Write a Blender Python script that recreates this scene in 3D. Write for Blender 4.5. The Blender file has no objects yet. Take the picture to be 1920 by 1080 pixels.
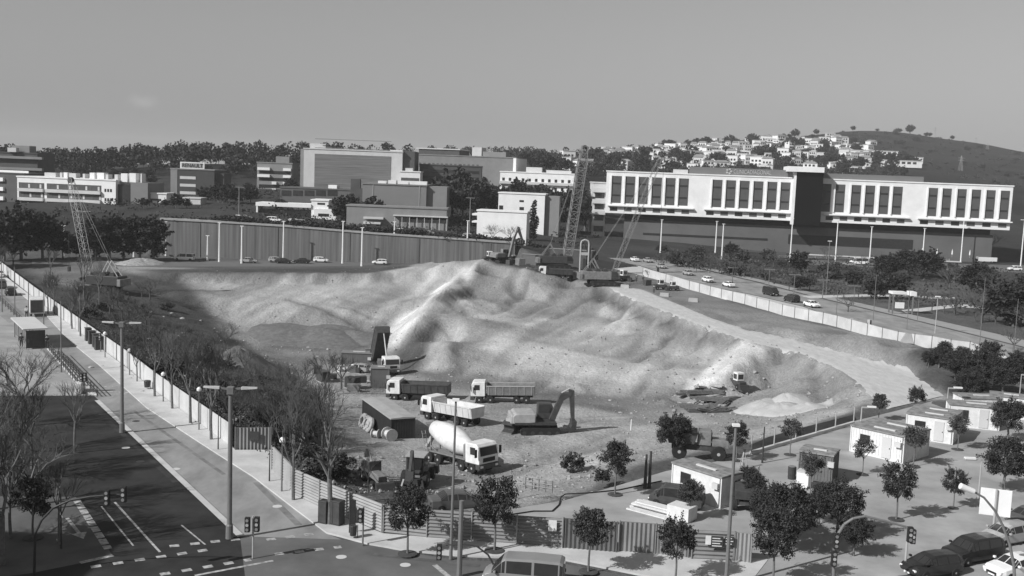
import bpy, bmesh, math, random
import numpy as np
from mathutils import Vector, Matrix, geometry
R = math.radians
C = bpy.context.scene.collection
random.seed(7)
rng = np.random.default_rng(7)
# ------------------------------------------------------------------ camera
FPX, HC, ROLL = 1950.0, 25.0, R(2.2)
PITCH = math.atan(212 * math.cos(ROLL) / FPX)
Fv = Vector((0, math.cos(PITCH), -math.sin(PITCH)))
R0, U0 = Vector((1, 0, 0)), Vector((0, math.sin(PITCH), math.cos(PITCH)))
Rv = math.cos(ROLL) * R0 + math.sin(ROLL) * U0
Uv = -math.sin(ROLL) * R0 + math.cos(ROLL) * U0
CAM = Vector((0, 0, HC))
cd = bpy.data.cameras.new('camera'); cam = bpy.data.objects.new('camera', cd); C.objects.link(cam)
cd.sensor_width = 36; cd.lens = 36 * FPX / 1920; cd.clip_start = 1; cd.clip_end = 9000
M = Matrix((( Rv.x, Uv.x, -Fv.x, 0), (Rv.y, Uv.y, -Fv.y, 0), (Rv.z, Uv.z, -Fv.z, HC), (0, 0, 0, 1)))
cam.matrix_world = M
sc = bpy.context.scene; sc.camera = cam
sc.view_settings.view_transform = 'Standard'; sc.view_settings.look = 'None'
sc.view_settings.exposure = 0.25
sc.view_settings.gamma = 1
# ------------------------------------------------------------------ light
SUN_EL, SUN_DIR = R(36), Vector((-0.82, -0.57))       # towards the sun, on the ground plane
SUN_DIR.normalize()
sv = Vector((SUN_DIR.x * math.cos(SUN_EL), SUN_DIR.y * math.cos(SUN_EL), math.sin(SUN_EL)))
ld = bpy.data.lights.new('sun', 'SUN'); sun = bpy.data.objects.new('sun', ld); C.objects.link(sun)
ld.energy = 4.3; ld.angle = R(0.5); ld.color = (1, 1, 1)
sun.rotation_euler = (-sv).to_track_quat('-Z', 'Y').to_euler()
w = bpy.data.worlds.new('World'); sc.world = w; w.use_nodes = True
wn, wl = w.node_tree.nodes, w.node_tree.links
sky = wn.new('ShaderNodeTexSky'); sky.sky_type = 'NISHITA'; sky.sun_disc = False
sky.sun_elevation = SUN_EL; sky.sun_rotation = math.atan2(sv.x, sv.y)
sky.air_density = 1.0; sky.dust_density = 1.0; sky.ozone_density = 1.0
bwn = wn.new('ShaderNodeRGBToBW'); bg = wn['Background']
# monochrome film: the green part of the light
sep = wn.new('ShaderNodeSeparateColor'); wl.new(sky.outputs[0], sep.inputs[0]); cmb = wn.new('ShaderNodeCombineColor')
for i_ in range(3): wl.new(sep.outputs[1 if i_ == 0 else 2], cmb.inputs[i_])
wl.new(cmb.outputs[0], bwn.inputs[0])
# one thin fair-weather cloud low in the sky, as a direction on the dome
cdir = (Fv + Rv * ((268 - 960) / FPX) + Uv * ((540 - 192) / FPX)).normalized()
geo = wn.new('ShaderNodeTexCoord')
sub = wn.new('ShaderNodeVectorMath'); sub.operation = 'SUBTRACT'; sub.inputs[1].default_value = cdir
wl.new(geo.outputs['Generated'], sub.inputs[0])
mul = wn.new('ShaderNodeVectorMath'); mul.operation = 'MULTIPLY'; mul.inputs[1].default_value = (1, 1, 1.7)
wl.new(sub.outputs[0], mul.inputs[0])
ln = wn.new('ShaderNodeVectorMath'); ln.operation = 'LENGTH'; wl.new(mul.outputs[0], ln.inputs[0])
cn = wn.new('ShaderNodeTexNoise'); cn.inputs['Scale'].default_value = 90; cn.inputs['Detail'].default_value = 5
wl.new(geo.outputs['Generated'], cn.inputs['Vector'])
ad = wn.new('ShaderNodeMath'); ad.operation = 'MULTIPLY_ADD'; ad.inputs[1].default_value = 0.016; 
wl.new(cn.outputs[0], ad.inputs[0]); wl.new(ln.outputs['Value'], ad.inputs[2])
mr = wn.new('ShaderNodeMapRange'); mr.inputs[1].default_value = 0.024; mr.inputs[2].default_value = 0.008
mr.inputs[3].default_value = 1.0; mr.inputs[4].default_value = 1.32; mr.interpolation_type = 'SMOOTHSTEP'
wl.new(ad.outputs[0], mr.inputs[0])
mm = wn.new('ShaderNodeMath'); mm.operation = 'MULTIPLY'
wl.new(bwn.outputs[0], mm.inputs[0]); wl.new(mr.outputs[0], mm.inputs[1])
wl.new(mm.outputs[0], bg.inputs[0]); bg.inputs[1].default_value = 0.056

# ------------------------------------------------------------------ pixels of the 1920x1080 picture -> real places
def ray(px, py): return Fv + Rv * ((px - 960) / FPX) + Uv * ((540 - py) / FPX)
def W(px, py, Y):                       # point on the pixel's ray at world depth Y
    r = ray(px, py); return CAM + r * (Y / r.y)
def P(px, py, z=0.0):                   # point on the pixel's ray at height z
    r = ray(px, py); return CAM + r * ((z - HC) / r.z)
def hor(px): return 328 + (px - 960) * 0.0384
def proj(X, Y, Z):
    d = (X * Fv.x + Y * Fv.y + (Z - HC) * Fv.z)
    return (960 + FPX * (X * Rv.x + Y * Rv.y + (Z - HC) * Rv.z) / d, 540 - FPX * (X * Uv.x + Y * Uv.y + (Z - HC) * Uv.z) / d)

# ------------------------------------------------------------------ materials
MATS = {}
def mat(name, g, rough=0.8, var=0.15, scale=2.0, bump=0.0, bscale=None, metal=0.0, stretch=(1, 1, 1), wave=None, spec=0.3, dirt=0.0):
    if name in MATS: return MATS[name]
    m = bpy.data.materials.new(name); m.use_nodes = True; n, l = m.node_tree.nodes, m.node_tree.links
    b = n['Principled BSDF']; b.inputs['Roughness'].default_value = rough; b.inputs['Metallic'].default_value = metal
    b.inputs['Specular IOR Level'].default_value = spec
    tc = n.new('ShaderNodeTexCoord'); mp = n.new('ShaderNodeMapping'); mp.inputs['Scale'].default_value = stretch
    l.new(tc.outputs['Object'], mp.inputs[0])
    nz = n.new('ShaderNodeTexNoise'); nz.inputs['Scale'].default_value = scale; nz.inputs['Detail'].default_value = 6; nz.inputs['Roughness'].default_value = 0.62
    l.new(mp.outputs[0], nz.inputs['Vector'])
    r = n.new('ShaderNodeMapRange'); r.inputs[1].default_value = 0.3; r.inputs[2].default_value = 0.7
    r.inputs[3].default_value = g * (1 - var - dirt); r.inputs[4].default_value = g * (1 + var)
    l.new(nz.outputs[0], r.inputs[0]); out = r.outputs[0]
    if wave:                            # (axis, scale, depth) fine ribs or boards of the thing's own surface
        wv = n.new('ShaderNodeTexWave'); wv.bands_direction = wave[0]; wv.inputs['Scale'].default_value = wave[1]
        l.new(tc.outputs['Object'], wv.inputs['Vector'])
        bp = n.new('ShaderNodeBump'); bp.inputs['Strength'].default_value = wave[2]; bp.inputs['Distance'].default_value = 0.05
        l.new(wv.outputs[1], bp.inputs['Height']); l.new(bp.outputs[0], b.inputs['Normal'])
    elif bump:
        n2 = n.new('ShaderNodeTexNoise'); n2.inputs['Scale'].default_value = bscale or scale * 4; n2.inputs['Detail'].default_value = 5
        l.new(tc.outputs['Object'], n2.inputs['Vector'])
        bp = n.new('ShaderNodeBump'); bp.inputs['Strength'].default_value = bump; bp.inputs['Distance'].default_value = 0.1
        l.new(n2.outputs[0], bp.inputs['Height']); l.new(bp.outputs[0], b.inputs['Normal'])
    l.new(out, b.inputs['Base Color']); MATS[name] = m; return m
def leafmat(name, g):
    m = mat(name, g, 0.7, 0.6, 1.2, spec=0.2); b = m.node_tree.nodes['Principled BSDF']
    return m
white = mat('white_paint', 0.72, 0.45, 0.08, 1.5, dirt=0.16)
whitew = mat('white_render', 0.75, 0.85, 0.05, 0.3, dirt=0.06)
pale = mat('pale_render', 0.52, 0.85, 0.08, 0.3)
midg = mat('grey_render', 0.22, 0.85, 0.10, 0.3)
darkg = mat('dark_render', 0.075, 0.8, 0.15, 0.3)
lightmetal = mat('galvanised_steel', 0.42, 0.45, 0.12, 3, metal=0.2)
polem = mat('lamp_column_steel', 0.16, 0.5, 0.1, 3)
darkmetal = mat('dark_steel', 0.045, 0.5, 0.2, 3)
black = mat('black_rubber', 0.02, 0.8, 0.2, 4)
yellow = mat('machine_paint', 0.36, 0.45, 0.12, 2, dirt=0.12)
dkpaint = mat('dark_machine_paint', 0.06, 0.5, 0.3, 2)
greyp = mat('grey_machine_paint', 0.2, 0.5, 0.2, 2, dirt=0.1)
glass = mat('window_glass', 0.03, 0.12, 0.2, 1, spec=0.6)
glassg = mat('grey_window_glass', 0.1, 0.25, 0.12, 0.6, spec=0.5)
bark = mat('bark', 0.14, 0.9, 0.3, 5)
barkl = mat('pale_plane_bark', 0.14, 0.9, 0.35, 4)
twig = mat('twigs', 0.085, 0.9, 0.2, 5)
leaf_a = leafmat('leaves_evergreen', 0.042)
leaf_b = leafmat('leaves_olive', 0.062)
leaf_d = leafmat('leaves_pine', 0.03)
leaf_far = leafmat('leaves_far', 0.036)
concrete = mat('concrete', 0.34, 0.9, 0.12, 0.8, bump=0.2)
timber = mat('timber', 0.5, 0.8, 0.2, 3)
rubblem = mat('rubble', 0.3, 0.9, 0.4, 1.5, bump=0.5)
chrome = mat('chrome', 0.7, 0.15, 0.05, 1, metal=0.9)
lampglass = mat('headlight_glass', 0.75, 0.1, 0.05, 1, spec=0.8)
skin_m = mat('skin', 0.35, 0.6, 0.05, 3); hair_m = mat('hair', 0.03, 0.8, 0.1, 9)

# ------------------------------------------------------------------ mesh builder
class MB:
    def __init__(s): s.v = []; s.f = []
    def add(s, vs, fs):
        o = len(s.v); s.v += [tuple(v) for v in vs]; s.f += [tuple(i + o for i in f) for f in fs]; return s
    def hexa(s, p):                      # 8 points: bottom ring 0-3, top ring 4-7
        return s.add(p, [(3, 2, 1, 0), (4, 5, 6, 7), (0, 1, 5, 4), (1, 2, 6, 5), (2, 3, 7, 6), (3, 0, 4, 7)])
    def box(s, x0, x1, y0, y1, z0, z1, tx=0, ty=0):
        return s.hexa([(x0, y0, z0), (x1, y0, z0), (x1, y1, z0), (x0, y1, z0), (x0 + tx, y0 + ty, z1), (x1 - tx, y0 + ty, z1), (x1 - tx, y1 - ty, z1), (x0 + tx, y1 - ty, z1)])
    def cb(s, c, d):                     # box by centre and size
        return s.box(c[0] - d[0] / 2, c[0] + d[0] / 2, c[1] - d[1] / 2, c[1] + d[1] / 2, c[2] - d[2] / 2, c[2] + d[2] / 2)
    def tube(s, a, b, r0, r1=None, n=8, cap=True):
        a, b = Vector(a), Vector(b); r1 = r0 if r1 is None else r1
        d = (b - a)
        if d.length < 1e-6: return s
        d.normalize(); u = d.orthogonal().normalized(); w_ = d.cross(u)
        vs = [a + (u * math.cos(t) + w_ * math.sin(t)) * r0 for t in [2 * math.pi * i / n for i in range(n)]]
        vs += [b + (u * math.cos(t) + w_ * math.sin(t)) * r1 for t in [2 * math.pi * i / n for i in range(n)]]
        fs = [(i, (i + 1) % n, n + (i + 1) % n, n + i) for i in range(n)]
        if cap: fs += [tuple(range(n - 1, -1, -1)), tuple(range(n, 2 * n))]
        return s.add(vs, fs)
    def path(s, pts, r, n=8):
        rr = r if isinstance(r, (list, tuple)) else [r] * len(pts)
        for i in range(len(pts) - 1): s.tube(pts[i], pts[i + 1], rr[i], rr[i + 1], n)
        return s
    def bar(s, a, b, w_, h=None):        # square bar
        h = h or w_; a, b = Vector(a), Vector(b); d = (b - a).normalized()
        u = Vector((0, 0, 1)) if abs(d.z) < 0.9 else Vector((0, 1, 0))
        x = d.cross(u).normalized() * w_ / 2; y = x.cross(d).normalized() * h / 2
        return s.hexa([a - x - y, a + x - y, a + x + y, a - x + y, b - x - y, b + x - y, b + x + y, b - x + y])
    def prism(s, pts, y0, y1, axis='y'):  # outline in xz pushed along y
        n = len(pts)
        if axis == 'y': vs = [(p[0], y0, p[1]) for p in pts] + [(p[0], y1, p[1]) for p in pts]
        elif axis == 'x': vs = [(y0, p[0], p[1]) for p in pts] + [(y1, p[0], p[1]) for p in pts]
        else: vs = [(p[0], p[1], y0) for p in pts] + [(p[0], p[1], y1) for p in pts]
        fs = [(i, (i + 1) % n, n + (i + 1) % n, n + i) for i in range(n)] + [tuple(range(n - 1, -1, -1)), tuple(range(n, 2 * n))]
        return s.add(vs, fs)
    def lathe(s, prof, n=20, M_=None, cap=True):    # (radius, height) about z
        vs, fs = [], []
        for r, h in prof: vs += [Vector((r * math.cos(2 * math.pi * i / n), r * math.sin(2 * math.pi * i / n), h)) for i in range(n)]
        for k in range(len(prof) - 1):
            for i in range(n): j = (i + 1) % n; fs.append((k * n + i, k * n + j, (k + 1) * n + j, (k + 1) * n + i))
        if cap: fs += [tuple(range(n - 1, -1, -1)), tuple(range((len(prof) - 1) * n, len(prof) * n))]
        if M_: vs = [M_ @ v for v in vs]
        return s.add(vs, fs)
    def quad(s, a, b, c, d): return s.add([a, b, c, d], [(0, 1, 2, 3)])
    def mesh(s, name, m, smooth=False):
        me = bpy.data.meshes.new(name); me.from_pydata(s.v, [], s.f); me.materials.append(m)
        bm = bmesh.new(); bm.from_mesh(me); bmesh.ops.recalc_face_normals(bm, faces=bm.faces); bm.to_mesh(me); bm.free()
        if smooth: me.shade_smooth() if hasattr(me, 'shade_smooth') else None
        return me
    def obj(s, name, m, parent=None, smooth=False, bevel=0.0, loc=None):
        o = bpy.data.objects.new(name, s.mesh(name, m, smooth)); C.objects.link(o)
        if parent is not None: o.parent = parent
        if loc is not None: o.location = loc
        if bevel:
            b = o.modifiers.new('bevel', 'BEVEL'); b.width = bevel; b.segments = 2; b.limit_method = 'ANGLE'; b.angle_limit = R(40)
        return o
def tag(o, label=None, cat=None, group=None, kind=None):
    for k, v in (('label', label), ('category', cat), ('group', group), ('kind', kind)):
        if v: o[k] = v
    return o
def thing(name, label, cat, loc=(0, 0, 0), rz=0.0, group=None, scale=None):
    o = bpy.data.objects.new(name, None); C.objects.link(o); o.empty_display_size = 0.3
    o.location = loc; o.rotation_euler = (0, 0, rz)
    if scale: o.scale = (scale,) * 3
    return tag(o, label, cat, group)
KIDS = {}
def dup(root, loc, rz, label=None, group=None, scale=None, mats=None):
    def cp(o, par):
        c = o.copy(); C.objects.link(c)
        if par is not None: c.parent = par
        for ch in list(o.children): cp(ch, c)
        return c
    r = cp(root, None); r.location = loc; r.rotation_euler = (0, 0, rz)
    if scale: r.scale = scale if isinstance(scale, (tuple, list)) else (scale,) * 3
    if label: r['label'] = label
    if group: r['group'] = group
    return r
def pick(protos, key, maker, loc, rz, label, group=None, scale=None):   # first use keeps the original, later uses copy it
    if key not in protos:
        o = maker(); protos[key] = o; o.location = loc; o.rotation_euler = (0, 0, rz)
        if scale: o.scale = scale if isinstance(scale, (tuple, list)) else (scale,) * 3
        o['label'] = label
        if group: o['group'] = group
        return o
    o = dup(protos[key], loc, rz, label, group, scale)
    if not scale: o.scale = (1, 1, 1)
    return o
PR = {}
ORD = 'zeroth first second third fourth fifth sixth seventh eighth ninth tenth eleventh twelfth thirteenth fourteenth fifteenth sixteenth seventeenth eighteenth nineteenth twentieth'.split()
ORD += ['twenty-' + o for o in ORD[1:10]] + ['thirtieth'] + ['thirty-' + o for o in ORD[1:10]] + ['fortieth'] + ['forty-' + o for o in ORD[1:10]] + ['fiftieth']
# ------------------------------------------------------------------ the ground: one sheet to the horizon
CP = []                                  # control points (X, Y, z)
def cz(*pts):
    for px, py, z in pts: p = P(px, py, z); CP.append((p.x, p.y, z))
def cw(*pts):
    for px, py, Y in pts: p = W(px, py, Y); CP.append((p.x, p.y, p.z))
FENCE_L = [(0, 490), (64, 538), (148, 597), (241, 661), (289, 698), (359, 746), (434, 797)]   # top edge of the left hoarding
for px, py in FENCE_L:
    p = P(px, py, 2.0); CP.append((p.x, p.y, 0)); CP.append((p.x + 3, p.y + 2, -0.3))
cz((441, 845, 0), (508, 844, 0), (511, 883, 0), (553, 930, 0), (600, 952, 0), (717, 1001, 0), (800, 1010, 0), (1053, 1027, 0), (1155, 1034, 0), (1295, 1052, 0), (1405, 1056, 0))
# left dark slope and the floor
cz((150, 520, -0.5), (230, 540, -1.5), (130, 545, -1), (220, 600, -2.5), (300, 640, -3.5), (330, 560, -3), (400, 680, -5), (420, 600, -6.5), (360, 620, -5),
   (300, 560, -3.5), (430, 745, -3.5), (520, 790, -4), (560, 860, -2), (480, 830, -1.5), (640, 930, -1), (700, 955, -0.8), (480, 650, -8), (500, 700, -6.8),
   (540, 645, -8.3), (620, 650, -8.3), (690, 655, -8.2), (600, 690, -7.6), (700, 700, -7.2), (735, 705, -7), (770, 750, -6.2), (850, 735, -6), (900, 760, -5.5),
   (1000, 757, -5.3), (700, 820, -4.5), (640, 760, -5.6), (800, 830, -3.9), (870, 888, -3), (930, 885, -3), (1000, 820, -4.2), (1080, 800, -4.5), (1180, 795, -4.6),
   (1080, 850, -3), (760, 905, -2.6), (850, 930, -1.8), (960, 930, -1.2), (1060, 905, -1.3), (900, 985, -0.2), (1120, 880, -1.4), (1200, 860, -1.6), (1300, 850, -1.2),
   (1250, 800, -4.4), (1300, 770, -5), (1400, 775, -5), (1500, 775, -4.2), (1580, 762, -2.6), (1400, 812, -2.5), (1450, 735, -5.2), (1350, 745, -5.6))
# back wall, left part: top edge and toe
cz((240, 512, -0.5), (330, 512, 0), (450, 511, 0), (580, 513, 0), (700, 512, 0), (780, 506, 0.1),
   (330, 545, -2.2), (430, 560, -3.5), (520, 575, -4.2), (620, 580, -4.5), (700, 580, -4.6), (460, 622, -7.4), (560, 622, -7.6), (660, 622, -7.6), (720, 618, -7.6))
# the tipped spur and its cone
cw((800, 503, 262), (835, 491, 260), (870, 486.5, 257), (892, 486.5, 258), (920, 491, 256), (950, 498, 254), (990, 505, 252), (1030, 514, 249), (900, 488, 266), (950, 492, 266), (1000, 498, 266), (1060, 505, 264), (1110, 512, 260), (840, 496, 270), (900, 492, 274), (960, 494, 276), (1030, 499, 276))
for px_, py_, Y_ in ((880, 497, 252), (920, 503, 250), (955, 510, 248), (1000, 518, 245), (1040, 530, 243)):
    cw((px_, py_, Y_)); CP[-1] = (CP[-1][0], CP[-1][1] - .5, CP[-1][2] - 1.2)
cz((865, 515, 0.3), (835, 545, -0.8), (805, 575, -1.8), (775, 605, -3.2), (745, 640, -5.4), (790, 560, -4.5), (750, 600, -6.4), (720, 640, -7.9),
   (798, 650, -7.3), (812, 615, -6.2), (832, 585, -3.4), (770, 692, -6.8), (800, 700, -6.6))
# the tall cut face in the middle: crisp rim, steep upper face, bench, lower face
cz((1050, 521, 0.5), (1110, 535, 0.2), (1145, 542, 0), (1170, 556, 0), (1215, 577, 0),
   (925, 545, -3.2), (980, 556, -3.4), (1040, 570, -3.8), (1100, 585, -4.0), (1160, 602, -4.0), (1215, 622, -3.8), (1262, 640, -3.6),
   (900, 565, -3.6), (960, 600, -4.6), (1030, 625, -5.0), (1100, 650, -5.2), (1180, 672, -5.0),
   (862, 590, -1.8), (842, 640, -3.2), (880, 640, -3.6), (950, 640, -4.2), (1020, 662, -4.4), (1100, 682, -4.6), (1200, 700, -4.6),
   (840, 692, -6.6), (920, 708, -6.8), (1010, 718, -6.8), (1100, 738, -6.6), (1200, 752, -6.2), (1130, 700, -5.2), (1250, 715, -5.0), (960, 685, -5.2), (880, 672, -5.2))
# spur below the haul road
cz((1425, 642, -0.2), (1390, 668, -1.4), (1340, 705, -3.4), (1300, 735, -5.4), (1355, 668, -4.2), (1310, 698, -4.8), (1300, 607, -0.1), (1345, 622, 0), (1320, 640, -3.2), (1280, 665, -4.2), (1380, 650, -3.0),
   (1440, 700, -5), (1480, 715, -4.8), (1480, 680, -1.6), (1500, 660, 0), (1560, 745, -3), (1600, 750, -1), (1540, 700, -0.8), (1590, 722, 0))
# haul road
cz((1170, 550, 0), (1220, 575, 0), (1280, 598, 0), (1400, 637, 0), (1380, 600, 0), (1250, 560, 0), (1500, 640, 0), (1500, 662, 0), (1600, 690, 0), (1600, 718, 0), (1650, 745, 0), (1700, 735, 0), (1500, 610, 0.2), (1460, 600, 0.3))
# mounds right of it
cz((1340, 590, 0.3), (1420, 608, 0.9), (1480, 616, 1.4), (1560, 627, 2.0), (1610, 625, 2.8), (1650, 650, 2.2), (1690, 697, 0.1), (1560, 668, 0), (1560, 692, 0), (1480, 641, 0), (1480, 656, 0), (1640, 692, 0), (1640, 735, 0), (1420, 628, 0), (1420, 643, 0), (1350, 606, 0), (1350, 622, 0), (1600, 672, 0), (1560, 612, 0.3), (1640, 640, 0.3),
   (1720, 700, 0.4), (1780, 655, 3.2), (1740, 670, 2.4), (1850, 680, 2), (1760, 735, 0.2), (1850, 735, 0.2), (1900, 700, 0.6), (1800, 700, 1.8))
# flat rim and streets
cz((1650, 800, 0), (1400, 850, 0), (1300, 870, 0), (1200, 900, 0), (1000, 1000, 0), (1600, 780, 0), (1470, 830, 0), (1700, 1000, 0), (1900, 1000, 0), (1900, 850, 0), (1500, 1000, 0), (1300, 1000, 0), (1150, 945, 0), (1700, 830, 0),
   (1200, 500, 0), (1300, 540, 0), (1400, 560, 0), (1550, 600, 0), (1700, 630, 0), (1900, 680, 0), (1300, 505, 0), (1500, 560, 0), (1700, 590, 0), (1900, 620, 0),
   (600, 500, 0), (300, 502, 0), (450, 496, 0), (100, 505, 0), (1100, 500, 0.2), (1150, 505, 0))
for ln_ in ([(330, 512), (450, 511), (580, 513), (700, 512), (780, 506)], [(1050, 521), (1110, 536), (1145, 543), (1170, 557), (1215, 578), (1262, 597), (1300, 611), (1350, 628), (1400, 646), (1450, 657), (1500, 669), (1545, 690), (1600, 724)]):
    for (a, b), (a2, b2) in zip(ln_, ln_[1:]):
        for f in (0, .5):
            p = P(a + (a2 - a) * f, b + (b2 - b) * f, 0); CP.append((p.x, p.y, 0)); CP.append((p.x - .3, p.y - 1.7, -2.0))
for X, Y in ((-60, 20), (60, 20), (0, 40), (-40, 60), (40, 60), (-90, 120), (-110, 200), (-140, 262), (0, 5), (-300, 0), (300, 0), (0, -60), (100, 100), (140, 200), (200, 270), (160, 330), (60, 300), (90, 330), (-80, 60), (220, 380), (30, 330),
             (100, 410), (250, 420), (-170, 270), (-60, 272), (20, 284)):
    CP.append((X, Y, 0))
WALLTOP = [(300, 412, 275), (400, 417, 276), (545, 426, 278), (700, 439, 280), (850, 449, 282), (966, 457, 284)]
for px, py, Y in WALLTOP: p = W(px, py, Y); CP.append((p.x, p.y + 2.0, p.z - 0.4)); CP.append((p.x, p.y + 0.4, 0))
CP += [(-97, 273, 0), (-99, 283, 0.5), (-150, 290, 2)]
cw((0, 395, 330), (150, 400, 340), (300, 392, 345), (480, 396, 350), (650, 415, 345), (850, 425, 350), (930, 428, 360), (1040, 440, 370), (1000, 470, 300), (1120, 440, 420))
cw((0, 370, 450), (300, 362, 450), (600, 365, 450), (900, 375, 450), (1000, 380, 450))
cw((0, 318, 640), (90, 316, 640), (150, 322, 640), (250, 312, 640), (300, 305, 640), (400, 302, 640), (480, 310, 640), (600, 305, 680), (800, 300, 700), (1000, 310, 700))
cw((0, 330, 520), (200, 335, 520), (400, 328, 520), (600, 335, 520), (900, 335, 560))
cw((1000, 292, 950), (1100, 290, 1000), (1200, 284, 1080), (1300, 272, 1180), (1400, 258, 1250), (1480, 254, 1280), (1540, 250, 1330), (1600, 241, 1480), (1690, 240, 1520), (1725, 251, 1500), (1760, 257, 1500), (1830, 264, 1480), (1870, 274, 1450), (1900, 286, 1450), (1960, 292, 1450), (2100, 320, 1450))
cw((1100, 330, 700), (1200, 330, 720), (1300, 332, 740), (1400, 335, 760), (1500, 335, 800), (1600, 335, 850), (1700, 335, 880), (1800, 335, 900), (1920, 340, 900), (2100, 350, 900))
cw((1300, 302, 950), (1450, 292, 1020), (1600, 290, 1130), (1750, 295, 1180), (1900, 312, 1150), (1150, 305, 860), (1660, 262, 1350), (1800, 280, 1320))
cw((1150, 400, 520), (1500, 395, 520), (1900, 400, 520), (1200, 360, 600), (1500, 360, 600), (1900, 365, 620), (2200, 420, 520))
for X in (-2600, -1200, -500, 0, 500, 1200, 2600): CP.append((X, 4200, 10)); CP.append((X * 1.2, -500, 0))
for Y in (300, 900, 1600): CP.append((-2600, Y, 15)); CP.append((2600, Y, 15))
CP += [(-500, 640, 18), (-900, 900, 20), (-400, 1100, 15), (0, 1100, 18), (1000, 1500, 60), (500, 2200, 60), (900, 2200, 60), (0, 1600, 20), (1300, 700, 10)]
_, _fs = None, None
def axis(lo, hi, step, outer):
    a = list(np.arange(lo, hi + 1e-6, step))
    for o in outer:
        pass
    return a
xs = list(np.arange(-150, 150.01, 0.8)); g = 1.0; x = 150
st = 1.2
while x < 5000: st = min(st * 1.07, 20 if x < 900 else 400) if x < 900 else st * 1.3; x += st; xs.append(x)
x = -150; st = 1.2
while x > -5000: st = min(st * 1.08, 24) if x > -700 else st * 1.3; x -= st; xs.insert(0, x)
ys = list(np.arange(40, 300.01, 0.8)); y = 300; st = 1.2
while y < 7000: st = min(st * 1.06, 14) if y < 1700 else st * 1.35; y += st; ys.append(y)
y = 40; st = 2
while y > -1200: st *= 1.3; y -= st; ys.insert(0, y)
xs, ys = np.array(xs), np.array(ys); GX, GY = np.meshgrid(xs, ys); GZ = np.zeros_like(GX)
ext = [(-5200, -1300, 0), (5200, -1300, 0), (5200, 7600, 10), (-5200, 7600, 10)]
pts = {}
for p in CP + ext: pts[(round(p[0], 1), round(p[1], 1))] = p[2]
keys = list(pts); res = geometry.delaunay_2d_cdt([Vector(k) for k in keys], [], [], 0, 0.01)
vv, ff = res[0], res[2]; zz = [pts.get((round(v.x, 1), round(v.y, 1)), 0) for v in vv]
for f in ff:
    a, b, c = f[:3]; A, B, Cc = vv[a], vv[b], vv[c]
    x0, x1 = min(A.x, B.x, Cc.x), max(A.x, B.x, Cc.x); y0, y1 = min(A.y, B.y, Cc.y), max(A.y, B.y, Cc.y)
    i0, i1 = np.searchsorted(xs, x0), np.searchsorted(xs, x1, 'right'); j0, j1 = np.searchsorted(ys, y0), np.searchsorted(ys, y1, 'right')
    if i0 >= i1 or j0 >= j1: continue
    X, Y = GX[j0:j1, i0:i1], GY[j0:j1, i0:i1]
    d = (B.y - Cc.y) * (A.x - Cc.x) + (Cc.x - B.x) * (A.y - Cc.y)
    if abs(d) < 1e-9: continue
    l0 = ((B.y - Cc.y) * (X - Cc.x) + (Cc.x - B.x) * (Y - Cc.y)) / d; l1 = ((Cc.y - A.y) * (X - Cc.x) + (A.x - Cc.x) * (Y - Cc.y)) / d
    l2 = 1 - l0 - l1; m_ = (l0 > -1e-6) & (l1 > -1e-6) & (l2 > -1e-6)
    GZ[j0:j1, i0:i1][m_] = (l0 * zz[a] + l1 * zz[b] + l2 * zz[c])[m_]
def blur(A, n):
    for _ in range(n):
        B = A.copy(); B[1:-1, 1:-1] = (A[1:-1, 1:-1] * 2 + A[:-2, 1:-1] + A[2:, 1:-1] + A[1:-1, :-2] + A[1:-1, 2:]) / 6; A = B
    return A
def inpoly(poly, X, Y):
    r = np.zeros(X.shape, bool); n = len(poly)
    for i in range(n):
        (xa, ya), (xb, yb) = poly[i], poly[(i + 1) % n]
        if ya == yb: continue
        c = ((ya > Y) != (yb > Y)) & (X < (xb - xa) * (Y - ya) / (yb - ya) + xa); r ^= c
    return r
def vnoise(X, Y, s, seed):
    r = np.random.default_rng(seed).random((257, 257)); x, y = X / s + 1000, Y / s + 1000
    xi, yi = np.floor(x).astype(int), np.floor(y).astype(int); fx, fy = x - xi, y - yi
    fx = fx * fx * (3 - 2 * fx); fy = fy * fy * (3 - 2 * fy); q = lambda a, b: r[(a % 257), (b % 257)]
    return (q(xi, yi) * (1 - fx) + q(xi + 1, yi) * fx) * (1 - fy) + (q(xi, yi + 1) * (1 - fx) + q(xi + 1, yi + 1) * fx) * fy - 0.5
def gpoly(pp, z=0): return [(P(a, b, z).x, P(a, b, z).y) for a, b in pp]
# keep the wall top crisp: only the pit is smoothed
SITE = gpoly([(60, 520), (240, 512), (330, 508), (600, 508), (780, 500), (830, 484), (900, 484), (1000, 508), (1150, 540), (1260, 590), (1400, 635), (1510, 650), (1600, 715), (1625, 745), (1600, 765)]) + \
       gpoly([(1420, 800), (1200, 850), (1100, 905), (960, 950), (740, 985), (620, 945), (520, 870), (515, 850), (440, 838), (300, 720), (250, 690), (100, 580)])
MND = gpoly([(1300, 575), (1500, 605), (1640, 635), (1760, 650), (1900, 680), (1920, 760), (1730, 750), (1690, 700), (1600, 680), (1500, 645)])
site = inpoly(SITE, GX, GY) | inpoly(MND, GX, GY); sm = blur(site.astype(float), 10)
GZ = np.where(sm > 0.01, blur(GZ, 1) * sm + GZ * (1 - sm), GZ)
fm = blur(inpoly(gpoly([(905, 545), (985, 560), (1110, 590), (1220, 622), (1300, 648), (1290, 700), (1200, 735), (1100, 722), (1000, 705), (880, 690), (860, 640), (870, 590)], -3), GX, GY).astype(float), 5)
FACE_MASK = fm
far = (GY > 480) | (np.abs(GX) > 400)
GZ = np.where(far, blur(GZ, 8), GZ)
noise = vnoise(GX, GY, 9, 1) * 0.12 + vnoise(GX, GY, 4, 2) * 0.25 + vnoise(GX, GY, 1.7, 3) * 0.42
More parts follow.
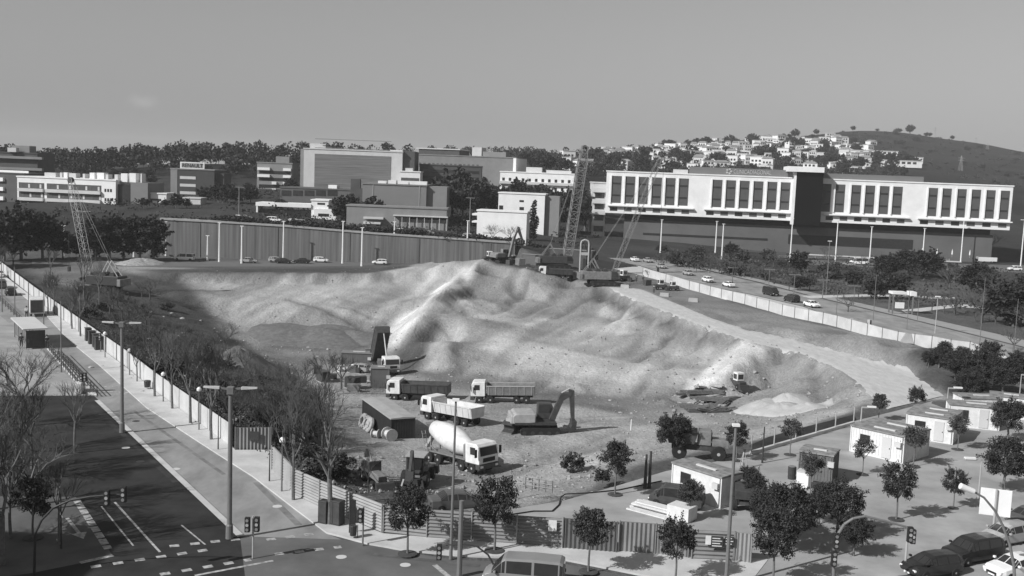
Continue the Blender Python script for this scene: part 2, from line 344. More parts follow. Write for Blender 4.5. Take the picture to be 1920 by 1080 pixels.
def ridge(pp, sl, sr, w=0.8):              # a crest line with its own fall to each side
    global GZ
    q = [P(a, b, z) for a, b, z in pp]; best = np.full(GX.shape, -99.0)
    for A, B in zip(q, q[1:]):
        dx, dy = B.x - A.x, B.y - A.y; L2 = dx * dx + dy * dy; t = np.clip(((GX - A.x) * dx + (GY - A.y) * dy) / L2, 0, 1)
        ex, ey = GX - (A.x + t * dx), GY - (A.y + t * dy); d = np.hypot(ex, ey); side = dx * ey - dy * ex
        best = np.maximum(best, A.z + (B.z - A.z) * t - np.where(side > 0, sl, sr) * np.maximum(0, d - w * .5))
    GZ = np.maximum(GZ, best)
ridge([(880, 500, 1.4), (850, 524, 0.5), (815, 560, -0.4), (785, 592, -1.6), (745, 642, -5.0)], .62, .85) if True else None
ridge([(1426, 645, 0.0), (1395, 668, -.8), (1345, 702, -2.6), (1300, 735, -4.8)], .75, .5)
for pp, a_, b_ in (([(862, 588, -1.8), (905, 604, -3.0), (960, 632, -4.0), (1040, 660, -4.2), (1110, 682, -4.4), (1200, 700, -4.5), (1300, 712, -4.7)], .45, .45), ([(838, 642, -3.4), (850, 672, -4.6), (842, 700, -6.2)], .6, .6),
                   ([(1120, 700, -4.4), (1085, 730, -6)], .6, .6), ([(1010, 672, -4.2), (990, 704, -5.6)], .5, .6), ([(1245, 742, -4.4), (1225, 760, -5.4)], .6, .6)):
    ridge(pp, a_, b_)
ridge([(620, 552, -3.0), (720, 590, -5.6)], .5, .5)
GZ = np.where(sm > 0.01, blur(GZ, 1) * sm + GZ * (1 - sm), GZ)
GZ = np.where(FACE_MASK > .05, blur(GZ, 45) * FACE_MASK + GZ * (1 - FACE_MASK), GZ)
slope = np.hypot(*np.gradient(GZ, ys, xs)); slope = blur(slope, 4)
GZ = GZ + sm * noise * np.clip(0.12 + slope * 2.2, 0, 1.0)
# gullies running down the slopes
GZ = GZ + sm * np.clip(slope * 3 - 0.25, 0, 1) * (1 - .65 * FACE_MASK) * .7 * (vnoise(GX - GY * .22, GY * 0.12, 2.4, 5) * 1.0 + vnoise(GX - GY * .22, GY * 0.2, 1.2, 6) * .7 - .5 * np.abs(vnoise(GX + GY * .1, GY * .5, 3.1, 7)))
FL = blur(inpoly(gpoly([(600, 700), (1180, 740), (1400, 790), (1180, 850), (980, 940), (620, 900)], -4), GX, GY).astype(float), 6)
GZ = np.where(far & (GY > 500), GZ + vnoise(GX, GY, 60, 8) * 3, GZ)
HR_UP = [(1140, 538), (1200, 541), (1267, 568), (1330, 595), (1400, 618), (1500, 640), (1600, 668), (1700, 694), (1768, 742)]
HR_LO = [(1160, 550), (1215, 573), (1300, 606), (1400, 641), (1500, 663), (1560, 688), (1600, 716), (1628, 748), (1660, 768)]
hr = inpoly(gpoly(HR_UP + HR_LO[::-1]), GX, GY); hb = blur(hr.astype(float), 2)
GZ = np.where(hb > .02, GZ * (1 - np.clip(hb * 2.2, 0, 1)), GZ)
def H(x, y):
    i = int(np.clip(np.searchsorted(xs, x) - 1, 0, len(xs) - 2)); j = int(np.clip(np.searchsorted(ys, y) - 1, 0, len(ys) - 2))
    fx, fy = (x - xs[i]) / (xs[i + 1] - xs[i]), (y - ys[j]) / (ys[j + 1] - ys[j])
    return float((GZ[j, i] * (1 - fx) + GZ[j, i + 1] * fx) * (1 - fy) + (GZ[j + 1, i] * (1 - fx) + GZ[j + 1, i + 1] * fx) * fy)
def G(px, py, dz=0.0, near=45):          # where the pixel's ray meets the ground
    r = ray(px, py); r = r / r.y; t = near; st_ = 1.0; prev = t
    while t < 4500:
        p = CAM + r * t
        if p.z < H(p.x, p.y):
            lo, hi = prev, t
            for _ in range(14):
                m_ = (lo + hi) / 2; p = CAM + r * m_
                if p.z < H(p.x, p.y): hi = m_
                else: lo = m_
            p = CAM + r * hi; return Vector((p.x, p.y, H(p.x, p.y) + dz))
        prev = t; t += max(0.8, t * 0.006)
    p = CAM + r * 1500; return Vector((p.x, p.y, H(p.x, p.y) + dz))
def pxm(p): return FPX / p.y             # picture pixels per metre there
# tone of the ground: earth colours, plus painted sun and shade on the spurs
PX, PY = proj(GX, np.maximum(GY, 5), GZ)
T = np.full(GX.shape, 0.10); T = np.where(GY > 286, 0.045, T); T = np.where(GY > 520, 0.028, T)
T += np.where(GY > 286, vnoise(GX, GY, 14, 11) * 0.03, 0); T *= np.where(GY > 520, 1 + vnoise(GX, GY, 45, 12) * .7 + vnoise(GX, GY, 16, 13) * .5, 1)
dirt = 0.25
T = np.where(inpoly(SITE, GX, GY) | inpoly(MND, GX, GY), dirt, T)
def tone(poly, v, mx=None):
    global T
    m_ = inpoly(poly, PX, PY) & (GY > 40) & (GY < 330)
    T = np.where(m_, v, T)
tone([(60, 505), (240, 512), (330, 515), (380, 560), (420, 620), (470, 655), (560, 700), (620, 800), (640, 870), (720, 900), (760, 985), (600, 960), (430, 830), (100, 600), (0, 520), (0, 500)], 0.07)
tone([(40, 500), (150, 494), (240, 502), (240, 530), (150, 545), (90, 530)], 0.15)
tone([(200, 498), (360, 503), (330, 510), (240, 512)], 0.3)
tone([(240, 505), (640, 503), (800, 498), (780, 512), (600, 516), (330, 516)], 0.075)
tone([(520, 620), (700, 615), (715, 650), (660, 655), (480, 655)], 0.13)
tone([(480, 655), (700, 655), (690, 690), (560, 700)], 0.17)
tone([(750, 645), (815, 590), (830, 600), (800, 690), (740, 700)], 0.2)
tone([(640, 700), (760, 700), (1180, 745), (1200, 800), (1100, 880), (940, 930), (760, 930), (600, 860)], 0.23)
tone([(1030, 765), (1100, 762), (1180, 780), (1300, 822), (1420, 804), (1600, 760), (1600, 772), (1420, 826), (1320, 845), (1200, 845), (1060, 900), (940, 915), (930, 850), (1000, 830)], 0.31)
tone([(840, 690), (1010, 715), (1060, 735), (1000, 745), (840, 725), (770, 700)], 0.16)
tone([(1265, 610), (1345, 615), (1350, 650), (1280, 660)], 0.17)
tone([(1430, 650), (1500, 665), (1490, 715), (1380, 730), (1350, 705)], 0.21)  # right flank of the lower spur, its shade painted dark
tone([(905, 484), (1000, 492), (1110, 515), (1120, 530), (1050, 522), (1000, 509), (930, 498)], 0.1)
tone([(1200, 500), (1290, 540), (1400, 575), (1560, 615), (1680, 650), (1750, 680), (1740, 740), (1600, 700), (1500, 645), (1400, 625), (1260, 575), (1150, 540)], 0.17)
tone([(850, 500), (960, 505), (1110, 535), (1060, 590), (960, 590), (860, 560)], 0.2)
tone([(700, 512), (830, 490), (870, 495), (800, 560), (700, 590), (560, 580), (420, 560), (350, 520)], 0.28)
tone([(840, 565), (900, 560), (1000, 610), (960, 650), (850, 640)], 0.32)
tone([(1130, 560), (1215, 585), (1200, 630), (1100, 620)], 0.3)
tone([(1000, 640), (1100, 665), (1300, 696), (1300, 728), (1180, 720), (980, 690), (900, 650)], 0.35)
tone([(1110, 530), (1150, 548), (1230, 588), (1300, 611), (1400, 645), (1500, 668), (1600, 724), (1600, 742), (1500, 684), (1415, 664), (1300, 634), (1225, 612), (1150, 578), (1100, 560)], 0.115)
tone([(530, 558), (570, 566), (660, 596), (720, 612), (700, 622), (600, 602)], 0.18)
tone([(640, 560), (760, 585), (740, 596), (640, 575)], 0.2)
tone([(1500, 680), (1600, 735), (1600, 765), (1480, 775), (1400, 745)], 0.2)
tone([(886, 498), (858, 506), (795, 562), (728, 612), (698, 650), (748, 652), (800, 602), (850, 550), (894, 506)], 0.42)  # spill chute: sunlit left side of the tipped spur painted pale
tone([(750, 648), (800, 603), (822, 588), (822, 622), (802, 680), (775, 705), (745, 702), (735, 665)], 0.11)  # cone flank turned from the sun, its shade painted into the tone
tone([(822, 590), (850, 600), (840, 690), (815, 700), (797, 690), (812, 640)], 0.36)  # left-facing side of the middle mass, painted lighter as sunlit
tone([(1432, 638), (1395, 640), (1340, 680), (1290, 715), (1290, 735), (1350, 712), (1436, 660)], 0.5)  # left face of the lower spur, sunlight painted as a pale tone
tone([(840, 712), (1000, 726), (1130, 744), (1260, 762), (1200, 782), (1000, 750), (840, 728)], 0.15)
tone([(1180, 745), (1260, 740), (1290, 790), (1180, 800)], 0.19)
tone([(1138, 536), (1200, 541), (1267, 570), (1330, 597), (1400, 619), (1500, 641), (1600, 668), (1700, 692), (1765, 745), (1640, 765), (1600, 722), (1500, 667), (1400, 642), (1300, 609), (1230, 587), (1165, 560)], 0.3)
tone([(1700, 660), (1760, 640), (1900, 690), (1925, 800), (1790, 745), (1720, 720)], 0.075)
tone([(1270, 540), (1380, 572), (1540, 612), (1500, 640), (1300, 585)], 0.2)
tone([(480, 900), (560, 860), (760, 905), (900, 930), (880, 1000), (720, 1000)], 0.12)
T = np.where(PX < 600, blur(T, 9), blur(T, 2)); T = np.where((sm > .5) & (T > .13), T * 1.18, T)
streak = vnoise(GX - GY * .22, GY * 0.07, 3.2, 31) + .6 * vnoise(GX - GY * .3, GY * 0.1, 1.3, 32)
facem = blur(inpoly([(700, 500), (900, 495), (1150, 545), (1420, 645), (1300, 740), (840, 710), (500, 640), (380, 520)], PX, PY).astype(float), 4)
T = T * (1 + facem * streak * .5)
# seams and spill lines running down the cut, each with a small step
for (a, b, z0), (c_, d_, z1), wd, k in [((1262, 608, -.6), (1190, 676, -4.6), .7, -.45), ((1100, 552, -1.5), (1040, 596, -4.2), .8, -.3), ((1040, 545, -1.2), (975, 590, -3.8), 1.0, -.3), ((985, 540, -1.5), (930, 585, -3.6), .8, -.28), ((1180, 578, -1.5), (1110, 640, -4.4), 1.3, .3), ((1085, 560, -2), (1000, 610, -4.4), 1.1, .26), ((1000, 530, -1.6), (920, 575, -3.6), 1.2, .26),
        ((1235, 600, -1.5), (1150, 660, -4.6), 1.4, .2), ((900, 520, -.8), (860, 560, -2.4), .8, .35), ((1330, 640, -2.6), (1250, 690, -4.6), .7, -.3), ((550, 560, -3.4), (690, 612, -6.6), .9, -.35), ((640, 572, -4), (770, 596, -5), .7, -.3), ((1130, 745, -6.4), (1090, 712, -5.4), .6, -.35), ((1090, 742, -6.5), (1060, 715, -5.6), .5, -.3), ((1180, 752, -6.3), (1210, 716, -5.2), .6, -.35), ((1240, 760, -6), (1275, 722, -5), .6, -.35), ((900, 730, -6.6), (905, 705, -6), .5, -.3), ((950, 735, -6.6), (960, 708, -6), .5, -.3), ((1010, 740, -6.6), (1025, 712, -6), .5, -.3), ((1450, 715, -4.6), (1470, 672, -1.4), .6, -.25), ((1520, 745, -3.6), (1530, 690, -1), .6, -.3)]:
    A, B = P(a, b, z0), P(c_, d_, z1); dx, dy = B.x - A.x, B.y - A.y; L = math.hypot(dx, dy); t = np.clip(((GX - A.x) * dx + (GY - A.y) * dy) / (L * L), 0, 1)
    wob = vnoise(GX, GY, 3, 41) * 1.6; dd = np.hypot(GX - A.x - t * dx + wob, GY - A.y - t * dy); q_ = np.exp(-(dd / wd) ** 2)
    T = T * (1 + k * q_); GZ = GZ + (.35 if k > 0 else -.45) * q_
# ruts worn by the lorries over the pit floor and the haul road
for pp, z in (([(1180, 770), (1080, 775), (980, 830), (1010, 880), (930, 930)], -4), ([(760, 720), (900, 775), (1060, 790), (1180, 800)], -5), ([(700, 840), (900, 900), (1080, 850), (1180, 790)], -3), ([(1150, 552), (1260, 585), (1400, 632), (1500, 655), (1610, 700), (1690, 745)], 0)):
    q = [P(a, b, z) for a, b in pp]
    for off in (-1.1, 1.1):
        for A, B in zip(q, q[1:]):
            dx, dy = B.x - A.x, B.y - A.y; L = math.hypot(dx, dy); t = np.clip(((GX - A.x) * dx + (GY - A.y) * dy) / (L * L), 0, 1); dd = np.abs(np.hypot(GX - A.x - t * dx + dy / L * off, GY - A.y - t * dy - dx / L * off))
            T = T * (1 - .2 * np.exp(-(dd / .55) ** 2)); GZ = GZ - .08 * np.exp(-(dd / .6) ** 2)
T = T * (1 + vnoise(GX, GY, 7, 21) * 0.3 + vnoise(GX, GY * .5, 2.6, 22) * 0.16 * (sm > 0.3))
nx, ny = len(xs), len(ys)
co = np.stack([GX, GY, GZ], -1).reshape(-1, 3)
idx = np.arange(nx * ny).reshape(ny, nx)
quads = np.stack([idx[:-1, :-1], idx[:-1, 1:], idx[1:, 1:], idx[1:, :-1]], -1).reshape(-1, 4)
me = bpy.data.meshes.new('ground'); me.vertices.add(nx * ny); me.vertices.foreach_set('co', co.ravel())
me.loops.add(quads.size); me.loops.foreach_set('vertex_index', quads.ravel()); me.polygons.add(len(quads))
me.polygons.foreach_set('loop_start', np.arange(0, quads.size, 4)); me.polygons.foreach_set('loop_total', np.full(len(quads), 4)); me.update()
me.polygons.foreach_set('use_smooth', np.ones(len(quads), bool))
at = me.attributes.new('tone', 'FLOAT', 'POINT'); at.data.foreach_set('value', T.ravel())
gm = bpy.data.materials.new('earth'); gm.use_nodes = True; n, l = gm.node_tree.nodes, gm.node_tree.links; b = n['Principled BSDF']
b.inputs['Roughness'].default_value = 0.95; b.inputs['Specular IOR Level'].default_value = 0.1
a_ = n.new('ShaderNodeAttribute'); a_.attribute_name = 'tone'; tc = n.new('ShaderNodeTexCoord')
def nz(scale, det, st=(1, 1, 1)):
    mp = n.new('ShaderNodeMapping'); mp.inputs['Scale'].default_value = st; l.new(tc.outputs['Object'], mp.inputs[0])
    t = n.new('ShaderNodeTexNoise'); t.inputs['Scale'].default_value = scale; t.inputs['Detail'].default_value = det; t.inputs['Roughness'].default_value = 0.65
    l.new(mp.outputs[0], t.inputs['Vector']); return t.outputs[0]
def rngm(x, a, b_):
    m_ = n.new('ShaderNodeMapRange'); m_.inputs[1].default_value = 0.25; m_.inputs[2].default_value = 0.75; m_.inputs[3].default_value = a; m_.inputs[4].default_value = b_; l.new(x, m_.inputs[0]); return m_.outputs[0]
def mulm(x, y_):
    m_ = n.new('ShaderNodeMath'); m_.operation = 'MULTIPLY'; l.new(x, m_.inputs[0]); l.new(y_, m_.inputs[1]); return m_.outputs[0]
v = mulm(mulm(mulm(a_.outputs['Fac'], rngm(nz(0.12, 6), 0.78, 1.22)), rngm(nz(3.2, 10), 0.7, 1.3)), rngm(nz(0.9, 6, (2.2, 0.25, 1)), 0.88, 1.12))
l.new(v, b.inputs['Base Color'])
bp = n.new('ShaderNodeBump'); bp.inputs['Strength'].default_value = 1.0; bp.inputs['Distance'].default_value = 0.3; l.new(nz(1.6, 12), bp.inputs['Height']); l.new(bp.outputs[0], b.inputs['Normal'])
me.materials.append(gm)
ground = bpy.data.objects.new('ground', me); C.objects.link(ground); tag(ground, kind='structure')
PIT = H
def ribbon(name, up_, lo_, m, dz=.07, n=90, k=10):
    def at_(pl, t):
        x = pl[0][0] + (pl[-1][0] - pl[0][0]) * t
        for (a, b), (c, d) in zip(pl, pl[1:]):
            if x <= c: return x, b + (d - b) * (x - a) / (c - a)
        return pl[-1]
    V_, F_ = [], []
    for i in range(n + 1):
        a, b = P(*at_(up_, i / n)), P(*at_(lo_, i / n))
        wob = .35 * math.sin(i * 1.3) + .25 * math.sin(i * 2.9 + 1)
        for j in range(k + 1):
            f = j / k; q = a.lerp(b, f); q.y += wob * (1 - f); V_.append((q.x, q.y, H(q.x, q.y) + dz - (.1 if j in (0, k) else 0)))
    for i in range(n):
        for j in range(k): c = i * (k + 1) + j; F_.append((c, c + 1, c + k + 2, c + k + 1))
    mb = MB(); mb.add(V_, F_); return tag(mb.obj(name, m, smooth=True), kind='structure')

# ------------------------------------------------------------------ paved sheets
def surf(name, pp, m, dz, z=0.0, label=None, kind='structure', thick=None):
    pts = [P(a, b, z) for a, b in pp]; mb = MB()
    if thick is None: mb.add([(p.x, p.y, z + dz) for p in pts], [tuple(range(len(pts)))])
    else: mb.prism([(p.x, p.y) for p in pts], z + dz, z + dz + thick, 'z')
    o = mb.obj(name, m); o.data.update(); tag(o, kind=kind)
    if o.data.polygons[0].normal.z < 0 and thick is None: o.data.flip_normals()
    return o
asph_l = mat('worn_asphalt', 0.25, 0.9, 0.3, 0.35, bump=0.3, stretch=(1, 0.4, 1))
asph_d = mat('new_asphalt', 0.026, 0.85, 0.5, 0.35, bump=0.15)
asph_m = mat('mid_asphalt', 0.12, 0.9, 0.3, 0.22, bump=0.15)
pave = mat('pavement_slabs', 0.48, 0.9, 0.16, 0.5, bump=0.15)
pave_r = mat('plaza_slabs', 0.31, 0.9, 0.26, 0.22, bump=0.15)
paint_w = mat('road_paint', 0.36, 0.8, 0.6, 3)
# left avenue
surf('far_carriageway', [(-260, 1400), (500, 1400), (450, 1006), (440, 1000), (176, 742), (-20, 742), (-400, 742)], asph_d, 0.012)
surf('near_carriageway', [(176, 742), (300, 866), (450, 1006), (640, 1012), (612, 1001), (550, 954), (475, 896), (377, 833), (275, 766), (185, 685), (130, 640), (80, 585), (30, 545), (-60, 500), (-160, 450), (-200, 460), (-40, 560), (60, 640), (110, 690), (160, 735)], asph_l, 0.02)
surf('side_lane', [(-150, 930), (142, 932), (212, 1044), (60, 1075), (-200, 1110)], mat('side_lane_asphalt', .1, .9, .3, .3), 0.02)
surf('bus_lane', [(-400, 742), (176, 742), (110, 690), (60, 640), (-40, 560), (-200, 460), (-260, 460), (-360, 520), (-400, 640)], mat('lane_concrete', 0.3, 0.9, 0.3, 0.2), 0.015)
surf('crossing_road', [(450, 1006), (640, 1012), (700, 1022), (760, 1036), (860, 1050), (960, 1054), (1050, 1056), (1200, 1085), (1400, 1110), (2100, 1180), (2300, 1400), (500, 1400)], asph_m, 0.016)
def kerbed(name, pp, h=0.13, m=pave): return surf(name, pp, m, -0.05, thick=h + 0.05)
kerbed('pavement', [(-160, 450), (-60, 500), (30, 545), (80, 585), (130, 640), (185, 685), (275, 766), (377, 833), (475, 896), (550, 954), (612, 1001), (640, 1008), (690, 1022), (760, 1034), (860, 1044), (960, 1048), (1050, 1050), (1200, 1080), (1330, 1100), (1400, 1104), (1440, 1052), (1155, 1034), (1053, 1028), (800, 1010), (717, 1003), (600, 953), (553, 931), (511, 884), (508, 846), (441, 846), (434, 838), (352, 780), (289, 734), (241, 694), (148, 624), (64, 560), (-5, 508), (-100, 450)])
kerbed('plaza', [(1400, 1104), (1440, 1052), (1300, 1052), (1298, 1050), (1155, 1033), (1053, 1027), (880, 1015), (930, 962), (1060, 940), (1150, 915), (1250, 885), (1340, 868), (1400, 850), (1500, 825), (1598, 792), (1680, 772), (1780, 745), (1920, 770), (2050, 790), (2200, 1300), (1900, 1300), (1700, 1300), (1500, 1200)], 0.1, pave_r)
# right street
surf('right_road', [(1090, 463), (1180, 470), (1300, 502), (1420, 530), (1520, 556), (1700, 598), (1930, 655), (2100, 700), (2100, 740), (1930, 688), (1760, 640), (1560, 594), (1505, 574), (1400, 550), (1311, 534), (1200, 498), (1090, 478)], asph_l, 0.02)
surf('right_pavement', [(1090, 480), (1200, 499), (1311, 535), (1400, 551), (1505, 575), (1560, 595), (1760, 641), (1930, 690), (2100, 742), (2100, 780), (1930, 728), (1800, 690), (1680, 647), (1547, 611), (1467, 593), (1372, 566), (1290, 542), (1200, 516), (1090, 490)], mat('pale_pavement', 0.46, 0.9, 0.1, 0.4), 0.025)
surf('upper_verge', [(1180, 468), (1300, 500), (1420, 528), (1520, 554), (1700, 596), (1930, 653), (1930, 640), (1700, 588), (1520, 548), (1420, 523), (1300, 496), (1180, 465)], mat('verge_concrete', 0.3, 0.9, 0.1, 0.5), 0.03)
surf('haul_path', [(1150, 936), (1250, 905), (1340, 850), (1420, 822), (1500, 800), (1597, 770), (1597, 758), (1500, 785), (1400, 806), (1330, 826), (1200, 840)], mat('pale_dirt', 0.36, 0.95, 0.15, 0.5), 0.05) if False else None
surf('far_motorway', [(60, 497), (300, 500), (600, 500), (860, 494), (860, 484), (600, 488), (305, 489), (60, 487)], mat('motorway_asphalt', 0.13, 0.9, 0.12, 0.2), 0.02)
surf('clinic_road', [(1180, 484), (1400, 492), (1600, 500), (1930, 512), (1930, 498), (1600, 490), (1400, 484), (1180, 478)], asph_m, 0.03)
surf('park_path', [(1700, 588), (1800, 576), (1900, 586), (1900, 582), (1800, 570), (1690, 582)], pave, 0.06)
surf('park_path', [(1520, 560), (1640, 556), (1790, 562), (1790, 558), (1640, 552), (1500, 555)], pave, 0.06)
ribbon('haul_road', HR_UP, HR_LO, mat('haul_dirt', .46, .95, .14, .8, bump=.4, stretch=(1.6, .5, 1)))
# markings
def stripe(a, b, wd, name='lane_line', z=0.03, dash=None, m=paint_w):
    A, B = P(*a), P(*b); d = (B - A); L = d.length; d.normalize(); nn = Vector((-d.y, d.x, 0)) * wd / 2; mb = MB(); t = 0
    while t < L:
        e = min(L, t + (dash[0] if dash else L)); p, q = A + d * t, A + d * e
        mb.add([(p + nn), (p - nn), (q - nn), (q + nn)], [(0, 1, 2, 3)]); t = e + (dash[1] if dash else 1)
    mb.v = [(x, y, z) for x, y, _ in mb.v]; o = mb.obj(name, m); tag(o, kind='structure')
stripe((182, 752), (452, 1008), 0.5, 'median_kerb', 0.1, m=pave)
stripe((215, 942), (300, 1036), 0.16)
stripe((190, 950), (250, 1024), 0.12)
stripe((340, 985), (385, 1022), 0.12)
stripe((142, 936), (203, 1030), 0.5, 'cycle_strip', 0.03, (1.1, 0.25))
stripe((150, 1056), (212, 1042), 0.4, 'stop_line')
stripe((186, 734), (262, 738), 0.4, 'stop_line', 0.035); stripe((100, 742), (270, 738), 0.3, 'stop_line')
stripe((110, 958), (116, 972), 0.15); stripe((107, 1011), (113, 1022), 0.15)
stripe((560, 798 + 235), (705, 1044), 0.08) if False else None
for (a, b) in (((500, 1013), (590, 1001)), ((515, 1040), (640, 1026)), ((318, 1025), (470, 1009)), ((170, 1064), (400, 1030)), ((300, 1078), (470, 1050))):
    stripe(a, b, 0.45, 'crossing_blocks', 0.03, (0.6, 0.7))
stripe((170, 727), (262, 722), 0.4, 'crossing_blocks', 0.035, (0.6, 0.5))
stripe((815, 1060), (845, 1085), 0.35); stripe((365, 1080), (512, 1052), 0.25); 
for (a, b) in (((126, 972), (148, 1000)),):
    A, B = P(*a), P(*b); d = (B - A).normalized(); nn = Vector((-d.y, d.x, 0)); mb = MB()
    mb.add([A + nn * .12, A - nn * .12, B - nn * .12, B + nn * .12], [(0, 1, 2, 3)]); mb.add([B + nn * .5, B - nn * .5, B + d * 1.3], [(0, 1, 2)])
    mb.v = [(x, y, 0.03) for x, y, _ in mb.v]; tag(mb.obj('lane_arrow', paint_w), kind='structure')

# worn patches, trenches and manholes in the carriageways
for k, (a, b, wd, m) in enumerate([((560, 985), (480, 905), .5, mat('patch_asphalt', .18, .9, .4, .8)), ((170, 760), (330, 905), .5, mat('dark_patch', .034, .9, .5, .8)), ((700, 1040), (900, 1062), .5, mat('patch_mid', .09, .9, .4, .8)), ((250, 770), (420, 890), .35, MATS['patch_asphalt'])]): stripe(a, b, wd, 'road_patch', 0.026, m=m)
for px, py in ((255, 790), (330, 880), (520, 950), (760, 1060), (236, 840), (263, 866), (640, 1045)):
    p = P(px, py, 0); mb = MB(); mb.lathe([(.35, .028), (.35, .036)], 16, Matrix.Translation((p.x, p.y, 0))); tag(mb.obj('manhole_cover', darkmetal if px % 2 else pale), kind='structure')
# ------------------------------------------------------------------ plants
def leaf_mesh(name, m, pts, size, seed, tri=False):
    r = np.random.default_rng(seed); n = len(pts); a = r.normal(size=(n, 3)); a /= np.linalg.norm(a, axis=1)[:, None]
    b_ = r.normal(size=(n, 3)); b_ = np.cross(a, b_); b_ /= np.linalg.norm(b_, axis=1)[:, None]
    s = size * (0.6 + 0.8 * r.random(n))[:, None]
    q = np.stack([pts - a * s, pts - b_ * s * .6, pts + a * s, pts + b_ * s * .6], 1).reshape(-1, 3)
    me = bpy.data.meshes.new(name); me.vertices.add(len(q)); me.vertices.foreach_set('co', q.ravel())
    me.loops.add(4 * n); me.loops.foreach_set('vertex_index', np.arange(4 * n)); me.polygons.add(n)
    me.polygons.foreach_set('loop_start', np.arange(0, 4 * n, 4)); me.polygons.foreach_set('loop_total', np.full(n, 4)); me.update(); me.materials.append(m)
    return me
def clumps(seed, centres, rad, n, flat=1.0, shell=0.55):
    r = np.random.default_rng(seed); out = []
    for (c, k) in centres:
        m_ = int(n * k); d = r.normal(size=(m_, 3)); d /= np.linalg.norm(d, axis=1)[:, None]
        rr = rad * k ** 0.5 * (shell + (1 - shell) * r.random(m_) ** 0.5) * (0.8 + 0.35 * r.random(m_)); p = d * rr[:, None]; p[:, 2] *= flat; out.append(p + np.array(c))
    return np.concatenate(out)
def crown_round(seed, R_, Hc, n, nc=16, leaf=0.16, m=None, flat=0.95, squash=1.0, name='crown'):
    r = random.Random(seed); cs = []
    for i in range(nc):
        a = r.random() * 6.283; e = r.uniform(-0.75, 1.0); rr = R_ * (0.45 + 0.42 * r.random()) * math.sqrt(max(0.05, 1 - e * e * 0.8))
        cs.append(((math.cos(a) * rr, math.sin(a) * rr, Hc + e * R_ * 0.72 * squash), r.uniform(0.3, 1.05)))
    cs.append(((0, 0, Hc), 1.2)); pts = [clumps(seed, cs, R_ * 0.36, n // nc, flat, .3)]
    q = np.random.default_rng(seed + 1)
    for i in range(34):                       # leading shoots that break the outline
        d = q.normal(size=3); d /= np.linalg.norm(d); d[2] = abs(d[2]) * .9 if i % 3 else d[2] * .6; L = q.uniform(.95, 1.35) * R_; tt = q.uniform(.55, 1, int(n / 110))[:, None]
        pts.append(np.array([0, 0, Hc]) + d * L * tt * np.array([1, 1, squash]) + q.normal(size=(len(tt), 3)) * R_ * .05)
    return leaf_mesh(name, m, np.concatenate(pts), leaf, seed)
def limbs(mb, base, d, L, r, depth, rnd, spread=0.55, up=0.15, twig_=None, kids=3, n=6):
    end = base + d * L; mid = base + d * L * 0.5 + Vector((rnd.uniform(-1, 1), rnd.uniform(-1, 1), 0)) * L * 0.05
    tgt = twig_ if (twig_ is not None and depth <= 2) else mb
    nn_ = n if depth > 2 else 3
    tgt.tube(base, mid, r, r * 0.85, nn_, False); tgt.tube(mid, end, r * 0.85, r * 0.62, nn_, False)
    if depth == 0: return
    for k in range(kids):
        v = Vector((rnd.gauss(0, 1), rnd.gauss(0, 1), rnd.gauss(0, 0.6))); v = (d + v.normalized() * spread + Vector((0, 0, up))).normalized()
        limbs(mb, base + d * L * rnd.uniform(0.6, 1.0), v, L * rnd.uniform(0.6, 0.85), r * 0.6, depth - 1, rnd, spread * 1.05, up, twig_, kids, n)
VEG = {}
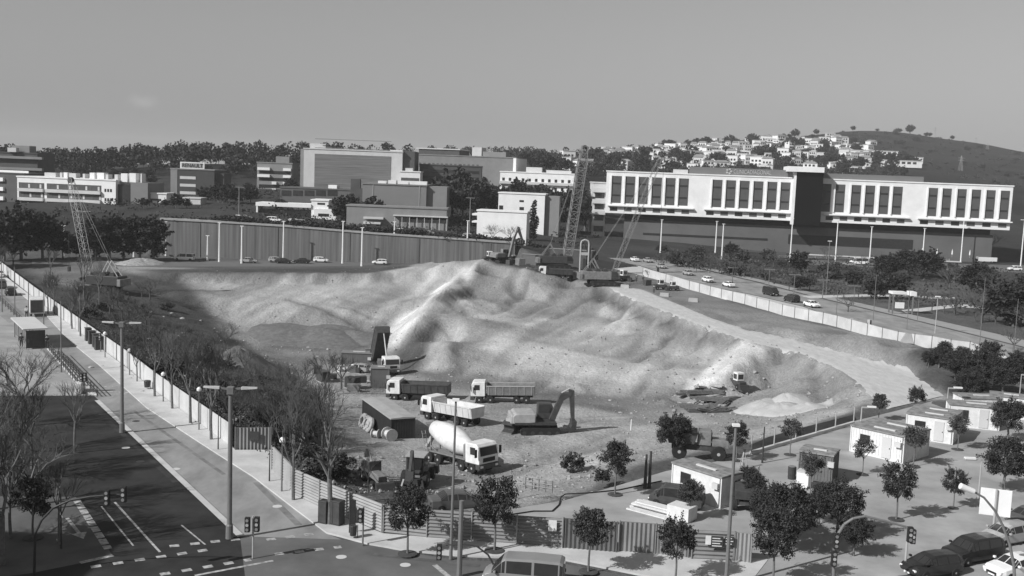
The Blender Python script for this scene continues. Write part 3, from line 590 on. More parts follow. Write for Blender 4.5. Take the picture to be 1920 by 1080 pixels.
def plant_proto(kind):
    rnd = random.Random(hash(kind) % 1000 if False else sum(map(ord, kind)))
    t = thing('street_tree', 'x', 'tree'); k, v = kind.split(':'); v = int(v)
    def addcrown(me): o = bpy.data.objects.new(me.name, me); C.objects.link(o); o.parent = t
    if k == 'orange':                        # small round evergreen street tree, 4 m
        mb = MB(); mb.path([(0, 0, 0), (.03, 0, 1.0), (0, .04, 1.9)], [0.09, .075, .07], 8)
        for i in range(6):
            a = i * 1.05 + v; mb.path([(0, .04, 1.7), (math.cos(a) * .5, math.sin(a) * .5, 2.5), (math.cos(a) * .95, math.sin(a) * .95, 3.1)], [.05, .035, .015], 5)
        mb.path([(0, .04, 1.9), (.1, 0, 3.4)], [.06, .02], 5); mb.obj('trunk', bark, t)
        addcrown(crown_round(v + 3, 1.45, 2.95, 6400, 24, 0.072, leaf_a if v != 2 else leaf_b, squash=[1.05, 1.3, .9, 1.1][v]))
    elif k == 'sparse':                      # young thin crown
        mb = MB(); mb.path([(0, 0, 0), (0, .03, 1.2), (.02, 0, 2.1)], [0.06, .05, .045], 7)
        for i in range(7):
            a = i * .9 + v; mb.path([(0, 0, 1.8), (math.cos(a) * .6, math.sin(a) * .6, 2.6), (math.cos(a) * .9, math.sin(a) * .9, 3.3)], [.03, .02, .01], 4)
        mb.obj('trunk', barkl, t); addcrown(crown_round(v + 30, 1.25, 2.9, 2800, 16, 0.07, leaf_b))
    elif k == 'big':                         # broad dark tree
        mb = MB(); mb.path([(0, 0, 0), (.1, 0, 1.5), (0, .1, 2.6)], [0.22, .18, .15], 9)
        for i in range(8):
            a = i * .8 + v; mb.path([(0, 0, 2.2), (math.cos(a) * 1.3, math.sin(a) * 1.3, 3.6), (math.cos(a) * 2.3, math.sin(a) * 2.3, 4.7)], [.1, .06, .02], 5)
        mb.obj('trunk', bark, t); addcrown(crown_round(v + 50, 3.0, 4.4, 12000, 30, 0.115, leaf_a))
    elif k == 'bare':                        # winter plane tree with upright branches, 9 m
        mb, tw = MB(), MB(); mb.path([(0, 0, 0), (.05, .02, 1.6), (0, .05, 3.2)], [0.13, .11, .095], 8)
        for i in range(4):
            a = i * 1.6 + rnd.random(); d = Vector((math.cos(a) * .42, math.sin(a) * .42, 1)).normalized()
            limbs(mb, Vector((0, .05, 2.4 + i * .3)), d, 1.7, .065, 4, rnd, .5, .3, tw, 3)
        limbs(mb, Vector((0, .05, 3.1)), Vector((0.03, 0, 1)), 1.9, .08, 4, rnd, .42, .3, tw, 3)
        mb.obj('trunk', barkl, t); tw.obj('crown', twig, t)
    elif k == 'fork':                        # pruned plane with a big fork
        mb, tw = MB(), MB(); mb.path([(0, 0, 0), (.02, 0, 1.8), (.12, .05, 3.3)], [0.2, .17, .16], 9)
        for d, L in (((-.75, .1, .7), 2.0), ((.25, 0, 1), 2.6), ((.05, .4, .8), 1.9)): limbs(mb, Vector((.12, .05, 3.2)), Vector(d).normalized(), L, .11, 4, rnd, .45, .22, tw, 3)
        mb.obj('trunk', barkl, t); tw.obj('crown', twig, t)
    elif k == 'hazy':                        # mid-distance bare tree, fine twigs
        mb, tw = MB(), MB(); mb.path([(0, 0, 0), (0, 0, 2)], [0.16, .13], 6)
        for i in range(5):
            a = i * 1.3; limbs(mb, Vector((0, 0, 1.8)), Vector((math.cos(a) * .7, math.sin(a) * .7, 1)).normalized(), 1.8, .08, 4, rnd, .6, .12, tw, 3, 4)
        mb.obj('trunk', twig, t); tw.obj('crown', twig, t)
    elif k == 'tangle':                      # big spreading winter tree, 11 m, dense fine twigs
        mb, tw = MB(), MB(); mb.path([(0, 0, 0), (.1, 0, 1.6), (0, .1, 3)], [.24, .2, .17], 8)
        for i in range(6):
            a = i * 1.05; limbs(mb, Vector((0, .1, 2.5 + .1 * i)), Vector((math.cos(a) * .9, math.sin(a) * .9, 1)).normalized(), 2.3, .1, 5, rnd, .6, .1, tw, 3, 4)
        mb.obj('trunk', bark, t); tw.obj('crown', twig, t)
    elif k == 'far':                         # distant broad tree, 10 m
        MB().tube((0, 0, -1), (0, 0, 5), .35, .25, 6).obj('trunk', bark, t); addcrown(crown_round(v + 70, 4.6, 6.2, 2200, 18, 0.55, leaf_far, squash=[1, .8, 1.15][v % 3]))
    elif k == 'umbrella':
        MB().tube((0, 0, -1), (0, 0, 9), .4, .25, 6).obj('trunk', bark, t); addcrown(crown_round(v + 90, 6.5, 10.5, 2800, 18, 0.6, leaf_d, squash=.42, flat=.6))
    elif k == 'cypress':
        mb = MB().tube((0, 0, -1), (0, 0, 4), .3, .2, 6); mb.obj('trunk', bark, t)
        cs = [((0.2 * math.sin(i), 0.2 * math.cos(i), 1.5 + i * 1.05), max(.12, 1.0 - abs(i - 3) * .105)) for i in range(12)]
        addcrown(leaf_mesh('crown', leaf_d, clumps(5 + v, cs, 1.15, 160, 1.2), .3, v))
    elif k == 'bush':
        MB().path([(0, 0, 0), (.05, 0, .5)], [.05, .03], 5).obj('stem', bark, t); addcrown(crown_round(v + 110, 1.3, 1.0, 1300, 12, 0.13, leaf_b if v % 2 else leaf_a, squash=.8, name='foliage'))
    elif k == 'pinelow':                     # dark layered roadside tree 9 m
        MB().path([(0, 0, -.5), (.1, 0, 5)], [.25, .15], 6).obj('trunk', bark, t); addcrown(crown_round(v + 130, 3.6, 4.8, 3000, 24, 0.3, leaf_d, squash=1.35))
    if k in ('orange', 'sparse'): MB().lathe([(.7, .05), (.7, .11), (.5, .13)], 14).obj('tree_pit', mat('pit_soil', .06, .95, .3, 3), t)
    return t
def plant(kind, p, label, group=None, h=1.0, rz=None, name=None, w=None):
    rz = random.random() * 6.28 if rz is None else rz; sc_ = (h * (w or 1), h * (w or 1), h)
    if kind not in VEG: VEG[kind] = plant_proto(kind); o = VEG[kind]; o.location = p; o.rotation_euler = (0, 0, rz); o['label'] = label
    else: o = dup(VEG[kind], p, rz, label)
    o.scale = sc_
    if 'group' in o: del o['group']
    if group: o['group'] = group
    k = kind.split(':')[0]
    o.name = name or {'orange': 'street_tree', 'sparse': 'young_tree', 'big': 'broad_tree', 'bare': 'bare_plane_tree', 'fork': 'bare_plane_tree', 'hazy': 'bare_tree', 'far': 'distant_tree', 'umbrella': 'umbrella_pine', 'tangle': 'bare_tree', 'cypress': 'cypress_tree', 'bush': 'bush', 'pinelow': 'pine_tree'}[k]
    if k == 'bush': o['category'] = 'bush'
    else: o['category'] = 'tree'
    return o
def gz(px, py): p = P(px, py, 0); return (p.x, p.y, 0.06)
# trees near the camera: (kind, base px, base py, crown-top py, label)
for kd, bx, by, ty, lb in [
    ('orange:0', 764, 1042, 905, 'small dark leafy street tree in front of the corner of the corrugated hoarding'),
    ('orange:1', 927, 1036, 895, 'leafy street tree on the pavement behind the parked van'),
    ('orange:2', 1103, 1076, 940, 'leafy street tree standing before the first ribbed gate'),
    ('orange:3', 1266, 1092, 965, 'leafy street tree standing before the second ribbed gate'),
    ('orange:0', 1153, 930, 826, 'round leafy tree alone on the pale ground beside the paired tall posts'),
    ('orange:2', 1292, 977, 893, 'leafy tree in front of the white site cabin with the stacked planks'),
    ('orange:1', 1448, 1100, 955, 'leafy street tree beside the end panel of the front hoarding'),
    ('big:0', 1475, 1040, 900, 'broad dark tree massing behind the end of the front hoarding'),
    ('orange:3', 1412, 960, 880, 'dark leafy tree at the right end wall of the first white cabin'),
    ('big:1', 1570, 1012, 895, 'broad spreading tree behind the curved signal arm'),
    ('orange:1', 1680, 977, 868, 'leafy tree in the plaza between the signal arm and the long white cabin'),
    ('sparse:0', 1519, 932, 845, 'thin leafy young tree in front of the grey site cabin'),
    ('sparse:1', 1617, 892, 820, 'thin young tree before the door of the long white cabin'),
    ('sparse:0', 1712, 877, 795, 'young tree at the right end of the long white cabin'),
    ('orange:0', 1380, 866, 790, 'dense round tree behind the tall lamp column at the plaza edge'),
    ('sparse:1', 1481, 855, 783, 'young tree on a pale trunk beside the sunken ramp'),
    ('orange:2', 1647, 790, 735, 'leafy tree at the top of the haul road beside the cabins'),
    ('orange:3', 1716, 778, 724, 'wide leafy tree just above the second white cabin'),
    ('sparse:0', 1795, 845, 775, 'young tree in front of the second white cabin'),
    ('big:0', 1882, 925, 815, 'broad dark tree at the right edge above the blank sign board'),
    ('orange:1', 1787, 955, 880, 'thin leafy tree beside the blank sign board'),
    ('big:1', 1888, 830, 745, 'broad tree between the far white cabins at the right edge'),
    ('big:0', 1815, 765, 690, 'dark tree on the mound above the far cabins'),
    ('big:0', 1535, 985, 905, 'broad dark tree left of the long ribbed cabin, in the middle of the plaza'), ('big:1', 1440, 1012, 905, 'broad dark tree behind the other beside the end of the front hoarding'), ('big:0', 1600, 1045, 960, 'low dark tree under the curved signal arm'), ('orange:3', 1400, 935, 870, 'small dark tree just right of the first cabin') ]:
    p = P(bx, by, 0); h = (by - ty) / pxm(p); hh = {'orange': 4.4, 'sparse': 4.1, 'big': 7.4}[kd.split(':')[0]]
    plant(kd, (p.x, p.y, 0.05), lb, h=h / hh * 1.0, w=.88 if kd[0] == 'o' else .95)
# bare planes along the left pavement
bl = [(95, 525, 455), (157, 560, 462), (186, 572, 480), (-5, 530, 440), (290, 745, 590), (323, 768, 610), (357, 795, 600), (396, 826, 625), (135, 618, 520), (151, 632, 515), (90, 590, 500), (102, 591, 505), (257, 717, 630)]
for i, (bx, by, ty) in enumerate(sorted(bl)):
    p = P(bx, by, 0); h = (by - ty) / pxm(p)
    plant('bare:%d' % (i % 3), (p.x, p.y, 0.1), 'bare plane tree by the long hoarding, %s from the left' % ORD[i + 1], 'bare trees along the left pavement', h=h / 8.6)
for kd, bx, by, ty, lb in [('bare:0', 550, 940, 700, 'tall bare plane tree with pale upper twigs at the ribbed corner hoarding'), ('fork:0', 618, 985, 735, 'large forked bare plane tree beside the recycling cabinets'),
    ('bare:1', 25, 905, 690, 'bare tree with dense twigs at the far side of the dark avenue'), ('bare:2', 140, 850, 690, 'slender bare tree on the avenue left of the farther street lamp'), ('fork:2', 5, 1060, 800, 'forked bare tree at the bottom left corner'), ('bare:0', -60, 860, 610, 'tall bare tree cut by the left edge'), ('bare:1', 20, 1010, 780, 'bare tree over the dark avenue at the bottom left'), ('bare:2', 110, 1025, 830, 'slim bare tree next to the round clipped tree'), ('fork:1', -40, 960, 700, 'big bare tree at the left edge over the avenue'), ('bare:0', 60, 880, 690, 'bare tree on the avenue island near the guard rail'), ('bare:1', 190, 900, 700, 'bare tree reaching over the middle of the dark avenue') if False else ('bare:1', -20, 800, 640, 'bare tree at the left edge beside the bus lane'),
    ('tangle:0', -40, 905, 690, 'wide bare tree with dense dark twigs at the left edge over the avenue'), ('tangle:1', 60, 960, 780, 'wide bare tree with dense dark twigs behind the round clipped tree'), ('tangle:0', 40, 800, 640, 'wide bare tree hanging over the bus lane and the head of the avenue'), ('tangle:1', -90, 1040, 760, 'wide bare tree cut by the left edge near the bottom corner'),
    ('bare:2', 690, 925, 830, 'bare sapling inside the hoarding near the backhoe')]:
    p = P(bx, by, 0) if by > 850 or bx < 200 else G(bx, by); h = (by - ty) / pxm(p)
    plant(kd, (p.x, p.y, p.z + .05), lb, h=h / 8.8)
p = P(1262, 858, 0); plant('big:1', (p.x, p.y, 0), 'dark bushy tree over the rear of the site dumper', h=.55)
p = P(62, 1010, 0); plant('orange:0', (p.x, p.y, 0), 'round dense clipped tree casting an oval shadow on the side lane', h=3.0 / 4.4 * 1.35)
# scrub on the dark slope inside the left hoarding
rnd = random.Random(5)
for i in range(60):
    t = rnd.random(); px = 170 + t * 480 + rnd.uniform(-60, 60); py = 540 + t * 340 + rnd.uniform(-40, 60)
    if py > 900 or px > 640: continue
    g_ = G(px, py)
    if g_.y < 60: continue
    plant('bush:%d' % (i % 3), g_, 'low bush on the dark weedy slope below the left hoarding', 'bushes on the weedy slope', h=rnd.uniform(.35, .9), w=1.4)
rnd = random.Random(77)
for i in range(80):
    t = rnd.random(); px = 190 + t * 400 + rnd.uniform(-70, 50); py = 575 + t * 270 + rnd.uniform(-50, 30)
    if px < 150 or py > 890: continue
    g_ = G(px, py)
    if inpoly(SITE, np.array([g_.x]), np.array([g_.y]))[0]: plant('hazy:%d' % (i % 3), g_, 'leafless sapling in the dark thicket below the long hoarding', 'saplings in the thicket below the long hoarding', h=rnd.uniform(.4, .85), w=rnd.uniform(.9, 1.3))
for px, py, h in ((500, 840, 1.6), (535, 780, 2), (560, 760, 2.2), (610, 740, 2.4), (585, 790, 1.7), (640, 730, 2)):
    plant('hazy:%d' % (px % 2), G(px, py), 'leafless thicket tree between the weedy slope and the dark container', 'leafless thicket by the dark container', h=h * .42)
# dark trees left of the wall, in front of the apartments
for i, (px, py, ty, kd) in enumerate([(8, 490, 385, 'pinelow:0'), (40, 488, 380, 'pinelow:1'), (80, 486, 392, 'pinelow:0'), (180, 488, 405, 'pinelow:1'), (205, 488, 398, 'pinelow:0'), (232, 488, 402, 'pinelow:1'), (262, 489, 398, 'pinelow:0'), (288, 489, 405, 'pinelow:1'), (-20, 500, 400, 'pinelow:1'), (118, 484, 430, 'pinelow:0'), (150, 484, 440, 'pinelow:1'), (25, 500, 425, 'hazy:0'), (-5, 520, 430, 'hazy:1')]):
    p = P(px, py, 0); h = (py - ty) / pxm(p) / 9.8
    plant(kd, (p.x, p.y, 0), 'dark pine in the clump left of the retaining wall, %s from the left' % ORD[i + 1] if kd[0] == 'p' else 'leafless tree at the far left end of the hoarding', 'dark clump left of the retaining wall' if kd[0] == 'p' else 'leafless trees at the far left', h=h, w=1.15)
# scattered trees right of the site, between the parked cars and the clinic
rnd = random.Random(11); n = 0
spots = [(1240, 480, 22), (1360, 505, 32), (1395, 520, 40), (1370, 480, 26), (1290, 490, 24), (1450, 500, 34), (1500, 510, 42), (1560, 505, 40), (1620, 510, 40), (1660, 520, 46), (1700, 515, 50), (1735, 520, 55), (1600, 540, 35), (1550, 530, 32), (1780, 545, 60), (1830, 550, 62), (1870, 560, 70), (1905, 560, 60), (1930, 580, 70), (1790, 590, 70), (1840, 605, 80), (1890, 610, 85), (1930, 630, 80), (1215, 520, 20), (1500, 545, 30), (1450, 530, 22), (1680, 560, 46), (1640, 560, 40), (1590, 585, 40), (1520, 470, 22), (1700, 500, 35), (1760, 500, 30), (1850, 480, 55), (1750, 480, 60), (1545, 480, 25), (1900, 660, 60)]
for i, (px, py, hp) in enumerate(spots):
    p = P(px, py, 0); m_ = pxm(p); dark_ = i % 3 == 0 or 1650 < px < 1740
    kd = ('pinelow:%d' % (i % 2)) if dark_ else 'hazy:%d' % (i % 3)
    hh = hp / m_ / (9.8 if dark_ else 8.0)
    plant(kd, (p.x, p.y, 0), ('dark evergreen' if dark_ else 'leafless tree') + ' in the park strip before the white hospital, %s from the left' % ORD[sorted(s[0] for s in spots).index(px) + 1], 'trees in the park before the hospital', h=hh, w=1.5)
for i in range(46):
    px = rnd.uniform(1240, 1930); lo = 478 + (px - 1240) * .04; hi = 495 + (px - 1240) * 0.17; py = rnd.uniform(lo, hi); p = P(px, py, 0)
    plant('bush:%d' % (i % 3), (p.x, p.y, 0), 'low clipped shrub in the park strip before the white hospital', 'shrubs in the park strip', h=rnd.uniform(1.0, 2.2))
for px, py, h in ((1790, 720, 3), (1835, 735, 3.6), (1880, 745, 3.4), (1760, 690, 2), (1800, 700, 2.4), (1850, 700, 3), (1910, 720, 3), (1740, 690, 1.6), (1770, 675, 1.8)):
    plant('big:%d' % (px % 2), G(px, py), 'overgrown dark bush on the mound above the far cabins', 'bushes on the dark mound', h=h * .2)
# verge shrubs on the retaining wall
for i in range(46):
    t = i / 45; px = 300 + t * 664; k = min(int(t * 4.99), 4); x0, y0, Y0 = WALLTOP[k]; x1, y1, Y1 = WALLTOP[k + 1]; f = (px - x0) / (x1 - x0)
    p = W(px, y0 + (y1 - y0) * f, Y0 + (Y1 - Y0) * f + 2.5); plant('bush:%d' % (i % 3), (p.x, p.y, H(p.x, p.y)), 'clipped shrub in the verge on top of the retaining wall', 'shrubs on top of the retaining wall', h=.9 + .5 * rnd.random(), w=1.5)
# ---- distant trees
def far_tree(kd, px, ty, Y, h, lb, grp):
    p = W(px, ty, Y); z = H(p.x, p.y); full = {'far': 10.5, 'umbrella': 13, 'cypress': 14}[kd.split(':')[0]]
    hh = max(h * .5, p.z - z) if True else h
    return plant(kd, (p.x, p.y, z), lb, grp, h=min(hh, h * 1.8) / full)
rnd = random.Random(21)
sky_line = [(85, 303), (95, 300), (112, 296), (128, 300), (150, 306), (170, 303), (185, 296), (200, 293), (215, 296), (232, 299), (250, 300), (268, 296), (283, 290), (300, 285), (320, 281), (338, 286), (352, 284), (365, 288), (380, 297), (395, 293), (410, 290), (425, 291), (440, 290), (450, 293), (472, 300), (488, 297), (497, 292), (520, 303), (560, 300)]
for i, (px, ty) in enumerate(sky_line):
    kd = 'umbrella:%d' % (i % 2) if 270 < px < 460 else 'far:%d' % (i % 3)
    far_tree(kd, px, ty, 620 + rnd.uniform(-25, 25), 13, 'broad-topped tree on the wooded skyline behind the white apartments, %s from the left' % ORD[i + 1], 'trees on the left skyline')
for i, (px, ty) in enumerate([(243, 293), (463, 291), (556, 300), (1052, 283)]):
    far_tree('cypress:0', px, ty, 600, 14, 'slim cypress rising above the wooded skyline, %s from the left' % ORD[i + 1], 'cypresses on the skyline')
for i in range(70):                      # wooded slope under that skyline
    px = rnd.uniform(60, 660); ty = rnd.uniform(308, 352); Y = 600 - (ty - 300) * 3.2
    far_tree('far:%d' % (i % 3), px, ty, Y, 10, 'dark tree on the wooded slope behind the left buildings', 'trees on the left wooded slope')
for i, (px, ty) in enumerate([(985, 290), (1000, 287), (1020, 290), (1040, 286), (1062, 284), (1085, 285), (1105, 280), (1125, 275), (1145, 278), (1165, 276), (1185, 270), (1205, 276), (1230, 268), (1250, 262), (1265, 265), (1290, 262), (1306, 258), (1325, 268), (1345, 262), (1365, 262), (1385, 262), (1402, 258), (1442, 252), (1470, 255), (1492, 242), (1480, 253)]):
    far_tree('far:%d' % (i % 3), px, ty, 980 + (px - 985) * .55, 12 if px != 1492 else 17, 'tree on the crest of the built-up hill, %s from the left' % ORD[i + 1], 'trees on the crest of the built-up hill')
for i in range(90):
    px = rnd.uniform(980, 1720); lo = 292 - max(0, px - 1000) * 0.06 if px < 1500 else 262 + (px - 1500) * .2; py = rnd.uniform(max(lo, 262), 330)
    g_ = G(px, py, near=560); plant('far:%d' % (i % 3), g_, 'dark tree among the pale villas on the hillside', 'trees among the hillside villas', h=rnd.uniform(.7, 1.3), w=1.2)
for i in range(34):
    px = rnd.uniform(1500, 1990); lo = np.interp(px, [1500, 1600, 1700, 1760, 1860, 1920, 2000], [256, 240, 240, 254, 270, 286, 298]); py = lo + rnd.random() ** 1.5 * 60
    g_ = G(px, py, near=700); plant('bush:%d' % (i % 3), g_, 'dark scrub clump on the bare hill above the hospital', 'scrub on the bare hill', h=rnd.uniform(1.5, 3.5) * (1.4 if px in () else 1), w=1.3)
for px, ty, h in ((1708, 234, 13), (1706, 236, 11), (1786, 254, 6), (1531, 242, 6), (1600, 236, 6)): far_tree('far:0', px, ty, 1500, h, 'lone tree standing on the ridge of the bare hill, above scrub', 'lone trees on the bare ridge')
for i in range(60):
    px = rnd.uniform(640, 1140); py = rnd.uniform(330, 400); Y = 470 + rnd.uniform(0, 60)
    if 940 < px < 1020 and py > 355: Y = 440
    g_ = W(px, py, Y); g_.z = H(g_.x, g_.y); plant('far:%d' % (i % 3), g_, 'dark tree behind the low white blocks in the middle distance', 'trees behind the middle buildings', h=rnd.uniform(.7, 1.2))
for i, (px, py, ty, Y) in enumerate([(700, 425, 370, 335), (655, 420, 362, 345), (640, 415, 372, 340), (870, 400, 330, 375), (890, 405, 335, 370), (850, 400, 322, 380), (910, 400, 345, 380), (930, 400, 345, 400), (330, 400, 365, 350), (350, 400, 372, 352), (310, 400, 375, 350), (600, 405, 380, 350), (545, 405, 385, 352), (525, 405, 372, 350), (450, 400, 355, 380), (430, 398, 345, 380), (410, 398, 342, 385), (470, 400, 350, 385), (380, 398, 350, 400), (270, 400, 370, 350), (1070, 430, 365, 400), (1085, 430, 355, 410), (1100, 430, 360, 420), (1050, 430, 372, 400), (1010, 420, 350, 430), (1030, 420, 350, 430), (960, 450, 410, 300), (925, 445, 408, 300)]):
    p = W(px, ty, Y); z = H(p.x, p.y); kd = 'hazy:0' if i in (26, 27, 11, 12) else 'far:%d' % (i % 3)
    plant(kd, (p.x, p.y, z), 'dark tree beside the low buildings beyond the retaining wall, number counted by position: %s from the left' % ORD[1 + i] if False else 'tree beside the low buildings beyond the retaining wall', 'trees beyond the retaining wall', h=max(3, p.z - z) / (10.5 if kd[0] == 'f' else 8))
p = W(1002, 372, 345); plant('cypress:0', (p.x, p.y, H(p.x, p.y)), 'dark cypress against the white block beyond the retaining wall', h=(p.z - H(p.x, p.y)) / 14, w=1.5)

# ------------------------------------------------------------------ buildings
class Fac:
    def __init__(s, name, label, x0, y0, Y0, x1, Y1, depth, m, base=None, cat='building', group=None, roofm=None, roof=True, top1=None):
        a, b = W(x0, y0, Y0), W(x1, y0 if top1 is None else top1, Y1)
        s.z1 = a.z if top1 is None else (a.z + b.z) / 2
        s.A, s.B = Vector((a.x, a.y, 0)), Vector((b.x, b.y, 0)); s.L = (s.B - s.A).length
        s.z0 = (min(H(a.x, a.y), H(b.x, b.y)) - 1.5) if base is None else base; s.D = depth
        s.rz = math.atan2(s.B.y - s.A.y, s.B.x - s.A.x); s.e = thing(name, label, cat, (s.A.x, s.A.y, s.z0), s.rz, group); s.h = s.z1 - s.z0
        s.u = (s.B - s.A).normalized(); s.n = Vector((s.u.y, -s.u.x, 0))   # towards the camera
        MB().box(0, s.L, 0, depth, 0, s.h).obj('wall', m, s.e)
        if roof:
            MB().box(-.25, s.L + .25, -.25, depth + .25, s.h, s.h + .45).obj('roof', roofm or m, s.e)
    def uv(s, px, py, off=0):
        r = ray(px, py); o = s.A + s.n * off; t = (o - CAM).dot(s.n) / r.dot(s.n); p = CAM + r * t; return (p - s.A).dot(s.u), p.z - s.z0
    def rect(s, name, m, px0, py0, px1, py1, out=0.12, parent=None, inn=0.05, same=True):
        u0, v1 = s.uv(px0, py0); u1, v0 = s.uv(px1, py1)
        return MB().box(u0, u1, -out, inn, min(v0, v1), max(v0, v1)).obj(name, m, parent or s.e)
    def box(s, name, m, u0, u1, v0, v1, out=0.12, inn=0.05, parent=None): return MB().box(u0, u1, -out, inn, v0, v1).obj(name, m, parent or s.e)
    def grid(s, name, m, u0, u1, v0, v1, nu, nv, fu=.6, fv=.5, out=0.08, sill=None):
        du, dv = (u1 - u0) / nu, (v1 - v0) / nv
        for j in range(nv):
            for i in range(nu):
                a, b = u0 + du * (i + .5 - fu / 2), v0 + dv * (j + .5 - fv / 2)
                o = MB().box(a, a + du * fu, -out, .05, b, b + dv * fv).obj(name, m, s.e)
    def bands(s, name, m, u0, u1, v0, v1, n, f=.4, out=.1):
        dv = (v1 - v0) / n
        for j in range(n): MB().box(u0, u1, -out, .05, v0 + dv * (j + .5 - f / 2), v0 + dv * (j + .5 + f / 2)).obj(name, m, s.e)
def text(word, h, m, name='sign_lettering', parent=None, loc=(0, 0, 0), rot=(R(90), 0, 0), depth=.06, width=None):
    cu = bpy.data.curves.new('txt', 'FONT'); cu.body = word; cu.size = h; cu.extrude = depth; o = bpy.data.objects.new('tmp', cu); C.objects.link(o)
    bpy.context.view_layer.update(); me = bpy.data.meshes.new_from_object(o.evaluated_get(bpy.context.evaluated_depsgraph_get())); bpy.data.objects.remove(o)
    o = bpy.data.objects.new(name, me); C.objects.link(o); me.materials.clear(); me.materials.append(m)
    xs_ = [v.co.x for v in me.vertices]; wd = max(xs_) - min(xs_)
    o.location = loc; o.rotation_euler = rot; o.parent = parent
    if width: o.scale = (width / wd, 1, 1)
    return o
lamella = mat('bronze_lamella', 0.085, 0.6, .1, .5, wave=('Z', 6, .4))
greymet = mat('grey_cladding', 0.15, .6, .06, .2, wave=('X', 1.5, .3))
# hospital
f = Fac('hospital_building', 'long white hospital raised over a dark base with tall dark window panels', 1138, 320, 395, 1900, 372, 26, whitew, base=None, top1=352)
bodywall = [c for c in f.e.children if c.name.startswith('wall')][0]; lo0 = f.uv(1138, 398)[1]; lo1 = f.uv(1897, 433)[1]; lo = (lo0 + lo1) / 2
bodywall.data = MB().box(0, f.L, 0, 26, lo, f.h).mesh('wall', whitew)
f.box('base_wall', mat('hospital_grey_base', .11, .8, .15, .1, wave=('X', 2, .25)), f.uv(1169, 420)[0], f.uv(1868, 425)[0], 0, lo - 2.2, -3, 20)
f.box('base_recess', darkg, f.uv(1169, 405)[0], f.uv(1868, 425)[0], lo - 2.3, lo, -7, 20)
f.rect('entrance_glass', glass, 1480, 440, 1714, 469, -2.9, inn=3.3)
f.box('planter', darkg, 2, f.uv(1470, 470)[0], 0, 2.6, 9, -8.5); f.box('ground_slab', pale, f.uv(1480, 470)[0], f.uv(1800, 475)[0], 0, 1.8, 3, -1.0); f.rect('lower_window', glass, 1205, 437, 1440, 452, -2.9, inn=3.2)
px_ = [1147, 1172.5, 1197.5, 1222.5, 1248, 1273, 1336, 1361.5, 1387, 1413, 1439, 1464] + [1541, 1567, 1597, 1623, 1650, 1675, 1742, 1768, 1796, 1823, 1850.5, 1877.5]
v1m, v0m = f.uv(1147, 329.5)[1], f.uv(1147, 380)[1]
for i, x in enumerate(px_):
    u0 = f.uv(x, 350)[0]; u1 = f.uv(x + (18 if x < 1700 else 17.2), 350)[0]
    w_ = f.box('window', lamella, u0, u1, v0m, v1m, -.03, .06) if False else f.box('window', lamella, u0, u1, v0m, v1m, .06, .05)
    for q in (.28, .72):
        MB().box(u0 + .3, u1 - .4, -.16, -.05, v0m + (v1m - v0m) * q - .25, v0m + (v1m - v0m) * q + .35).obj('pane', glass, w_)
    MB().box(u0 - .5, u0 - .05, -.5, 0, v0m, v1m + .2).obj('fin', whitew, f.e)
for a, b in ((1139, 1300), (1320, 1482), (1545, 1705), (1722, 1898)):
    ua, ub = f.uv(a, 385)[0], f.uv(b, 400)[0]; led = f.box('ledge', whitew, ua, ub, v0m - 1.2, v0m - .8, 1.3)
    nst = 6
    for q in range(nst):
        du = (ub - ua) / nst; f.box('strip_window', glassg if q % 2 else glass, ua + du * (q + .18), ua + du * (q + .7), v0m - 3.0, v0m - 1.6, .07)
ut, ut1 = f.uv(1485, 360)[0], f.uv(1539, 360)[0]; tz = f.uv(1485, 322)[1]
f.box('stair_tower', mat('tower_dark', .006, .5, .2, .5, spec=.08), ut + .8, ut1, lo - 1, tz, 4.5, .2); f.box('tower_fin', whitew, ut, ut + .8, lo - 1.2, tz, 4.7, .2); f.box('tower_cap', whitew, ut - 2.5, ut1, tz, tz + 1.9, 6, 12)
pu0, pu1 = f.uv(1292, 330)[0], f.uv(1478, 330)[0]; ph = f.uv(1400, 316)[1]
f.box('penthouse', greymet, pu0, pu1, f.h + .46, ph, -2, 14)
f.box('penthouse', greymet, f.uv(1545, 330)[0], f.uv(1735, 330)[0], f.h + .46, f.uv(1640, 328)[1], -2, 14)
f.box('plant_unit', pale, f.uv(1262, 320)[0], f.uv(1290, 320)[0], f.h + .46, f.h + 1.8, -2, 8)
su0, su1 = f.uv(1376, 322)[0], f.uv(1447, 322)[0]
text('CLINICADIAGONAL', 2.2, lightmetal, 'sign_lettering', f.e, (su0, 1.95, f.h + 1.05), width=su1 - su0)
lg = MB(); 
for a in range(5): t = a * 1.25; lg.lathe([(.42, -.1), (.42, .1)], 8, Matrix.Translation((su0 - 1.7 + .8 * math.cos(t), 1.9, f.h + 1.8 + .8 * math.sin(t))) @ Matrix.Rotation(R(90), 4, 'X'))
lg.obj('sign_emblem', lightmetal, f.e)
for k, x in enumerate((1637, 1657, 1677, 1700)):
    b0 = P(x, 470, 0); t = thing('folded_parasol', 'folded white parasol on the hospital terrace, %s from the left' % ORD[k + 1], 'parasol', (b0.x, 372, 1.8), 0, 'parasols on the hospital terrace')
    MB().tube((0, 0, 0), (0, 0, 2.9), .05, .04, 6).obj('pole', lightmetal, t); MB().lathe([(.1, .8), (.28, 1.0), (.2, 2), (.05, 2.8)], 10).obj('canopy', whitew, t)
# small block left of it
f = Fac('balcony_block', 'narrow block with stacked pale balconies at the left end of the hospital', 1113, 343, 405, 1137, 405, 18, pale)
for k in range(5):
    z = f.h - 1.6 - k * 4.3; f.box('balcony', pale, -.2, f.L, z - 1.9, z - .3, 1.4); f.box('window', glass, .8, f.L - .5, z - 4.2, z - 2.1, .08)
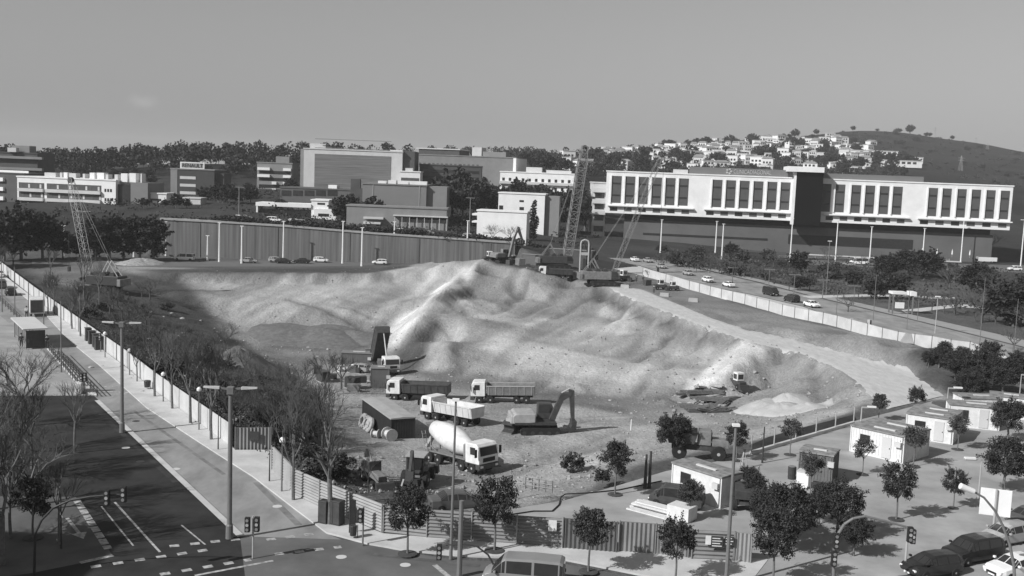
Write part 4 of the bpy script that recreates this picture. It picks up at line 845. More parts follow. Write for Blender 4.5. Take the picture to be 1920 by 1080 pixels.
# big glazed office
f = Fac('glazed_office_building', 'large office block with a pale frame around one grey glass front', 570, 279, 430, 755, 430, 22, pale)
MB().box(f.uv(590, 300)[0], f.uv(733, 300)[0], -.15, .05, 2, f.uv(590, 288)[1]).obj('glass_front', mat('grey_banded_glass', .16, .3, .3, .5, stretch=(.15, 1, 4), spec=.5), f.e)
for k in range(7): f.box('transom', midg, f.uv(590, 300)[0], f.uv(733, 300)[0], 4 + k * 3.6, 4.25 + k * 3.6, .22)
f.box('side_wing', darkg, f.L + .1, f.L + 4.8, f.h * .3, f.h + .7, -2, 20); f.box('left_fin', midg, -1.6, -.05, 0, f.h, -1, 18)
f.box('roof_plant', pale, 2, 8.5, f.h + .46, f.h + 2.4, -2, 8); f.box('roof_plant', darkg, 8.5, 11, f.h + .46, f.h + 1.8, -2, 8); f.box('roof_edge', whitew, f.uv(732, 280)[0], f.L, f.h + .46, f.h + .9, .3, 3)
# wide ribbed block
f = Fac('ribbed_office_building', 'wide grey ribbed office block behind the glazed office with a small roof tower', 776, 290, 480, 967, 470, 24, mat('ribbed_concrete', .2, .85, .1, .3, wave=('X', 1.2, .8)), top1=297)
f.box('roof_band', darkg, 2, f.uv(860, 290)[0], f.h + .46, f.h + 2.8, -1, 18); f.box('roof_slab', pale, 1, f.uv(862, 290)[0], f.h + 2.8, f.h + 3.3, -.5, 19)
f.box('roof_tower', pale, f.uv(882, 285)[0], f.uv(900, 285)[0], f.h + .46, f.h + 4.4, -3, 12); f.box('roof_house', midg, f.uv(902, 285)[0], f.uv(946, 285)[0], f.h + .46, f.h + 2.6, -3, 12)
f.box('end_pier', whitew, f.L - 1, f.L + .3, 0, f.h, .3, 24)
f.grid('window', glassg, 2, f.uv(900, 300)[0], f.h - 10, f.h - 2.5, 14, 2, .5, .5)
f = Fac('dark_office_building', 'dark low office block half hidden in trees before the ribbed block', 787, 309, 440, 903, 440, 12, darkg); f.bands('window_band', glass, 1, f.L - 1, f.h - 9, f.h - 1, 3, .45)
f = Fac('white_annex', 'small white annex between the glazed office and the dark block', 750, 322, 420, 788, 420, 12, whitew); f.bands('window_band', glassg, 0.5, f.L - .4, f.h - 9, f.h - 1.6, 3, .45); f.box('roof_plant', pale, 2, 5, f.h + .46, f.h + 1.6, -1, 6)
# industrial box
f = Fac('industrial_hall', 'plain grey windowless industrial hall with white roof units', 680, 345, 352, 800, 352, 20, mat('hall_cladding', .19, .8, .06, .2, wave=('X', 2.4, .2)))
f.box('side_bay', midg, f.L + .02, f.L + 6.8, 0, f.h, -1.5, 18); f.box('downpipe', lightmetal, f.uv(699, 360)[0], f.uv(700, 360)[0], 0, f.h, .15); f.box('downpipe', lightmetal, f.uv(786, 360)[0], f.uv(787, 360)[0], 0, f.h, .15)
for k, (a, b) in enumerate(((708, 723), (727, 742), (745, 765), (768, 800))): f.box('roof_unit', whitew, f.uv(a, 345)[0], f.uv(b, 345)[0], f.h + .46, f.h + 1.3 + .3 * (k % 2), -1, 5)
f.box('chimney_stack', darkg, -4.2, -1, 0, f.h + 1.6, -1, 3); f.box('chimney_stack', darkg, -1, .02 - .05, 0, f.h - 1.5, -1, 3) 
f = Fac('long_low_hall', 'long low grey hall with pale sheds along its foot beyond the retaining wall', 650, 386, 325, 838, 325, 9, midg)
f.rect('shed_front', pale, 683, 406, 720, 411, 2); f.rect('shed_front', pale, 683, 415, 715, 420, 2.2); f.rect('glazing', glass, 770, 407, 838, 413, .1)
for k in range(8): f.box('column', pale, f.uv(740 + k * 14, 410)[0], f.uv(741 + k * 14, 410)[0], 0, f.uv(780, 405)[1], 1.2, -1)
f.box('canopy', pale, f.uv(738, 410)[0], f.uv(840, 410)[0], f.uv(780, 406)[1], f.uv(780, 404)[1], 1.5)
# brown block with dark windows and the stepped white villa
f = Fac('dark_windowed_block', 'grey block with one row of five big dark windows', 526, 352, 375, 662, 372, 14, mat('brown_cladding', .1, .8, .1, .3))
for k in range(5): f.rect('window', glass, 528 + k * 21.6, 356.5, 546 + k * 21.6, 367.5, .12)
f.box('roof_unit', whitew, f.uv(614, 350)[0], f.uv(630, 350)[0], f.h + .46, f.h + 1.7, -1, 5)
f = Fac('stepped_white_villa', 'stepped white modern villa with long roof slab', 584, 376, 345, 616, 345, 10, whitew)
f.rect('window', glass, 595, 380, 609, 384, .1); f.e['label'] = 'stepped white modern villa with thin window slots'
f.box('long_slab', whitew, f.uv(480, 380)[0], -.05, f.h - 2.4, f.h - 1.2, .5, 9); f.box('lower_wing', midg, f.uv(483, 380)[0], -.1, 0, f.h - 3.6, -3, 9); f.box('wing_end', whitew, f.uv(481, 380)[0] , f.uv(484, 380)[0], 0, f.h - 2.4, .4, 9)
f.box('lower_block', whitew, f.uv(590, 400)[0], f.uv(632, 400)[0], 0, f.h - 2.6, 1.4, 9)
for k in range(2): f.box('window', glass, f.uv(598, 400)[0], f.uv(618, 400)[0], f.h - 5.0 - k * 2.3, f.h - 4.1 - k * 2.3, 1.5)
# apartment in the trees
f = Fac('terraced_apartment_building', 'pale apartment block with stepped balconies among trees left of the glazed office', 482, 305, 470, 548, 470, 14, midg)
for k in range(6):
    z = f.h - 2.0 - k * 3.1; f.box('balcony', whitew, .5 if k < 2 else 7, 9 if k > 1 else 6, z - 1.2, z, 1.3); f.box('balcony', whitew, 12, 15.5, z - 1.2, z, 1.3); f.box('window', glass, 1, 15, z - 2.8, z - 1.4, .1)
f.box('roof_house', midg, 8, 14, f.h + .46, f.h + 3.2, -2, 8)
# car dealer tower
f = Fac('dealer_building', 'dark office tower carrying a framed roof sign with car dealer lettering', 320, 317, 400, 402, 400, 16, mat('dealer_cladding', .055, .7, .1, .4), roofm=midg)
f.box('corner_pier', midg, 0, 2.6, 0, f.h, .15)
for k in range(3): f.rect('window_band', pale, 337.5, 330 + k * 14.2, 367, 336.5 + k * 14.2, .12)
a0, a1 = f.uv(338, 316)[0], f.uv(383.5, 316)[0]; z0_, z1_ = f.h + .46, f.h + 2.95
sg = f.box('sign_frame', whitew, a0, a1, z0_, z1_, .2, .1); f.box('sign_panel', mat('sign_panel', .3, .6, .05, 1), a0 + .5, a1 - .5, z0_ + .35, z1_ - .35, .24, -.05, sg)
text('RENAULT', 2.0, black, 'sign_lettering', sg, (a0 + .75, -.3, z0_ + .55), width=a1 - a0 - 1.5)
f.box('side_wing', darkg, f.L, f.L + 3.2, 0, f.h - 1, -2, 12)
f = Fac('low_white_house', 'low white house with slit windows between the long apartments and the dealer tower', 277, 363, 380, 312, 380, 9, whitew); f.bands('window', glass, .6, f.L - 2, f.h - 6, f.h - .8, 2, .28)
f = Fac('garden_pavilion', 'small pale pavilion with one dark door below the dealer tower', 344, 372, 372, 376, 372, 7, pale); f.box('door', glass, 2.4, 3.2, f.h - 3.6, f.h - 1.6, .08)
# long white apartments
f = Fac('long_white_apartment_building', 'long white apartment block with recessed balconies and white rooftop chimneys', 32, 332, 385, 217, 380, 14, whitew, top1=339)
U = lambda x: f.uv(x, 360)[0]
for k in range(4):
    z = f.h - 1.9 - k * 3.35
    for a, b in ((35.5, 83), (88, 190)):
        lg_ = f.box('loggia', darkg, U(a), U(b), z - 2.9, z, .06); 
        MB().box(U(a), U(b), -1.1, -.06, z - 3.25, z - 2.1).obj('balcony', pale if k != 0 else pale, f.e)
        nn2 = 4 if a < 50 else 8
        for q in range(nn2):
            u = U(a) + (U(b) - U(a)) * (q + .3 + .2 * ((q * 7 + k) % 3)) / nn2; MB().box(u, u + .7, -.12, -.05, z - 1.9, z - .5).obj('window', pale if q % 2 else glassg, lg_)
    for q in range(3): f.box('window', glass, U(196 + q * 5.2), U(196 + q * 5.2 + 3.2), z - 2.2, z - 1.1, .08)
f.box('end_recess', glass, f.L + .05, f.L + 6, 0, f.h - 1.2, -1.5, 12); f.box('end_block', mat('end_render', .17, .85, .05, .3), f.L + 6, f.L + 12.6, 0, f.h - .3, .5, 12)
for k, (a, b, hh) in enumerate(((75, 96, 1.6), (104, 108, 1.8), (111, 118, 1.9), (121, 134, 1.7), (147, 151, 1.7), (160, 169, 2.2), (174, 187, 2.3), (190, 195, 1.8), (207, 213, 1.9), (219, 231, 2.4), (235, 247, 2.6), (256, 258, 2.6))):
    f.box('chimney', whitew if k in (2, 5, 6, 9, 10, 11) else pale, U(a), U(b), f.h + .46 if b < 216 else f.h - .3, f.h + .4 + hh, -3, 6)
f = Fac('dark_terraced_building', 'tall dark terraced block at the left edge with roof structures', -30, 285, 430, 70, 430, 16, darkg)
for k in range(4): f.box('terrace', midg, -1, f.L + 2.5, f.h - 2.2 - k * 4.6, f.h - 1.2 - k * 4.6, 1.5)
f.box('roof_house', midg, f.uv(17, 280)[0], f.uv(51, 280)[0], f.h + .46, f.h + 3.2, -2, 8); f.box('roof_house', pale, f.uv(18, 280)[0], f.uv(34, 280)[0], f.h + .46, f.h + 2.2, -.9, -1.8)
f = Fac('banded_corner_building', 'dark gabled block with white balcony bands at the far left edge', -20, 324, 400, 45, 396, 14, darkg)
for k in range(5): f.box('balcony', whitew, 0, f.uv(9, 350)[0], f.h - 3 - k * 3.6, f.h - 1.6 - k * 3.6, 1)
f.box('roof_rail', whitew, 2, f.L + 2, f.h + .46, f.h + 1.3, 0, .1)
f = Fac('yard_wall_building', 'low grey building under the long white apartments', 100, 397, 345, 235, 345, 8, midg); f.box('parapet', whitew, 0, f.L, f.h - .4, f.h, .2)
# right centre
f = Fac('white_terrace_building', 'low white building with continuous balcony bands and small dark windows', 938, 322, 460, 1078, 455, 14, whitew, top1=328)
for k in range(2):
    z = f.h - 2.4 - k * 3.6
    for q in range(11): f.box('window', glass, 1 + q * 2.9, 2.1 + q * 2.9, z - 1.3, z, .08)
    f.box('balcony', pale, 0, f.L, z - 2.6, z - 1.5, 1.2)
f.box('roof_house', pale, 11, 18, f.h + .46, f.h + 2.6, -3, 6); f.box('roof_house', pale, 20, 31, f.h + .46, f.h + 1.6, -3, 6)
f = Fac('white_cube_house', 'blank white cubic house with few dark openings behind the cypress', 935, 362, 365, 1022, 363, 10, whitew, top1=366)
for a, b, c, d in ((974, 375, 982, 379), (936, 385, 943, 395), (974, 388, 982, 394), (990, 398, 994, 402)): f.rect('window', glass, a, b, c, d, .08)
f.box('grey_wing', midg, f.L + .05, f.L + 5, 0, f.h - .3, -1.5, 9)
f = Fac('white_wedge_house', 'low blank white house with a dark tree before it beyond the retaining wall', 895, 395, 320, 988, 318, 8, whitew, top1=400)
f.box('terrace_slab', whitew, -1.6, 0, f.h - 1.4, f.h - .8, 0, 6); f.box('terrace_slab', whitew, -1.6, 0, f.h - 3.6, f.h - 3.1, 0, 6); f.rect('low_opening', pale, 905, 434, 925, 438, .1)
# villas on the hillside
rnd = random.Random(33); bright = [(1160, 277), (1258, 271), (1290, 295), (1303, 300), (1326, 303), (1350, 305), (1318, 265), (1340, 270), (1360, 273), (1365, 275), (1376, 288), (1397, 287), (1374, 260), (1425, 254), (1417, 257), (1436, 258), (1460, 273), (1468, 291), (1495, 265), (1492, 275), (1512, 268), (1530, 269), (1526, 272), (1510, 288), (1500, 294), (1556, 257), (1560, 270), (1568, 262), (1550, 300), (1560, 305), (1580, 314), (1600, 318), (1575, 280), (1600, 277), (1620, 295), (1590, 295), (1610, 300), (1130, 270), (1180, 280), (1200, 283), (1215, 300), (1230, 290), (1245, 300), (1280, 283), (1400, 305), (1425, 308), (1442, 312), (1475, 300), (1530, 310), (1120, 285), (1140, 290), (1460, 262)]
for i in range(175): bright.append((rnd.uniform(1060, 1640), rnd.uniform(264, 318)))
hs = 0
hp = {}
def villa(i, px, py, w_, d, h, mw):
    g_ = G(px, py + 3, near=600); t = thing('hillside_villa', 'pale villa with dark windows on the built-up hillside above the hospital', 'house', (g_.x, g_.y, g_.z - 1.5), rnd.uniform(-.5, .5), 'villas on the hillside')
    MB().box(-w_ / 2, w_ / 2, -d / 2, d / 2, 0, h + 1.5).obj('wall', mw, t)
    if i % 3 == 0: MB().box(-w_ / 2 - .4, w_ / 2 + .4, -d / 2 - .4, d / 2 + .4, h + 1.5, h + 3.2, w_ * .25, d * .3).obj('roof', midg, t)
    else: MB().box(-w_ / 2 - .3, w_ / 2 + .3, -d / 2 - .3, d / 2 + .3, h + 1.5, h + 1.9).obj('roof', pale, t)
    for k in range(2 if h > 6 else 1):
        for q in range(3): MB().box(-w_ * .38 + q * w_ * .27, -w_ * .38 + q * w_ * .27 + w_ * .16, -d / 2 - .08, -d / 2 + .05, 2.2 + k * 3.1, 3.9 + k * 3.1).obj('window', glass, t)
    if i % 2: MB().box(-w_ / 2, w_ * .1, -d / 2 - 2, -d / 2, 4.1, 4.5).obj('balcony', mw, t)
for i, (px, py) in enumerate(bright):
    if False and py < 262 - (1560 - px) * .05 and px > 1570: continue
    if py < 292 - (px - 1100) * .1: py = 296 - (px - 1100) * .09
    villa(i, px, py, rnd.uniform(5.5, 12), rnd.uniform(7, 10), rnd.choice((4, 6.5, 6.5, 8)), rnd.choice((whitew, whitew, whitew, whitew, pale)))
for a, (x0, x1, y0) in enumerate(((1625, 1680, 293), (1652, 1726, 305), (1655, 1724, 313), (1570, 1620, 315), (1590, 1625, 292))):
    g_ = G((x0 + x1) / 2, y0 + 2, near=600); g_.z += 2.5; w_ = (x1 - x0) / pxm(g_); t = thing('terraced_row_house', 'long white stepped terrace of row houses on the hillside, number %d by height' % a if False else 'long white row of terraced houses on the hill, %s from the top' % ORD[a + 1], 'house row', (g_.x, g_.y, g_.z - 2), -.08, 'terraced rows on the hill')
    MB().box(-w_ / 2, w_ / 2, -5, 5, 0, 6).obj('wall', whitew, t); MB().box(-w_ / 2 - .3, w_ / 2 + .3, -5.3, 5.3, 6, 6.5).obj('roof', pale, t)
    for q in range(int(w_ / 5)): MB().box(-w_ / 2 + 1 + q * 5, -w_ / 2 + 4.2 + q * 5, -5.1, -4.9, 3.2, 5.2).obj('window', glass, t)
for px, ty, Y in ((1754, 238, 1520), (1803, 292, 1000), (1830, 262, 1480), (1852, 270, 1400)):
    p = W(px, ty, Y); z = H(p.x, p.y); h = max(8, p.z - z); t = thing('power_pylon', 'thin lattice power pylon on the bare hill at the right', 'pylon', (p.x, p.y, z), 0, 'pylons on the bare hill'); mb = MB()
    for sx in (-1, 1):
        for sy in (-1, 1): mb.tube((sx * 1.6, sy * 1.6, 0), (sx * .25, sy * .25, h), .12, .1, 4)
    for k in range(7): zz_ = h * k / 7; q = 1.6 - 1.35 * k / 7; q2 = 1.6 - 1.35 * (k + 1) / 7; mb.tube((-q, -q, zz_), (q2, -q2, h * (k + 1) / 7), .07, n=4); mb.tube((q, -q, zz_), (-q2, -q2, h * (k + 1) / 7), .07, n=4)
    mb.obj('lattice_mast', lightmetal, t)
    for k in (.7, .85): MB().bar((-3, 0, h * k), (3, 0, h * k), .25).obj('crossarm', lightmetal, t)
# ------------------------------------------------------------------ retaining wall
t = thing('retaining_wall', 'long streaked concrete retaining wall behind the motorway', 'wall')
wm = mat('streaked_concrete', .15, .9, .4, .5, stretch=(3, 3, .08)); mb = MB(); cp_ = MB(); pil = []
for k in range(len(WALLTOP) - 1):
    a, b = W(*WALLTOP[k]), W(*WALLTOP[k + 1])
    mb.hexa([(a.x, a.y, -1), (b.x, b.y, -1), (b.x, b.y + 2.6, -1), (a.x, a.y + 2.6, -1), (a.x, a.y, a.z), (b.x, b.y, b.z), (b.x, b.y + 2.6, b.z), (a.x, a.y + 2.6, a.z)])
    cp_.hexa([(a.x, a.y - .25, a.z + .01), (b.x, b.y - .25, b.z + .01), (b.x, b.y + 2.65, b.z + .01), (a.x, a.y + 2.65, a.z + .01), (a.x, a.y - .25, a.z + .5), (b.x, b.y - .25, b.z + .5), (b.x, b.y + 2.65, b.z + .5), (a.x, a.y + 2.65, a.z + .5)])
    n_ = int((b - a).length / 3)
    for q in range(1, n_):
        f_ = q / n_; x, y, z = a.x + (b.x - a.x) * f_, a.y + (b.y - a.y) * f_, a.z + (b.z - a.z) * f_; pil.append((x, y, z))
mb.obj('wall_face', wm, t); cp_.obj('coping', concrete, t)
mb = MB()
for x, y, z in pil[2::5]: mb.box(x - .09, x + .09, y - .12, y + .2, -.5, z - .3)
mb.obj('joint_ribs', wm, t)

# the block left of the camera, whose shade reaches the side lane
t = thing('apartment_block', 'pale apartment block standing just outside the left edge, shading the side lane', 'building', (-90, 8, 0)); MB().box(0, 36, 0, 39, 0, 25).obj('wall', pale, t); MB().box(-.3, 36.3, -.3, 39.3, 25, 25.4).obj('roof', midg, t)
for k in range(7):
    for q in range(8): MB().box(36, 36.1, 2 + q * 4.6, 4.2 + q * 4.6, 1.2 + k * 3.4, 2.8 + k * 3.4).obj('window', glass, t)
# ------------------------------------------------------------------ vehicles
def wheel(parent, x, y, r, wd, dual=False, hubm=None):
    o = bpy.data.objects.new('wheel', None) if False else None
    mb = MB(); s = 1 if y > 0 else -1; M_ = Matrix.Translation((x, y, r)) @ Matrix.Rotation(R(-90) * s, 4, 'X')
    mb.lathe([(r * .62, -wd / 2), (r * .93, -wd / 2), (r, -wd * .35), (r, wd * .35), (r * .93, wd / 2), (r * .62, wd / 2)], 18, M_); w_ = mb.obj('wheel', black, parent)
    MB().lathe([(r * .6, wd * .1), (r * .58, wd * .46), (r * .3, wd * .36), (r * .22, wd * .5), (.02, wd * .52)], 14, M_).obj('rim', hubm or lightmetal, w_)
    return w_
def ring(st, n=8):                       # closed half-ring loft for a car: st = list of (x, [(y, z)...]) going from sill to roof centre
    return st
def make_car(kind='hatch', paint=None):
    t = thing('car', 'x', 'car')
    if kind == 'hatch': S = [(-2.0, .50, .95, 1.02, .66, .50), (-1.9, .30, .98, 1.25, .80, .60), (-1.55, .26, .98, 1.43, .86, .60), (-.6, .24, .96, 1.49, .88, .63), (.3, .24, .94, 1.46, .88, .63), (.62, .24, .93, 1.36, .88, .64), (1.2, .26, .90, .96, .87, .78), (1.75, .30, .80, .86, .82, .72), (2.02, .42, .66, .70, .66, .56)]; cab = (1, 6)
    elif kind == 'sedan': S = [(-2.25, .46, .86, .90, .70, .58), (-2.1, .32, .95, 1.0, .80, .68), (-1.5, .26, .96, 1.04, .86, .74), (-.95, .24, .95, 1.40, .88, .60), (-.2, .24, .94, 1.44, .89, .62), (.45, .24, .93, 1.36, .89, .63), (1.05, .26, .90, .97, .88, .78), (1.75, .30, .80, .86, .83, .73), (2.15, .42, .64, .68, .66, .56)]; cab = (2, 6)
    elif kind == 'suv': S = [(-2.2, .50, 1.05, 1.1, .78, .66), (-2.1, .34, 1.08, 1.55, .86, .68), (-1.8, .30, 1.08, 1.68, .90, .70), (-.6, .28, 1.06, 1.74, .92, .72), (.4, .28, 1.05, 1.70, .92, .71), (.75, .28, 1.04, 1.58, .92, .71), (1.25, .30, 1.02, 1.09, .91, .82), (1.9, .34, .94, 1.0, .88, .78), (2.2, .46, .8, .84, .74, .64)]; cab = (1, 6)
    else: S = [(-2.45, .45, 1.05, 1.2, .84, .74), (-2.4, .34, 1.06, 1.86, .90, .80), (-2.2, .30, 1.06, 1.95, .92, .82), (-.6, .28, 1.05, 1.98, .93, .83), (1.1, .28, 1.05, 1.92, .93, .80), (1.3, .28, 1.04, 1.8, .93, .79), (1.95, .3, 1.02, 1.12, .91, .82), (2.3, .34, .88, .94, .86, .76), (2.5, .45, .7, .74, .72, .62)]; cab = (1, 6)
    def sec(s):
        x, zl, zb, zr, wb, wr = s; h = [(wb * .86, zl), (wb * .99, zl + .12), (wb, (zl + zb) / 2), (wb * .97, zb), (wr, zr - .07), (wr * .8, zr), (0, zr + .02)]
        return [(x, y, z) for y, z in h] + [(x, -y, z) for y, z in h[-2::-1]]
    V = [sec(s) for s in S]; n = len(V[0]); body, gl = MB(), {}
    for i in range(len(S) - 1):
        for j in range(n - 1):
            q = [V[i][j], V[i + 1][j], V[i + 1][j + 1], V[i][j + 1]]; win = None
            if cab[0] <= i < cab[1] and j in (3, n - 5): win = 'side_window'
            if i == cab[1] - 1 and 4 <= j <= n - 6: win = 'windscreen'
            if i == cab[0] - 1 + (1 if kind == 'sedan' else 0) and 4 <= j <= n - 6: win = 'rear_window'
            body.add(q, [(0, 1, 2, 3)])
            if win:
                q2 = [Vector(p) for p in q]; c = sum(q2, Vector()) / 4; nr = (q2[2] - q2[0]).cross(q2[3] - q2[1]).normalized()
                if nr.dot(c - Vector((0, 0, .7))) < 0: nr = -nr
                ins = [c + (p - c) * .9 + nr * .012 for p in q2]; key = win + str(j > n / 2 if win == 'side_window' else ''); gl.setdefault(key, MB()).add(ins, [(0, 1, 2, 3)])
    body.f.append(tuple(range(n))); o_ = (len(S) - 1) * n
    body.add(V[-1], [tuple(range(n))]); body.add(V[0], [tuple(range(n))])
    body.add([V[i][0] for i in range(len(S))] + [V[i][-1] for i in range(len(S))], [(i, i + 1, len(S) + i + 1, len(S) + i) for i in range(len(S) - 1)])
    bm_ = body.mesh('body', paint or white); o = bpy.data.objects.new('body', bm_); C.objects.link(o); o.parent = t
    m2 = bmesh.new(); m2.from_mesh(bm_); bmesh.ops.remove_doubles(m2, verts=m2.verts, dist=.001); bmesh.ops.recalc_face_normals(m2, faces=m2.faces); m2.to_mesh(bm_); m2.free()
    b = o.modifiers.new('bevel', 'BEVEL'); b.width = .05; b.segments = 2; b.limit_method = 'ANGLE'; b.angle_limit = R(25)
    for k, g_ in gl.items(): g_.obj(k.replace('True', '').replace('False', ''), glass, t)
    xf, xr = S[-1][0], S[0][0]
    for s in (-1, 1):
        MB().cb((xf - .12, s * (S[-1][4] - .06), S[-1][1] + .22), (.22, .26, .14)).obj('headlight', lampglass, t, bevel=.03)
        MB().cb((xr + .06, s * (S[0][4] - .08), S[0][2] - .08), (.2, .2, .2)).obj('tail_light', dkpaint, t, bevel=.03)
        MB().cb((S[cab[1]][0] - .25, s * (S[3][4] + .1), S[3][2] + .1), (.16, .2, .14)).obj('wing_mirror', paint or white, t, bevel=.03)
        for x in (xf - .82, xr + .8): wheel(t, x, s * (S[3][4] - .1), .32 if kind in ('hatch', 'sedan') else .36, .24)
    MB().cb((xf - .03, 0, S[-1][1] + .1), (.1, .8, .16)).obj('grille', black, t); MB().cb((xf + .0, 0, S[-1][1] - .02), (.05, .5, .11)).obj('number_plate', white, t)
    return t
car_dark = mat('black_car_paint', .02, .25, .1, 1, spec=.7); car_light = mat('silver_car_paint', .42, .3, .05, 1, metal=.3, spec=.6); car_white = mat('white_car_paint', .75, .3, .03, 1, spec=.6); car_grey = mat('grey_car_paint', .11, .3, .05, 1, metal=.2, spec=.6)
CARS = {}
def car(kind, paint, p, rz, label, group=None, name='parked_car', cat='car', scale=None):
    key = kind + paint.name
    o = pick(CARS, key, lambda: make_car(kind, paint), p, rz, label, group, scale or 1.0); o.name = name; o['category'] = cat
    if not group and 'group' in o: del o['group']
    return o
def head(a, b): d = b - a; return math.atan2(d.y, d.x)
def gp(px, py, z=0.02): p = P(px, py, 0); return Vector((p.x, p.y, z))
# bottom right group
car('hatch', car_dark, gp(1746, 1078), R(200), 'dark hatchback cut by the bottom edge, left of the other parked cars')
car('suv', car_dark, gp(1822, 1052), R(204), 'black estate car with bright headlights beside the blank sign board')
car('hatch', car_light, gp(1888, 1018), R(206), 'silver grey hatchback behind the black estate car')
car('sedan', car_white, gp(1902, 1080), R(204), 'white saloon under the curved lamp column at the bottom right')
car('hatch', car_grey, gp(1930, 985), R(206), 'grey car cut by the right edge behind the silver hatchback')
car('van', mat('pewter_van_paint', .3, .3, .05, 1, metal=.3, spec=.6), gp(982, 1100), R(172), 'grey people carrier cut by the bottom edge below the corrugated hoarding', name='passenger_van', cat='van')
# right street, beyond the pale pavement
rd = head(gp(1330, 522), gp(1600, 586))
for k, (px, py, kd, pt, lb) in enumerate([(1327, 529, 'hatch', car_white, 'white hatchback parked first from the left on the right-hand street'), (1366, 538, 'sedan', car_white, 'white saloon parked just right of the first white hatchback'), (1445, 554, 'van', car_dark, 'dark van parked on the right-hand street'), (1484, 566, 'suv', car_dark, 'dark car parked between the dark van and the third white car'), (1522, 576, 'sedan', car_white, 'white car parked last in the row on the right-hand street'), (1190, 490, 'sedan', car_white, 'small white car parked beside the tall crane boom'), (1240, 503, 'sedan', car_light, 'pale car parked beyond the group of workers')]):
    car(kd, pt, gp(px, py), rd + math.pi * (k % 2), lb)
# motorway and upper road
for k, (px, py, kd, pt, fl) in enumerate([(467, 493, 'sedan', car_light, 0), (532, 494, 'sedan', car_dark, 0), (565, 494, 'sedan', car_dark, 1), (602, 492, 'hatch', car_white, 0), (518, 492, 'hatch', car_light, 0), (712, 496, 'hatch', car_white, 1), (768, 494, 'hatch', car_dark, 0), (800, 492, 'hatch', car_grey, 0), (1545, 0, '', None, 0)]):
    if py: car(kd, pt, gp(px, py), R(2) + math.pi * fl, 'car on the motorway under the retaining wall, %s from the left' % ORD[sorted([467, 532, 565, 602, 518, 712, 768, 800]).index(px) + 2], 'cars on the motorway', name='car')
car('van', car_white, gp(346, 489), R(182), 'white van on the motorway under the left part of the retaining wall', name='van', cat='van')
up = [305, 320, 370, 384, 400, 444, 460, 480, 514, 531, 553, 560, 700, 745, 790, 800, 880, 892, 905]
for k, px in enumerate(up):
    i = 0
    while i < 4 and WALLTOP[i + 1][0] < px: i += 1
    f_ = (px - WALLTOP[i][0]) / (WALLTOP[i + 1][0] - WALLTOP[i][0]); y0 = WALLTOP[i][1] + (WALLTOP[i + 1][1] - WALLTOP[i][1]) * f_
    Y = 292 if k % 2 else 300; r = ray(px, y0); X = r.x / r.y * Y; X = W(px, y0, Y).x
    car(('sedan', 'hatch', 'suv')[k % 3], (car_white, car_light, car_dark, car_white, car_grey)[k % 5], Vector((X, Y, H(X, Y) + .25)), R(180 * (k % 2) - 2), 'car on the upper road above the retaining wall, %s from the left' % ORD[k + 1], 'cars on the upper road', name='car')
for px, py, kd, pt, lb in ((1610, 497, 'van', car_white, 'white delivery van parked before the hospital'), (1590, 499, 'sedan', car_light, 'pale car behind the white delivery van before the hospital'), (1902, 508, 'suv', car_white, 'white car at the right edge before the hospital'), (1700, 497, 'hatch', car_dark, 'dark car before the hospital parasols'), (1850, 493, 'hatch', car_light, 'pale car near the blank board before the hospital')):
    car(kd, pt, gp(px, py), R(178), lb, scale=1.25 if kd == 'van' else 1)
# left avenue
car('hatch', car_dark, gp(20, 553), R(120), 'small dark car driving away behind the light van', name='car'); car('suv', car_grey, gp(2, 540), R(120), 'grey car at the left edge ahead of the dark car', name='car'); car('sedan', car_white, gp(-2, 520), R(120), 'white car farthest up the left avenue', name='car')
# light truck of the left avenue
def make_boxvan():
    t = thing('light_truck', 'x', 'truck'); MB().prism([(-2.9, .55), (1.2, .55), (1.2, 2.75), (-2.9, 2.75)], -1.05, 1.05).obj('cargo_box', white, t)
    MB().prism([(1.25, .4), (2.7, .4), (2.75, 1.1), (2.45, 1.3), (2.0, 2.15), (1.25, 2.2)], -.98, .98).obj('cab', white, t, bevel=.06); MB().add([(2.52, -.85, 1.32), (2.52, .85, 1.32), (2.1, .8, 2.05), (2.1, -.8, 2.05)], [(0, 1, 2, 3)]).obj('windscreen', glass, t)
    MB().box(-2.93, -2.91, -.95, .95, .7, 2.65).obj('rear_door', dkpaint, t)
    for x in (-1.9, 1.95):
        for y in (-.85, .85): wheel(t, x, y, .36, .26)
    for y in (-.75, .75): MB().cb((2.74, y, .85), (.08, .3, .2)).obj('headlight', lampglass, t)
    return t
o = make_boxvan(); o.location = gp(68, 590); o.rotation_euler = (0, 0, R(118)); o['label'] = 'light truck with a white box and dark rear standing behind the bus shelter'

def GYp(px, Y): q = W(px, 500, Y); return Vector((q.x, q.y, H(q.x, q.y)))
